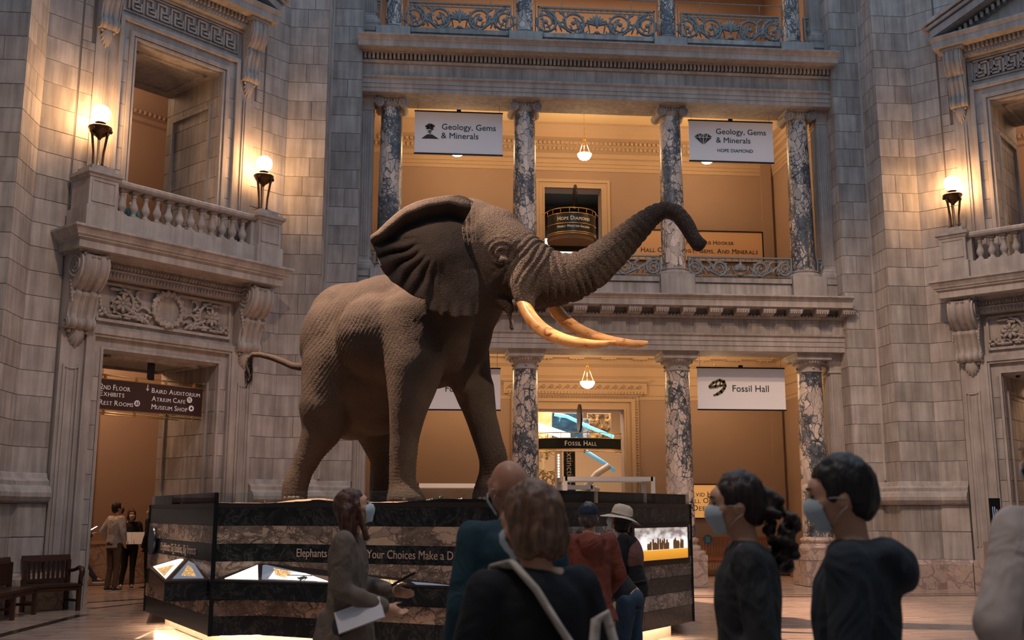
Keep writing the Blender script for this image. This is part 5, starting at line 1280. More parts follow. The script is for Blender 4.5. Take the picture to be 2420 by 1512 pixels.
# ================================================================== THE ELEPHANT
def skin_mat():
    m, nt, b = nodes('elephant_skin'); g = N(nt, 'ShaderNodeNewGeometry')
    n0 = N(nt, 'ShaderNodeTexNoise', Scale=1.3, Detail=5.); L(nt, g.outputs['Position'], n0.inputs['Vector'])
    c = ramp(nt, n0.outputs[0], [(.3, (.025, .020, .0175)), (.7, (.052, .041, .034))])
    wn = N(nt, 'ShaderNodeTexNoise', Scale=5., Detail=3.); L(nt, g.outputs['Position'], wn.inputs['Vector'])
    wv = N(nt, 'ShaderNodeVectorMath', operation='MULTIPLY_ADD'); L(nt, wn.outputs[1], wv.inputs[0]); wv.inputs[1].default_value = (.12,)*3; L(nt, g.outputs['Position'], wv.inputs[2])
    v1 = N(nt, 'ShaderNodeTexVoronoi', feature='DISTANCE_TO_EDGE', Scale=17.); L(nt, wv.outputs[0], v1.inputs['Vector'])
    v2 = N(nt, 'ShaderNodeTexVoronoi', feature='DISTANCE_TO_EDGE', Scale=38.); L(nt, wv.outputs[0], v2.inputs['Vector'])
    nf = N(nt, 'ShaderNodeTexNoise', Scale=55., Detail=4.); L(nt, g.outputs['Position'], nf.inputs['Vector'])
    r1 = ramp(nt, v1.outputs[0], [(0, (0, 0, 0)), (.12, (1, 1, 1))]); r2_ = ramp(nt, v2.outputs[0], [(0, (0, 0, 0)), (.2, (1, 1, 1))])
    # strong cracks on trunk/face (x > .9), fine grain on the body
    sp = N(nt, 'ShaderNodeSeparateXYZ'); L(nt, g.outputs['Position'], sp.inputs[0]); mr = N(nt, 'ShaderNodeMapRange'); L(nt, sp.outputs[0], mr.inputs[0]); mr.inputs[1].default_value = .9; mr.inputs[2].default_value = 1.8; mr.inputs[3].default_value = .18; mr.inputs[4].default_value = .9
    h1 = N(nt, 'ShaderNodeMath', operation='MULTIPLY'); L(nt, r1, h1.inputs[0]); L(nt, mr.outputs[0], h1.inputs[1])
    h2 = N(nt, 'ShaderNodeMath', operation='MULTIPLY_ADD'); L(nt, r2_, h2.inputs[0]); h2.inputs[1].default_value = .22; L(nt, h1.outputs[0], h2.inputs[2])
    h3 = N(nt, 'ShaderNodeMath', operation='MULTIPLY_ADD'); L(nt, nf.outputs[0], h3.inputs[0]); h3.inputs[1].default_value = .4; L(nt, h2.outputs[0], h3.inputs[2])
    bump(nt, b, h3.outputs[0], .8, .022); L(nt, c, b.inputs['Base Color']); b.inputs['Roughness'].default_value = .8; b.inputs['Specular IOR Level'].default_value = .25
    return m
MT['skin'] = skin_mat()
def remesh(mb, voxel, smooth=6, name='body'):
    me = mb.mesh(name); o = bpy.data.objects.new(name, me); COL.objects.link(o)
    md = o.modifiers.new('r', 'REMESH'); md.mode = 'VOXEL'; md.voxel_size = voxel; md.use_smooth_shade = True
    if smooth: s = o.modifiers.new('s', 'SMOOTH'); s.factor = .5; s.iterations = smooth
    dg = bpy.context.evaluated_depsgraph_get(); dg.update(); m2 = bpy.data.meshes.new_from_object(o.evaluated_get(dg)); bpy.data.objects.remove(o); bpy.data.meshes.remove(me)
    m2.polygons.foreach_set('use_smooth', [True]*len(m2.polygons)); return m2
def getco(me): n = len(me.vertices); c = np.empty(n*3); me.vertices.foreach_get('co', c); return c.reshape(-1, 3)
def getno(me): n = len(me.vertices); c = np.empty(n*3); me.vertices.foreach_get('normal', c); return c.reshape(-1, 3)
def setco(me, c): me.vertices.foreach_set('co', np.ascontiguousarray(c).ravel()); me.update()
pxm = lambda Y: Y/2500.
def EC(mb, a, b):       # capsule from (px,py,Y,rpx) to (px,py,Y,rpx)
    mb.cone(W(*a[:3]), W(*b[:3]), a[3]*pxm(a[2]), b[3]*pxm(b[2]), 20)
def EE(mb, px, py, Y, rx, ry, rz, tilt=0):
    k = pxm(Y); Rm = Matrix.Rotation(R(-22), 3, 'Z') @ Matrix.Rotation(R(tilt), 3, 'Y'); mb.ball(W(px, py, Y), (rx*k, ry*k, rz*k), 28, 20, np.array(Rm))
mb = MB()
EE(mb, 858, 812, 18.0, 152, 128, 150)           # rump
EE(mb, 835, 760, 18.0, 110, 100, 92, 20)
EE(mb, 905, 790, 17.7, 150, 135, 140)
EE(mb, 890, 850, 17.7, 165, 140, 160)           # barrel
EE(mb, 915, 765, 17.4, 120, 100, 122, -15)      # withers
EE(mb, 1005, 790, 17.0, 150, 125, 135)          # chest
EE(mb, 1072, 825, 16.9, 78, 90, 85)
EE(mb, 1096, 895, 17.0, 34, 50, 48)
EC(mb, (1060, 730, 16.8, 120), (1125, 650, 16.5, 100))      # neck
EC(mb, (1085, 800, 16.8, 78), (1130, 735, 16.5, 45))
EE(mb, 832, 1018, 17.9, 48, 40, 24)             # belly fold
EC(mb, (850, 960, 17.9, 70), (900, 950, 17.7, 80))
# near hind leg
for a, b in (((802, 850, 17.65, 88), (775, 960, 17.5, 64)), ((772, 960, 17.5, 66), (765, 1010, 17.5, 50)), ((765, 1010, 17.5, 50), (738, 1062, 17.5, 33)), ((738, 1062, 17.5, 33), (712, 1115, 17.5, 28)), ((712, 1115, 17.5, 28), (697, 1150, 17.5, 31)), ((697, 1150, 17.5, 31), (696, 1176, 17.5, 31))): EC(mb, a, b)
# far hind leg
for a, b in (((880, 900, 18.3, 90), (880, 1000, 18.3, 50)), ((880, 1000, 18.3, 50), (902, 1080, 18.3, 28)), ((902, 1080, 18.3, 28), (905, 1130, 18.3, 25)), ((905, 1130, 18.3, 25), (905, 1178, 18.3, 29))): EC(mb, a, b)
# near foreleg
for a, b in (((975, 770, 16.6, 88), (978, 870, 16.35, 72)), ((978, 870, 16.35, 72), (965, 960, 16.25, 47)), ((965, 960, 16.25, 47), (958, 1020, 16.25, 38)), ((958, 1020, 16.25, 38), (952, 1090, 16.25, 33)), ((952, 1090, 16.25, 33), (950, 1140, 16.25, 31)), ((950, 1140, 16.25, 31), (955, 1168, 16.25, 38)), ((955, 1168, 16.25, 38), (957, 1183, 16.2, 45))): EC(mb, a, b)
EE(mb, 960, 1180, 16.15, 50, 46, 20)
# far foreleg
for a, b in (((1092, 830, 17.2, 66), (1120, 920, 17.25, 46)), ((1122, 920, 17.25, 50), (1137, 985, 17.2, 38)), ((1137, 985, 17.2, 38), (1155, 1045, 17.1, 35)), ((1155, 1045, 17.1, 35), (1167, 1082, 17.05, 35)), ((1167, 1082, 17.05, 35), (1160, 1125, 17.15, 29)), ((1160, 1125, 17.15, 29), (1152, 1178, 17.2, 38))): EC(mb, a, b)
# head
EE(mb, 1110, 556, 16.4, 88, 82, 92)
EE(mb, 1165, 560, 16.3, 85, 74, 76, 25)
EC(mb, (1120, 600, 16.4, 100), (1180, 640, 16.3, 78))
HD = [(1150, 562, 16.3, 80), (1200, 600, 16.15, 82), (1250, 638, 16.0, 76), (1300, 661, 15.9, 69), (1350, 657, 15.8, 60), (1400, 634, 15.7, 53), (1440, 600, 15.6, 46), (1478, 566, 15.5, 40), (1515, 532, 15.4, 33), (1545, 506, 15.35, 26), (1572, 493, 15.3, 21), (1598, 500, 15.25, 22), (1620, 527, 15.2, 22), (1637, 558, 15.15, 20), (1650, 580, 15.1, 20)]
for a, b in zip(HD, HD[1:]): EC(mb, a, b)
EC(mb, (1240, 668, 15.75, 44), (1238, 705, 15.65, 25)); EC(mb, (1238, 705, 15.65, 25), (1248, 724, 15.6, 20))   # near tusk sheath
EC(mb, (1290, 680, 16.35, 44), (1312, 718, 16.3, 21))
EC(mb, (1255, 690, 16.0, 38), (1300, 700, 16.0, 30))
EC(mb, (1120, 690, 16.4, 55), (1180, 705, 16.2, 26)); EC(mb, (1180, 705, 16.2, 26), (1208, 730, 16.1, 10)); EC(mb, (1200, 722, 16.1, 11), (1208, 768, 16.1, 6)); EC(mb, (1206, 768, 16.1, 6), (1210, 776, 16.1, 10))
EE(mb, 1668, 572, 15.1, 8, 9, 9); EE(mb, 1650, 590, 15.1, 14, 14, 8)
EE(mb, 803, 810, 17.85, 95, 100, 118); EC(mb, (806, 870, 17.75, 94), (785, 930, 17.65, 74)); EC(mb, (785, 930, 17.65, 74), (770, 990, 17.55, 52)); EC(mb, (900, 800, 17.0, 110), (960, 820, 16.8, 95))
body = remesh(mb, .027, 40, 'body')
# sculpted folds
co = getco(body); no = getno(body)
TR = np.array([W(*h[:3]) for h in HD]); seg = np.linalg.norm(np.diff(TR, axis=0), axis=1); cum = np.concatenate([[0], np.cumsum(seg)])
def along(P):
    best = np.full(len(P), 1e9); s = np.zeros(len(P))
    for i in range(len(TR)-1):
        d = TR[i+1]-TR[i]; t = np.clip(((P-TR[i])@d)/(d@d), 0, 1); q = np.linalg.norm(P-(TR[i]+t[:, None]*d), axis=1); m = q < best; best[m] = q[m]; s[m] = cum[i]+t[m]*seg[i]
    return s, best
disp = np.zeros(len(co)); sA, dA = along(co)
nz = np.array([mnoise.noise(Vector(p)*1.7) for p in co]); nz2 = np.array([mnoise.noise(Vector((p[0]*5, p[1]*5, p[2]*5))) for p in co])
tr = (sA > .55) & (dA < .62)
fade = np.clip((sA-.55)/.3, 0, 1)*np.clip((3.9-sA)/.3, 0, 1)
ring = np.sin(sA*2*PI/.115+nz*5.0+nz2*1.2); amp = np.where(sA < 2.0, .018, .009)
disp += np.where(tr, fade*amp*np.minimum(ring, .3), 0)
# flank folds: slanting creases behind the shoulder, and neck creases
X, Y, Z = co.T
sl = X*.82-(Z-3.5)*.55
flank = np.exp(-((X+1.15)**2/.55))*np.clip((Z-3.0)/.5, 0, 1)*np.clip((5.3-Z)/.5, 0, 1)
disp += flank*.0075*np.sin(sl*2*PI/.06+nz*7)
leg = np.clip((2.9-Z)/.4, 0, 1); disp += leg*.006*np.sin(Z*2*PI/.05+nz*9+X*3)
headn = np.exp(-((X-.62)**2/.03))*np.clip((Z-4.9)/.3, 0, 1); disp += headn*.016*np.sin(X*2*PI/.07+nz*5)
eye0 = W(1186, 600, 15.78); de = np.linalg.norm((co-eye0)*np.array([1, .6, 1.1]), axis=1); disp += .02*np.sin(de*2*PI/.09)*np.exp(-(de/.22)**2)-.10*np.exp(-(np.linalg.norm((co-W(1210, 612, 15.8))*np.array([1,.5,1]), axis=1)/.17)**2)
disp += .013*nz+.006*nz2
setco(body, co+no*disp[:, None])
ele = thing('elephant', 'mounted bull elephant with raised trunk standing on the plinth', 'elephant', (-.6, 17, 1.75))
def epart(nm, me_or_mb, mat, parent=None, label=None):
    o = obj(nm, me_or_mb, mat, parent or ele); 
    if parent is None: o.matrix_parent_inverse = Matrix.Translation((.6, -17, -1.75))
    if label: o['label'] = label
    return o
epart('body', body, MT['skin'])
# ears: sheets spanned between an attachment curve and the outline
def ear(outline, att, yfun, nr=46, na=150, thick=.035, fold=1.):
    C = np.array(att, float); P = np.array(outline+outline[:1], float); Ls = np.concatenate([[0], np.cumsum(np.linalg.norm(np.diff(P, axis=0), axis=1))]); vs = []
    tt = np.linspace(0, Ls[-1], na, endpoint=False); out = np.stack([np.interp(tt, Ls, P[:, 0]), np.interp(tt, Ls, P[:, 1])], 1)
    for i in range(nr+1):
        q = i/nr
        for k in range(na):
            p = C+(out[k]-C)*q; a = math.atan2(-(p[1]-C[1]), p[0]-C[0])    # image angle, ccw
            vs.append(W(p[0], p[1], yfun(p[0], p[1], q, a)))
    fs = [(i*na+k, i*na+(k+1) % na, (i+1)*na+(k+1) % na, (i+1)*na+k) for i in range(nr) for k in range(na)]
    mb = MB().add(vs, fs, True); me = mb.mesh('ear'); o = bpy.data.objects.new('x', me); COL.objects.link(o)
    s = o.modifiers.new('s', 'SOLIDIFY'); s.thickness = thick; s.offset = 0
    dg = bpy.context.evaluated_depsgraph_get(); dg.update(); m2 = bpy.data.meshes.new_from_object(o.evaluated_get(dg)); bpy.data.objects.remove(o); m2.polygons.foreach_set('use_smooth', [True]*len(m2.polygons)); return m2
OUT = [(1118, 478), (1100, 466), (1085, 461), (1062, 463), (1040, 466), (1010, 471), (985, 478), (960, 489), (935, 507), (912, 528), (893, 547), (876, 559), (877, 572), (886, 588), (893, 608), (898, 628), (908, 645), (918, 655), (924, 664), (938, 672), (950, 681), (963, 690), (976, 699), (990, 704), (1000, 707), (1008, 705), (1007, 718), (1012, 730), (1024, 735), (1036, 739), (1044, 747), (1049, 737), (1058, 737), (1066, 746), (1077, 751), (1092, 747), (1105, 748), (1118, 752), (1128, 745), (1131, 728), (1131, 700), (1132, 672), (1128, 650), (1120, 628), (1108, 608), (1098, 585), (1092, 560), (1090, 540), (1100, 515)]
def yf(px, py, q, a):
    y = 15.58
    y += .50*max(0, (1000-px)/130)**1.3*.45           # sweeps back towards the left
    # rolled upper rim: comes forward then a deep hollow below it
    topd = py-np.interp(px, [876, 912, 960, 1010, 1062, 1118], [559, 528, 489, 471, 463, 478])
    if px < 1125: y += -.10*math.exp(-((topd-14)/13.)**2)+.17*math.exp(-((topd-48)/16.)**2)*(1 if px > 930 else max(0, (px-880)/50))
    # bulging middle of the ear
    y += -.16*math.exp(-(((px-1040)/55.)**2+((py-590)/52.)**2))
    # radial folds on the lower left
    cx, cy = 1045, 560; aa = math.degrees(math.atan2(py-cy, -(px-cx))); rr = math.hypot(px-cx, py-cy)
    f = max(0, min(1, (rr-55)/60.))*max(0, min(1, (aa+10)/25.))*max(0, min(1, (88-aa)/16.))
    w_ = mnoise.noise(Vector((px*.02, py*.02, 0)))
    s_ = math.sin(math.radians(aa)*24+w_*2.2); y += f*.065*(abs(s_)**.6*(1 if s_ > 0 else -1))
    # wavy hem on the lower lobe
    y += .05*math.sin(px*.22)*max(0, (py-715)/35.)+.02*mnoise.noise(Vector((px*.03, py*.03, 5)))
    # front edge turns into the head
    y += .16*max(0, (px-1085)/45.)**2*(1 if py < 640 else .35)
    return y
em = ear(OUT, (1045, 600), yf); e_ = epart('ear', em, MT['skin'])
OUT2 = [(px, py) for px, py in OUT]
def yf2(px, py, q, a): return 17.25-.0015*(px-1000)+.04*math.sin(px*.1)
epart('ear', ear([(1000+(x-1000)*.8+40, 480+(y-461)*.85+14) for x, y in OUT], (1060, 610), yf2, 16, 70), MT['skin'])
# tusks
def ivory():
    m, nt, b = nodes('ivory'); g = N(nt, 'ShaderNodeNewGeometry')
    n = N(nt, 'ShaderNodeTexNoise', Scale=1., Detail=6., Distortion=1.); L(nt, vecscale(nt, g.outputs['Position'], (3, 8, 8)), n.inputs['Vector'])
    c = ramp(nt, n.outputs[0], [(.30, (.10, .045, .02)), (.40, (.52, .25, .09)), (.52, (.60, .34, .13)), (.8, (.66, .43, .20))]); L(nt, c, b.inputs['Base Color']); b.inputs['Roughness'].default_value = .3
    bump(nt, b, n.outputs[0], .3, .01); return m
MT['ivory'] = ivory()
def tusk(pts, lab=None):
    from_ = np.array([(*W(a, b, Y), r*pxm(Y)) for a, b, Y, r in pts]); n = len(from_); t = np.linspace(0, n-1, 40); out = []
    for c in range(4):
        y = from_[:, c]; v = []
        for q in t:
            i = min(int(q), n-2); u = q-i; p0 = y[max(i-1, 0)]; p1 = y[i]; p2 = y[i+1]; p3 = y[min(i+2, n-1)]
            v.append(.5*((2*p1)+(-p0+p2)*u+(2*p0-5*p1+4*p2-p3)*u*u+(-p0+3*p1-3*p2+p3)*u**3))
        out.append(v)
    out = np.array(out).T; return epart('tusk', MB().tube([o[:3] for o in out], [max(.004, o[3]) for o in out], 18), MT['ivory'], None, lab)
tusk([(1232, 690, 15.7, 17), (1240, 722, 15.6, 17), (1260, 757, 15.45, 17.5), (1295, 787, 15.3, 17), (1340, 805, 15.15, 15), (1390, 813, 15.0, 12), (1430, 812, 14.9, 8), (1456, 807, 14.85, 2.5)])
tusk([(1300, 700, 16.3, 16), (1318, 738, 16.25, 16.5), (1350, 768, 16.15, 16), (1390, 789, 16.0, 14), (1440, 804, 15.85, 12), (1490, 812, 15.7, 10.5), (1515, 812, 15.6, 9), (1531, 809, 15.55, 4)])
# tail with hair tuft
tp = [(735, 866, 18.3, 12), (708, 867, 18.5, 9), (690, 864, 18.6, 8), (665, 853, 18.7, 7.5), (640, 844, 18.8, 7), (615, 838, 18.85, 6.5), (597, 838, 18.9, 6), (586, 848, 18.9, 5), (583, 862, 18.9, 4), (588, 880, 18.9, 3.4), (592, 890, 18.9, 2.8), (586, 903, 18.9, 2), (581, 917, 18.9, 1)]
P = [W(*t[:3]) for t in tp]; tail = epart('tail', MB().tube(P, [t[3]*pxm(t[2]) for t in tp], 10), MT['skin'])
mb = MB(); r2 = random.Random(3)
for k in range(70):
    px, py = 597-r2.uniform(0, 14), 840+r2.uniform(0, 20); q = [(px, py)]
    for j in range(5): px += r2.uniform(-4, 2.2)*(1 if j < 3 else -.3); py += r2.uniform(8, 15); q.append((px, py))
    mb.tube([W(a, b, 18.9+r2.uniform(-.02, .02)) for a, b in q], [.004]*5+[.001], 3)
tf = obj('tail_hair', mb, MT['blackmetal'], tail, kind='stuff')
# eye with lids
ep = W(1187, 606, 15.72); eo = epart('eye', MB().ball(ep+np.array([0, .02, 0]), .04, 14, 10), plain('dark_eye', (.01, .008, .006), .15))
mb = MB()
for k in range(5): mb.tube([W(1187+(14+2.5*k)*math.cos(a), 606-(6+5.5*k)*math.sin(a)-2, 15.69+.03*abs(math.cos(a))) for a in np.linspace(.25, PI-.25, 9)], [.006, .014, .017, .018, .018, .018, .017, .014, .006], 6)
for k in range(3): mb.tube([W(1187+(14+4*k)*math.cos(a), 608+(6+5*k)*math.sin(a), 15.70+.03*abs(math.cos(a))) for a in np.linspace(.3, PI-.3, 9)], [.005, .01, .012, .012, .012, .012, .012, .01, .005], 6)
obj('eyelid', mb, MT['skin'], eo)
mb = MB()
for k in range(14): a = -.9+.13*k; mb.tube([W(1190+8*math.sin(a), 604, 15.66), W(1190+16*math.sin(a), 618, 15.60)], [.003, .001], 4)
obj('eyelashes', mb, plain('grey_lash', (.07, .058, .05), .7), eo, kind='stuff')
# toenails
mb = MB()
for (cx, cy, Yf, sp) in ((957, 1181, 15.9, 11), (1154, 1180, 16.85, 10), (694, 1178, 17.25, 9), (905, 1178, 18.1, 9)):
    for k in range(-2, 3): mb.ball(W(cx+sp*k, cy, Yf+.05*abs(k)), (.05, .03, .045), 8, 6)
epart('toenails', mb, plain('toenail_horn', (.05, .04, .034), .7))
# ================================================================== PEOPLE
def cloth(name, col, rough=.85, nse=.25, sc=14., fold=.5):
    m, nt, b = nodes(name); g = N(nt, 'ShaderNodeNewGeometry')
    n = N(nt, 'ShaderNodeTexNoise', Scale=sc, Detail=5.); L(nt, g.outputs['Position'], n.inputs['Vector'])
    L(nt, mixc(nt, n.outputs[0], tuple(c*(1-nse) for c in col), tuple(min(1, c*(1+nse)) for c in col)), b.inputs['Base Color']); b.inputs['Roughness'].default_value = rough
    n2 = N(nt, 'ShaderNodeTexNoise', Scale=5., Detail=2., Distortion=1.2); L(nt, g.outputs['Position'], n2.inputs['Vector']); bump(nt, b, n2.outputs[0], fold, .05); return m
def hairmat(name, c1, c2):
    m, nt, b = nodes(name); g = N(nt, 'ShaderNodeTexCoord'); n = N(nt, 'ShaderNodeTexNoise', Scale=1., Detail=5.); L(nt, vecscale(nt, g.outputs['Object'], (60, 60, 9)), n.inputs['Vector'])
    L(nt, ramp(nt, n.outputs[0], [(.35, c1), (.65, c2)]), b.inputs['Base Color']); b.inputs['Roughness'].default_value = .45; bump(nt, b, n.outputs[0], .7, .012); return m
SK = plain('skin_light', (.62, .33, .20), .5, noise=.08, nsc=20); SKD = plain('skin_tanned', (.46, .22, .13), .45, noise=.1, nsc=20)
SKIN = {'l': SK, 'd': SKD}
MT['mask'] = plain('pale_blue_mask', (.55, .66, .70), .8); MT['maskk'] = plain('black_mask', (.02, .02, .022), .8)
MT['shoe'] = plain('dark_shoe', (.02, .02, .024), .6); MT['sole'] = plain('white_sole', (.6, .58, .55), .6); MT['eyew'] = plain('eye', (.06, .04, .03), .2); MT['lip'] = plain('lips', (.45, .16, .12), .5)
def person(lab, pos, rz, h, skin='l', hair=('short', (.02, .014, .01), (.05, .035, .025)), top=(.3, .3, .3), bottom=(.05, .05, .06), arms=None, legs=None, lean=0, lr=0, head=(0, 0), mask='mask', coat=None, bulk=1., hood=False, sleeve=1., voxel=.0095, topfold=.5, shoes=None, group=None):
    s = h/1.76; t = thing('person', lab, 'person', (pos[0], pos[1], 0), R(rz), group)
    RL = np.array(Matrix.Rotation(-R(lean), 3, 'X') @ Matrix.Rotation(R(lr), 3, 'Y'))
    pv = np.array([0, 0, .95])
    def U(*p): return (RL@(np.array(p, float)-pv)+pv)*s
    def D(*p): return np.array(p, float)*s
    arms = arms or {}; legs = legs or {}
    A = {}; G = {}
    for sg, k in ((-1, 'L'), (1, 'R')):
        e, w_ = arms.get(k, ((sg*.235, -.03, 1.14), (sg*.245, .06, .90))); A[k] = (U(sg*.175, -.0, 1.43), U(*e), U(*w_))
        kn, an = legs.get(k, ((sg*.10, .02, .50), (sg*.11, -.02, .09))); G[k] = (D(sg*.095, 0, .92), D(*kn), D(*an))
    neck, HC = U(0, -.01, 1.47), U(0, .035, 1.645)
    RH = RL @ np.array(Matrix.Rotation(R(head[0]), 3, 'Z') @ Matrix.Rotation(-R(head[1]), 3, 'X'))
    def Hd(*p): return HC+RH@(np.array(p, float)*s)
    def hb(mb, c, r): mb.ball(Hd(*c), tuple(q*s for q in r), 16, 12, RH)
    mb = MB()
    hb(mb, (0, -.012, .01), (.074, .096, .104)); hb(mb, (0, .03, -.05), (.057, .062, .066)); hb(mb, (0, .05, -.085), (.036, .036, .028)); hb(mb, (0, .07, .02), (.052, .025, .05))
    mb.cone(Hd(0, .092, .012), Hd(0, .112, -.028), .010*s, .015*s, 8); hb(mb, (0, .09, -.062), (.024, .012, .014))
    for sg in (-1, 1): hb(mb, (sg*.077, -.004, -.018), (.010, .020, .032)); hb(mb, (sg*.045, .06, -.02), (.02, .02, .02))
    mb.cone(neck-np.array([0, 0, .03]), Hd(0, -.015, -.06), .056*s, .052*s, 14)
    def torso(mb, e, low=.90):
        mb.ball(U(0, -.005, 1.30), ((.155+e)*s*bulk, (.105+e)*s*bulk, (.19+e)*s), 20, 14, RL); mb.ball(U(0, .0, 1.08), ((.135+e)*s*bulk, (.10+e)*s*bulk, (.16+e)*s), 20, 14, RL)
        mb.ball(U(0, -.01, .96), ((.155+e)*s, (.115+e)*s, (.12+e)*s), 20, 14, RL)
        for k in 'LR': mb.cone(neck-np.array([0, 0, .02])*s, A[k][0], (.06+e*.8)*s, (.062+e)*s, 12)
    torso(mb, 0)
    for k, sg in (('L', -1), ('R', 1)):
        sh, el, wr = A[k]; mb.cone(sh, el, .050*s, .040*s, 12); mb.cone(el, wr, .039*s, .026*s, 12)
        hp, kn, an = G[k]; mb.cone(hp, kn, .085*s, .055*s, 12); mb.cone(kn, an, .052*s, .036*s, 12); mb.cone(an, an+D(0, .12, -.05), .034*s, .03*s, 10)
        d = wr-el; d /= np.linalg.norm(d); side = np.cross(d, RL@np.array([0, 1., 0])); side = side/(np.linalg.norm(side)+1e-9); up = np.cross(side, d)
        pc = wr+d*.045*s; mb.ball(pc, (.036*s, .036*s, .036*s), 10, 8); mb.ball(wr+d*.075*s, (.034*s,)*3, 10, 8)
        for q in range(4):
            b0 = wr+d*.085*s+side*(-.027+.018*q)*s; ln = (.055, .066, .062, .048)[q]*s; b1 = b0+d*ln*.6+up*.006*s; b2 = b1+(d*.75+up*.65)*ln*.6
            mb.cone(b0, b1, .0095*s, .0085*s, 7); mb.cone(b1, b2, .0085*s, .007*s, 7)
        th = wr+d*.03*s-side*.03*s*sg; mb.cone(th, th+(d*.7-side*sg*.5+up*.3)*.045*s, .012*s, .010*s, 7); mb.cone(th+(d*.7-side*sg*.5+up*.3)*.045*s, th+(d*.95-side*sg*.4+up*.5)*.07*s, .010*s, .008*s, 7)
    body = obj('body', remesh(mb, voxel*s, 3), SKIN[skin], t)
    eb = MB()
    for sg in (-1, 1): eb.ball(Hd(sg*.031, .083, .008), .0092*s, 10, 8)
    obj('eyes', eb, MT['eyew'], t)
    br = MB(); [br.tube([Hd(sg*.012, .094, .031), Hd(sg*.03, .095, .037), Hd(sg*.052, .083, .031)], [.003*s, .0045*s, .002*s], 5) for sg in (-1, 1)]
    hm = hairmat('hair', hair[1], hair[2]); obj('eyebrows', br, hm, t)
    if not mask:
        lm = MB(); hb(lm, (0, .1, -.064), (.022, .006, .007)); obj('mouth', lm, MT['lip'], t)
    def garment(mb, secs):
        vs = []; n = 28
        for z_, rx, ry, yo in secs:
            for k in range(n): a = 2*PI*k/n; c, s_ = math.cos(a), math.sin(a); q = (lambda v: math.copysign(abs(v)**.85, v)); p_ = (rx*bulk*q(c), yo+ry*bulk*q(s_), z_); vs.append(U(*p_) if z_ > .93 else D(*p_))
        m = len(secs); mb.add(vs, [(j*n+k, j*n+(k+1) % n, (j+1)*n+(k+1) % n, (j+1)*n+k) for j in range(m-1) for k in range(n)]+[tuple(range(n-1, -1, -1)), tuple(range((m-1)*n, m*n))], True)
    def folds(me, amp=.010, f=9.):
        c = getco(me); n_ = getno(me); q = np.array([mnoise.noise(Vector((p[0]*f, p[1]*f, p[2]*f*.45+3)))+.5*mnoise.noise(Vector((p[0]*f*2.3, p[1]*f*2.3, p[2]*f*1.2))) for p in c]); setco(me, c+n_*(q*amp)[:, None]); return me
    # top
    mb = MB(); garment(mb, [(.86, .178, .128, -.005), (.98, .176, .13, -.005), (1.12, .166, .124, 0), (1.27, .182, .128, 0), (1.37, .186, .118, -.005), (1.43, .165, .098, -.01), (1.475, .10, .07, -.01), (1.50, .065, .055, 0)])
    for k in 'LR': mb.cone(neck-np.array([0, 0, .035])*s, A[k][0], .066*s, .072*s, 12)
    if coat:
        zl = coat; wd = .20
        mb.tube([D(0, 0, 1.0), D(0, -.01, (1+zl)/2), D(0, -.02, zl)], [.17*s, .205*s, .25*s], 20); mb.ball(D(0, -.02, zl+.02), (.24*s, .22*s, .03*s))
    for k in 'LR':
        sh, el, wr = A[k]; mb.cone(sh, el, .074*s, .064*s, 12)
        if sleeve > .5: mb.cone(el, wr-(wr-el)*.06, .064*s, .050*s, 12)
    if hood: mb.ball(U(0, -.10, 1.455), (.135*s, .075*s, .055*s), 14, 10, RL); mb.ball(U(0, -.155, 1.41), (.10*s, .05*s, .075*s), 14, 10, RL); mb.tube([U(.095*math.cos(a), .0+.06*math.sin(a), 1.475-.01*math.sin(a)) for a in np.linspace(PI*1.1, PI*-.1, 9)], .026*s, 8)
    else: mb.tube([neck+RL@np.array([.058*math.cos(a), .05*math.sin(a)+.005, .012])*s for a in np.linspace(0, 2*PI, 17)], .013*s, 6)
    obj('coat' if coat else 'jacket' if hood else 'top', folds(remesh(mb, .012*s, 10), .011 if coat else .008), cloth('top_cloth', top, fold=topfold), t)
    mb = MB(); mb.ball(D(0, -.01, .94), (.17*s, .13*s, .12*s), 18, 12)
    for k in 'LR':
        hp, kn, an = G[k]; mb.cone(hp, kn, .10*s, .068*s, 14); mb.cone(kn, an+(kn-an)*.04, .066*s, .055*s, 12)
    obj('trousers', folds(remesh(mb, .012*s, 3), .008, 8), cloth('trouser_cloth', bottom), t)
    for k in 'LR':
        an = G[k][2]; mb = MB()
        for (y, z, rx, ry, rz_) in ((-.02, -.035, .04, .055, .045), (.06, -.05, .042, .07, .035), (.13, -.058, .044, .06, .027)): mb.ball(an+D(0, y, z), (rx*s, ry*s, rz_*s), 12, 8)
        sh_ = obj('shoe', remesh(mb, .010, 2), MT['shoe'], t)
        z0 = an[2]-.088*s; obj('sole', MB().prism([(an[0]+x*s, an[1]+y*s) for x, y in ((-.035, -.07), (.035, -.07), (.046, .06), (.040, .17), (0, .195), (-.040, .17), (-.046, .06))], z0, z0+.022), MT['sole'], sh_)
    # hair
    st = hair[0]; mb = MB()
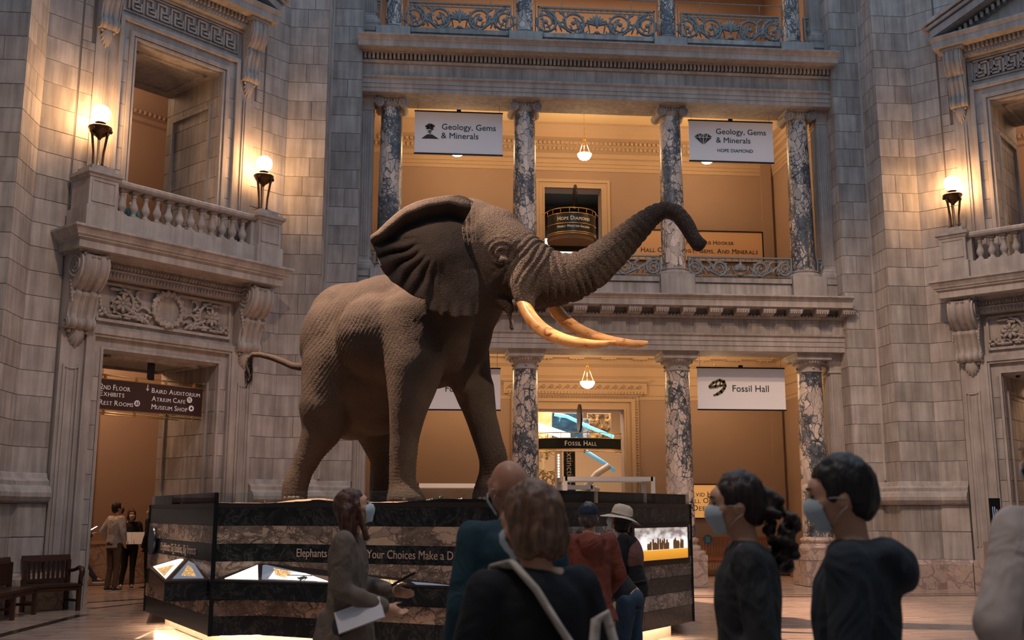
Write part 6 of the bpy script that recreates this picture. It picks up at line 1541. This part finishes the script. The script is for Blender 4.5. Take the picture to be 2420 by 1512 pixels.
    if st in ('short', 'crop', 'pony', 'bob', 'long'):
        th = {'short': .014, 'crop': .010, 'pony': .013, 'bob': .022, 'long': .016}[st]
        hb(mb, (0, -.026, .026), (.074+th, .094+th, .098+th)); hb(mb, (0, -.055, -.01), (.068+th, .06+th, .075+th))
        if st in ('bob',):
            hb(mb, (0, -.055, -.055), (.098, .075, .085)); 
            for sg in (-1, 1): hb(mb, (sg*.072, -.02, -.055), (.028, .055, .075))
            hb(mb, (.01, -.07, -.10), (.06, .04, .04))
        if st == 'long':
            for sg in (-1, 0, 1): mb.cone(Hd(sg*.055, -.05, .0), Hd(sg*.06, -.08, -.20), .058*s, .058*s, 10); mb.cone(Hd(sg*.06, -.08, -.20), Hd(sg*.05, -.11, -.36), .058*s, .03*s, 10)
            mb.cone(Hd(.075, .02, .02), Hd(.08, .025, -.2), .022*s, .02*s); mb.cone(Hd(-.075, .02, .02), Hd(-.08, .025, -.2), .022*s, .02*s)
        if st == 'pony':
            r2 = random.Random(2); hb(mb, (0, -.13, .015), (.045, .04, .04))
            for k in range(110):
                q = k/110; w_ = .03+.045*math.sin(min(1, q*1.3)*PI*.8); mb.ball(Hd(r2.uniform(-w_, w_), -.15-.03*math.sin(q*PI)+r2.uniform(-w_, w_)*.8, .03-.30*q), .021*s*r2.uniform(.7, 1.2), 7, 6)
    elif st == 'balding': hb(mb, (0, -.045, -.035), (.080, .07, .05))
    if mb.v:
        me = remesh(mb, .009, 3)
        c = getco(me)
        if st not in ('pony',):      # keep the face free
            loc = (c-HC)@RH/s; m = (loc[:, 1] > .045) & (loc[:, 2] < .062); n_ = getno(me)
            c[m] -= (RH@np.array([0, 1, 0]))*s*((loc[m, 1]-.045)*1.0)[:, None]; setco(me, c)
        folds(me, .010, 26.); obj('hair', me, hm, t)
    if mask:
        mm = MB(); rows = 9; cols = 17; vs = []
        for i in range(rows):
            v = i/(rows-1); z = .004-.105*v; wd = .067-.030*abs(v-.35)**1.2*1.5
            for j in range(cols):
                a = (-1+2*j/(cols-1))*1.12; rad = .096*(1-.30*max(0, v-.5)*2)+.010*math.exp(-((v-.3)/.25)**2)
                vs.append(Hd(wd*math.sin(a)*1.06, .018+(rad)*math.cos(a)*.98-.012*(v < .12)+(.003 if i % 2 else 0), z-.012*math.cos(a)*v))
        fs = [(i*cols+j, i*cols+j+1, (i+1)*cols+j+1, (i+1)*cols+j) for i in range(rows-1) for j in range(cols-1)]
        mk = obj('face_mask', mm.add(vs, fs, True), MT[mask], t)
        ml = MB()
        for sg in (-1, 1):
            for z in (-.005, -.085): ml.tube([Hd(sg*.066, .04, z), Hd(sg*.083, .015, z*.6-.005), Hd(sg*.088, -.012, -.015 if z > -.05 else -.04)], .0022*s, 4)
        obj('ear_loop', ml, MT['white'], mk)
    t['_'] = 0; del t['_']
    return t, Hd, U, D, s, HC, RH
def top_of(px, py, d): return CAMH+d*math.tan(math.atan2(*(lambda r: (r[2], np.hypot(r[0], r[1])))(ray(px, py))))
def P_(px, d): return floor_at(px, d)
# --- foreground figures
d = 4.8; bald = person('bald man in a dark teal jacket seen from behind, behind the brown-haired woman', P_(1207, d), 18, top_of(1207, 1092, d)/.995, 'd', ('none', (.1, .08, .07), (.2, .17, .15)), (.010, .045, .062), (.03, .03, .04), lean=0, head=(18, 12), mask='mask', bulk=1.05)
d = 3.4; t, Hd, U, D, s, HC, RH = person('brown-haired woman in a black top seen from behind, wearing a pale backpack', P_(1262, d), 22, top_of(1255, 1148, d)/1.005, 'l', ('bob', (.10, .045, .022), (.26, .14, .08)), (.008, .008, .010), (.02, .02, .03), arms={'L': ((-.27, .0, 1.13), (-.22, .14, .95)), 'R': ((.26, -.02, 1.13), (.20, .18, 1.0))}, head=(28, 14), mask='mask')
bp = thing('backpack', 'pale cream backpack hanging low on the back of the brown-haired woman', 'backpack'); bp.matrix_world = t.matrix_world.copy(); bp.location = t.location; bp.rotation_euler = t.rotation_euler
MT['canvas'] = cloth('cream_canvas', (.62, .52, .42), fold=.9); mb = MB(); mb.ball(U(.20, -.22, 1.0), (.12, .10, .17), 20, 14); mb.ball(U(.27, -.20, .92), (.14, .12, .13), 18, 12); mb.ball(U(.15, -.20, 1.12), (.08, .07, .08)); mb.ball(U(.33, -.17, .86), (.09, .09, .08))
obj('bag', remesh(mb, .012, 3), MT['canvas'], bp)
mb = MB(); mb.tube([U(-.10, .10, 1.25), U(-.115, .085, 1.42), U(-.115, .03, 1.505), U(-.10, -.05, 1.515), U(-.06, -.125, 1.44), U(.01, -.155, 1.32), U(.09, -.185, 1.2), U(.15, -.2, 1.12)], .036, 10, flat=.32, up=(0, 1, .3)); obj('strap', mb, MT['canvas'], bp)
mb = MB(); mb.tube([U(.13, -.19, 1.12), U(.10, -.20, 1.22), U(.12, -.19, 1.34), U(.17, -.17, 1.36), U(.20, -.18, 1.25), U(.24, -.2, 1.12)], .017, 10, flat=.7, up=(0, 1, .3)); obj('loose_strap', mb, MT['canvas'], bp)
d = 4.3; person('woman with a curly dark ponytail and mask looking left, in a dark grey coat', P_(1757, d), 76, top_of(1740, 1122, d)/1.0, 'l', ('pony', (.012, .008, .006), (.05, .025, .018)), (.035, .036, .038), (.02, .02, .025), arms={'L': ((-.24, -.04, 1.14), (-.16, .16, 1.0)), 'R': ((.24, -.06, 1.12), (.22, .05, .92))}, head=(10, 4), coat=.62, topfold=.9)
d = 3.7; person('man with short black hair and a dark hooded jacket looking up left', P_(2010, d), 62, top_of(1985, 1086, d)/1.0, 'l', ('short', (.008, .006, .006), (.022, .015, .012)), (.018, .026, .034), (.02, .02, .03), arms={'L': ((-.25, .0, 1.13), (-.18, .16, 1.0)), 'R': ((.26, -.03, 1.12), (.24, .10, .95))}, head=(12, 10), mask='mask', hood=True, bulk=1.08, topfold=1.)
d = 3.9; person('person in a cream sweater cut off by the right edge of the photo', P_(2520, d), 8, 1.90, 'd', ('short', (.05, .04, .03), (.1, .08, .06)), (.62, .50, .42), (.015, .015, .017), arms={'L': ((-.33, -.08, 1.17), (-.14, .12, 1.04)), 'R': ((.27, -.02, 1.13), (.2, .15, 1.0))}, bulk=1.12, topfold=.8)
# --- by the plinth
d = 6.9; t, Hd, U, D, s, HC, RH = person('long-haired woman in a long brown coat and pale mask walking right with papers', P_(826, d), -98, top_of(850, 1158, d)/1.0, 'l', ('long', (.035, .014, .008), (.13, .05, .025)), (.17, .13, .10), (.04, .04, .05), arms={'L': ((-.20, .02, 1.16), (-.10, .27, 1.12)), 'R': ((.20, .0, 1.14), (.14, .26, 1.04))}, legs={'L': ((-.09, .16, .50), (-.10, .10, .09)), 'R': ((.09, -.02, .50), (.10, -.22, .11))}, head=(8, -16), coat=.55, hood=False, bulk=.98, topfold=.8)
cdm = t
def held(nm, lab, cat, M, parts):
    o = thing(nm, lab, cat); o.matrix_world = T(cdm.location[0], cdm.location[1], 0, cdm.rotation_euler[2]) @ M
    for pn, mb_, mt in parts: obj(pn, mb_, mt, o)
held('phone', 'dark phone held up by the long-haired woman in the brown coat', 'phone', Matrix.Translation(U(-.02, .36, 1.20)) @ Matrix.Rotation(R(28), 4, 'X'), [('case', MB().box(-.04, .04, -.085, .085, -.008, .006), MT['blackmetal']), ('screen', MB().box(-.036, .036, -.078, .078, .006, .008), MT['dark'])])
held('leaflet', 'folded pale leaflet held under the arm of the woman in the brown coat', 'leaflet', Matrix.Translation(U(.20, .12, .995)) @ Matrix.Rotation(R(20), 4, 'X') @ Matrix.Rotation(R(70), 4, 'Y'), [('cover', MB().box(-.07, .07, -.15, .15, -.006, 0), MT['white']), ('pages', MB().box(-.066, .066, -.145, .145, 0, .006), MT['banner'])])
d = 8.9; t, Hd, U, D, s, HC, RH = person('man in a rust red jacket and dark blue cap seen from behind at the plinth', P_(1392, d), -4, top_of(1393, 1184, d)/1.01, 'l', ('crop', (.05, .045, .04), (.16, .14, .13)), (.21, .050, .026), (.06, .05, .04), arms={'L': ((-.27, .03, 1.16), (-.17, .22, 1.02)), 'R': ((.26, .02, 1.15), (.2, .2, 1.0))}, head=(-6, -8), hood=True, coat=.76, bulk=1.08, topfold=.8)
mb = MB(); vs = []
for i in range(9):
    th = PI/2*i/8
    for k in range(24): a = 2*PI*k/24; vs.append(Hd(.094*math.cos(a)*math.cos(th), -.022+.113*math.sin(a)*math.cos(th), .035+.092*math.sin(th)))
mb.add(vs, [(i*24+k, i*24+(k+1) % 24, (i+1)*24+(k+1) % 24, (i+1)*24+k) for i in range(8) for k in range(24)], True)
cap = obj('cap', mb, cloth('navy_cap', (.012, .018, .04)), t)
obj('cap_brim', MB().add([Hd(.085*math.cos(a), .06+r*math.sin(a), .045-.1*(r-.04)) for r in (.04, .13) for a in np.linspace(0, PI, 9)], [(k, k+1, 10+k, 9+k) for k in range(8)], True), cloth('navy_brim', (.012, .018, .04)), cap)
d = 9.5; t, Hd, U, D, s, HC, RH = person('woman with long black hair and blue jeans bending forward over the plinth desk', P_(1483, d), 62, 1.60, 'l', ('long', (.008, .007, .007), (.03, .024, .022)), (.012, .012, .013), (.035, .065, .105), arms={'L': ((-.18, .24, 1.18), (-.12, .42, 1.02)), 'R': ((.2, .22, 1.12), (.14, .38, .98))}, lean=38, head=(0, -10), legs={'L': ((-.09, .05, .50), (-.10, -.02, .09)), 'R': ((.10, -.02, .50), (.11, -.12, .09))}, bulk=.92)
d = 10.5; t, Hd, U, D, s, HC, RH = person('woman in a cream sun hat and mauve vest leaning towards the plinth screen', P_(1497, d), 72, top_of(1467, 1206, d)*1.02, 'l', ('bob', (.012, .01, .01), (.03, .025, .02)), (.010, .010, .011), (.02, .02, .022), arms={'L': ((-.22, .1, 1.16), (-.15, .3, 1.05)), 'R': ((.25, -.03, 1.14), (.23, .05, .92))}, lean=10, head=(6, -24))
mb = MB(); vs = []
rows = [(.0, .125), (.05, .122), (.085, .10), (.098, .06), (.100, .0), (.104, -.004), (.150, -.012), (.200, -.035)]
for r_, z_ in rows[::-1]:
    for k in range(28): a = 2*PI*k/28; vs.append(Hd(r_*math.cos(a), -.02+r_*1.12*math.sin(a), .045+z_+.018*math.sin(2*a+1)*(r_ > .12)))
mb.add(vs, [(i*28+k, i*28+(k+1) % 28, (i+1)*28+(k+1) % 28, (i+1)*28+k) for i in range(7) for k in range(28)], True)
hat = obj('sun_hat', mb, cloth('straw_cloth', (.70, .56, .42)), t); obj('hat_band', MB().tube([Hd(.103*math.cos(a), -.02+.116*math.sin(a), .054) for a in np.linspace(0, 2*PI, 25)], .004, 5), MT['blackmetal'], hat)
mb = MB(); mb.ball(U(0, -.005, 1.28), (.19, .14, .21), 20, 14, np.array(Matrix.Rotation(R(-10), 3, 'X'))); me = remesh(mb, .014, 2); obj('vest', me, cloth('mauve_vest', (.20, .085, .07)), t)
bg = thing('waist_bag', 'small red bag at the waist of the woman in the sun hat', 'bag', tuple(t.location)); bg.rotation_euler = t.rotation_euler
obj('pouch', MB().ball(U(.17, -.03, .96), (.06, .09, .10)), cloth('red_bag', (.30, .06, .035)), bg); obj('belt', MB().tube([U(.19*math.cos(a), .15*math.sin(a), 1.0) for a in np.linspace(0, 2*PI, 25)], .012, 6), MT['blackmetal'], bg)
# --- by the left doorway
q = onf(263, 1397); t, Hd, U, D, s, HC, RH = person('man in a white long-sleeved shirt and brown trousers standing in the left doorway', q, -35, 1.80, 'l', ('short', (.010, .008, .007), (.03, .022, .018)), (.55, .53, .50), (.085, .055, .035), arms={'L': ((-.30, -.08, 1.18), (-.20, .02, .98)), 'R': ((.27, -.02, 1.16), (.22, .06, .97))}, head=(-28, -4), mask='maskk', bulk=1.0)
q = onf(300, 1391); t, Hd, U, D, s, HC, RH = person('woman in black facing the camera with a paper in the left doorway', q, 195, 1.66, 'l', ('bob', (.05, .018, .012), (.12, .05, .03)), (.014, .014, .015), (.010, .010, .012), arms={'L': ((-.24, .04, 1.12), (-.12, .30, 1.06)), 'R': ((.24, .03, 1.10), (.10, .30, 1.05))}, legs={'L': ((-.09, .04, .50), (-.09, .05, .09)), 'R': ((.09, .03, .50), (.14, -.05, .09))}, head=(10, 0), bulk=.95)
cdm = t; held('paper_map', 'open paper map held by the woman in black in the left doorway', 'map', Matrix.Translation(U(-.03, .36, 1.12)) @ Matrix.Rotation(R(35), 4, 'X'), [('sheet', MB().box(-.26, -.002, -.003, .003, -.14, .16), MT['banner']), ('sheet', MB().box(.002, .26, -.003, .003, -.14, .16), MT['banner'])])
q = onf(352, 1392); person('older man in black with a pale mask at the right side of the left doorway', q, 72, 1.74, 'd', ('balding', (.12, .1, .09), (.25, .22, .2)), (.012, .012, .013), (.015, .015, .016), head=(0, -4), bulk=1.0, coat=.80)
q = P_(180, 1.); q = q*(20.35/float(np.dot(q, [-UX, UY]))); t, Hd, U, D, s, HC, RH = person('person hidden behind the left door jamb, one shoe and a phone showing', (q[0], q[1]), -50, 1.70, 'l', ('short', (.03, .02, .015), (.06, .04, .03)), (.03, .03, .035), (.03, .035, .045), arms={'L': ((-.22, .06, 1.18), (-.14, .30, 1.28)), 'R': ((.22, .03, 1.12), (.16, .28, 1.20))}, legs={'L': ((-.09, .28, .62), (-.10, .55, .30)), 'R': ((.09, .02, .50), (.10, -.04, .09))}, head=(0, -18))
cdm = t; held('phone', 'phone glimpsed at the left door jamb', 'phone', Matrix.Translation(U(.0, .40, 1.33)) @ Matrix.Rotation(R(30), 4, 'X'), [('case', MB().box(-.04, .04, -.08, .08, -.006, .006), MT['blackmetal']), ('screen', MB().box(-.035, .035, -.072, .072, .006, .008), MT['screen'])])
# someone behind the balusters
M = MBAY @ Vector((-.62, .34, 0)); o, Hd, U, D, s, HC, RH = person('person in blue crouching behind the balusters of the left balcony', (M[0], M[1]), 160, 1.0, 'd', ('short', (.02, .015, .01), (.04, .03, .02)), (.02, .16, .22), (.02, .02, .03), voxel=.012); o.location[2] = 6.5

# ================================================================== BENCHES AND STANDS
def bench(lab, loc, rz, Lb, mat, arm=True, hb_=.90, nsl=None):
    t = thing('bench', lab, 'bench', loc, rz); n = nsl or int(Lb/.075)
    m0 = MB().box(-Lb/2, Lb/2, -.24, .24, .40, .44); obj('seat', m0, mat, t)
    obj('top_rail', MB().prismX([(.22, hb_-.10), (.27, hb_-.10), (.29, hb_), (.24, hb_)], -Lb/2, Lb/2), mat, t)
    obj('lower_rail', MB().box(-Lb/2, Lb/2, .20, .24, .47, .52), mat, t)
    sl = MB().box(-.018, .018, .215, .235, .50, hb_-.09).mesh('back_slat'); sl.materials.append(mat)
    for k in range(n): link('back_slat', sl, None, t, T(-Lb/2+Lb*(k+.5)/n, 0, 0))
    obj('apron', MB().box(-Lb/2+.03, Lb/2-.03, -.22, -.19, .33, .40).box(-Lb/2+.03, Lb/2-.03, .19, .22, .33, .40), mat, t)
    for x in (-Lb/2+.04, Lb/2-.04, 0) if Lb > 1.6 else (-Lb/2+.04, Lb/2-.04):
        for y in (-.20, .21): obj('leg', MB().box(x-.03, x+.03, y-.03, y+.03, 0, .42 if y < 0 else (hb_-.08 if abs(x) > .2 else .42)), mat, t)
        obj('stretcher', MB().box(x-.02, x+.02, -.2, .21, .14, .18), mat, t)
    if arm:
        for x in arm:
            mb = MB().tube([(x, .22, .66), (x, .1, .64), (x, -.02, .66), (x, -.14, .70), (x, -.22, .68), (x, -.25, .62), (x, -.22, .56), (x, -.20, .44)], [.028, .028, .03, .035, .045, .045, .04, .035], 10); obj('arm', mb, mat, t)
    return t
a = onf(195, 1442); b = onf(98, 1462); 
m1 = np.array([(a[0]+b[0])/2, (a[1]+b[1])/2]); dv = np.array(a[:2])-np.array(b[:2])
# the bench is built in two straight runs meeting at an angle in front of the wall
bench('dark slatted bench run beside the left doorway, its scrolled arm towards the plinth', (-5.99, 18.42, 0), R(45), .82, MT['wooddark'], arm=(.38,))
bench('dark slatted bench run at the left edge of the photo', (-6.26, 16.95, 0), R(90), 1.9, MT['wooddark'], arm=None)
xb0, xb1 = float(W(1640, 1330, 26.7)[0]), float(W(1873, 1330, 26.7)[0])
bench('red-brown slatted bench against the gallery wall behind the ponytailed woman', ((xb0+xb1)/2, 26.9, 0), 0, xb1-xb0, MT['woodred'], arm=None, hb_=.98)
P = W(1676, 1276, 26.95); bd = thing('round_notice', 'small round blue notice hanging on the back of the red-brown bench', 'notice', (P[0], 27.08, .92)); MT['bluesign'] = plain('blue_notice', (.01, .10, .17), .5)
obj('disc', MB().lathe([(.12, -.008), (.12, .008)], seg=24), MT['bluesign'], bd, Matrix.Translation((0, 0, 0)) @ Matrix.Rotation(PI/2, 4, 'X'))
for k in range(4): obj('printed_line', MB().box(-.06+.01*(k % 2), .06-.01*(k % 2), -.012, -.008, .045-.037*k, .057-.037*k), MT['white'], bd)
P = W(1860, 1300, 26.9); jk = thing('black_bag', 'black bag slumped on the right end of the red-brown bench', 'bag', (P[0], 26.9, .44)); mb = MB(); mb.ball((0, 0, .2), (.16, .12, .2)); mb.ball((-.12, 0, .34), (.14, .09, .12)); mb.ball((.1, 0, .1), (.14, .1, .1)); obj('bag', remesh(mb, .02, 3), cloth('black_bag_cloth', (.012, .012, .012)), jk)
obj('strap', MB().tube([(-.1, -.05, .38), (-.05, -.1, .5), (.05, -.08, .42)], .012, 6), MT['blackmetal'], jk)
# stand with tall sign, right
P = onf(2392, 1434); t = thing('sign_stand', 'black pole stand with a round base behind the person in the cream sweater', 'sign stand', (P[0], P[1], 0))
obj('base', MB().lathe([(.24, 0), (.24, .02), (.20, .035), (.04, .045)], seg=32), MT['blackmetal'], t)
obj('pole', MB().box(-.04, .04, -.03, .03, .03, 1.0), MT['blackmetal'], t); obj('cross_box', MB().box(-.40, .30, -.05, .05, .12, .32), MT['blackmetal'], t)
obj('board', MB().box(-.44, .30, -.02, .02, .32, 1.1), plain('grey_board', (.40, .30, .25), .5), t)
P = W(2350, 1210, 17.5); t = thing('sign_post', 'tall narrow black sign beside the right-hand doorway', 'sign', (P[0], 17.5, 0))
obj('post', MB().box(-.03, .03, -.02, .02, 0, 1.2), MT['blackmetal'], t); obj('foot', MB().lathe([(.2, 0), (.2, .02), (.05, .03)], seg=24), MT['blackmetal'], t)
obj('panel', MB().box(-.10, .10, -.03, -.02, 1.15, zat(2340, 1177, 17.5)), MT['blackmetal'], t); obj('printed_strip', MB().box(-.05, -.035, -.033, -.03, 1.40, 1.70).box(-.015, 0, -.033, -.03, 1.45, 1.70).box(.02, .035, -.033, -.03, 1.40, 1.66), MT['panelgrey'], t, kind='stuff')
# hanging direction sign in the left doorway
MI = MBAY.inverted()
def bay_xz(px, py, y):   # point of the bay-local plane y=const under a pixel
    d = ray(px, py); dl = MI.to_3x3() @ Vector(d); o = MI @ Vector((0, 0, CAMH)); k = (y-o[1])/dl[1]; p = o+dl*k; return p[0], p[2]
ys = .35
xr_, zt_ = bay_xz(478, 921, ys); _, zb_ = bay_xz(478, 986, ys); xl_, _ = bay_xz(233, 900, ys); zl_t = bay_xz(236, 893, ys)[1]
zt_ = (zt_+zl_t)/2+.01; xl_ -= .12
t = thing('hanging_sign', 'maroon hanging direction sign with white lettering in the left doorway', 'sign'); t.matrix_world = MBAY @ Matrix.Translation((0, ys, 0))
obj('panel', MB().box(xl_, xr_, -.02, .02, zb_, zt_), MT['signbrown'], t)
mb = MB().box(xl_, xr_, -.025, .0, zt_-.012, zt_+.004).box(xl_, xr_, -.025, .0, zb_, zb_+.012).box(xr_-.012, xr_, -.025, 0, zb_, zt_); mb.tube([(xl_, 0, zt_+.07), (xr_, 0, zt_+.07)], .014, 6); mb.tube([(xl_, 0, zb_-.05), (xr_, 0, zb_-.05)], .014, 6); mb.tube([(xl_, 0, zb_-.09), (xr_-.5, 0, zb_-.09)], .010, 6)
for k in range(4): x = xl_+.25+(xr_-xl_)*.27*k; mb.box(x-.02, x+.02, -.02, .02, zb_-.09, zb_); mb.box(x-.02, x+.02, -.02, .02, zt_, zt_+.09)
obj('frame', mb, MT['brass'], t); obj('hanger', MB().box(-.06, .06, -.03, .03, zt_+.06, 4.44), MT['blackmetal'], t)
lt = plain('white_lettering', (.75, .68, .66), .5, emit=(1, .9, .88), es=.10)
def ltext(s, px, px1, py, size):
    x, z = bay_xz(px, py, ys-.03); x1, _ = bay_xz(px1, py, ys-.03); me = smallcaps(s, size, .76, depth=.002, fit=x1-x); c = getco(me); c[:, 0] -= c[:, 0].min(); setco(me, c); obj('lettering', me, lt, t, Matrix.Translation((x, -.03, z)))
ltext('2ND FLOOR', 237, 309, 912, .17); ltext('EXHIBITS', 236, 294, 928, .15); ltext('REST ROOMS', 234, 315, 949, .155)
ltext('BAIRD AUDITORIUM', 359, 474, 922, .155); ltext('ATRIUM CAFE', 358, 438, 941, .155); ltext('MUSEUM SHOP', 357, 443, 960, .155)
def disc(px, py, kind):
    x, z = bay_xz(px, py, ys-.03); o = obj('pictogram', MB().lathe([(.058, -.003), (.058, .003)], seg=24), lt, t, Matrix.Translation((x, -.028, z)) @ Matrix.Rotation(PI/2, 4, 'X'))
    m2 = MB()
    if kind == 0:
        for s in (-.02, .02): m2.box(s-.010, s+.010, -.006, 0, -.035, .02); m2.ball((s, -.003, .03), (.009, .004, .009), 8, 6)
    elif kind == 1: m2.box(-.02, -.013, -.006, 0, -.035, .035); m2.box(.012, .020, -.006, 0, -.035, .035); m2.box(-.028, -.005, -.006, 0, .01, .03)
    else: m2.box(-.022, .022, -.006, 0, -.022, .012); m2.box(-.01, .01, -.006, 0, .012, .03)
    obj('pictogram_shape', m2, MT['signbrown'], t, Matrix.Translation((x, -.031, z)))
disc(324, 953, 0); disc(448, 945, 1); disc(452, 965, 2)
x, z = bay_xz(349, 916, ys-.03); obj('arrow', MB().box(x-.006, x+.006, -.034, -.028, z-.06, z+.06).prismY([(x-.035, z-.02), (x-.025, z-.02), (x, z-.048), (x+.025, z-.02), (x+.035, z-.02), (x, z-.062)], -.034, -.028), lt, t)
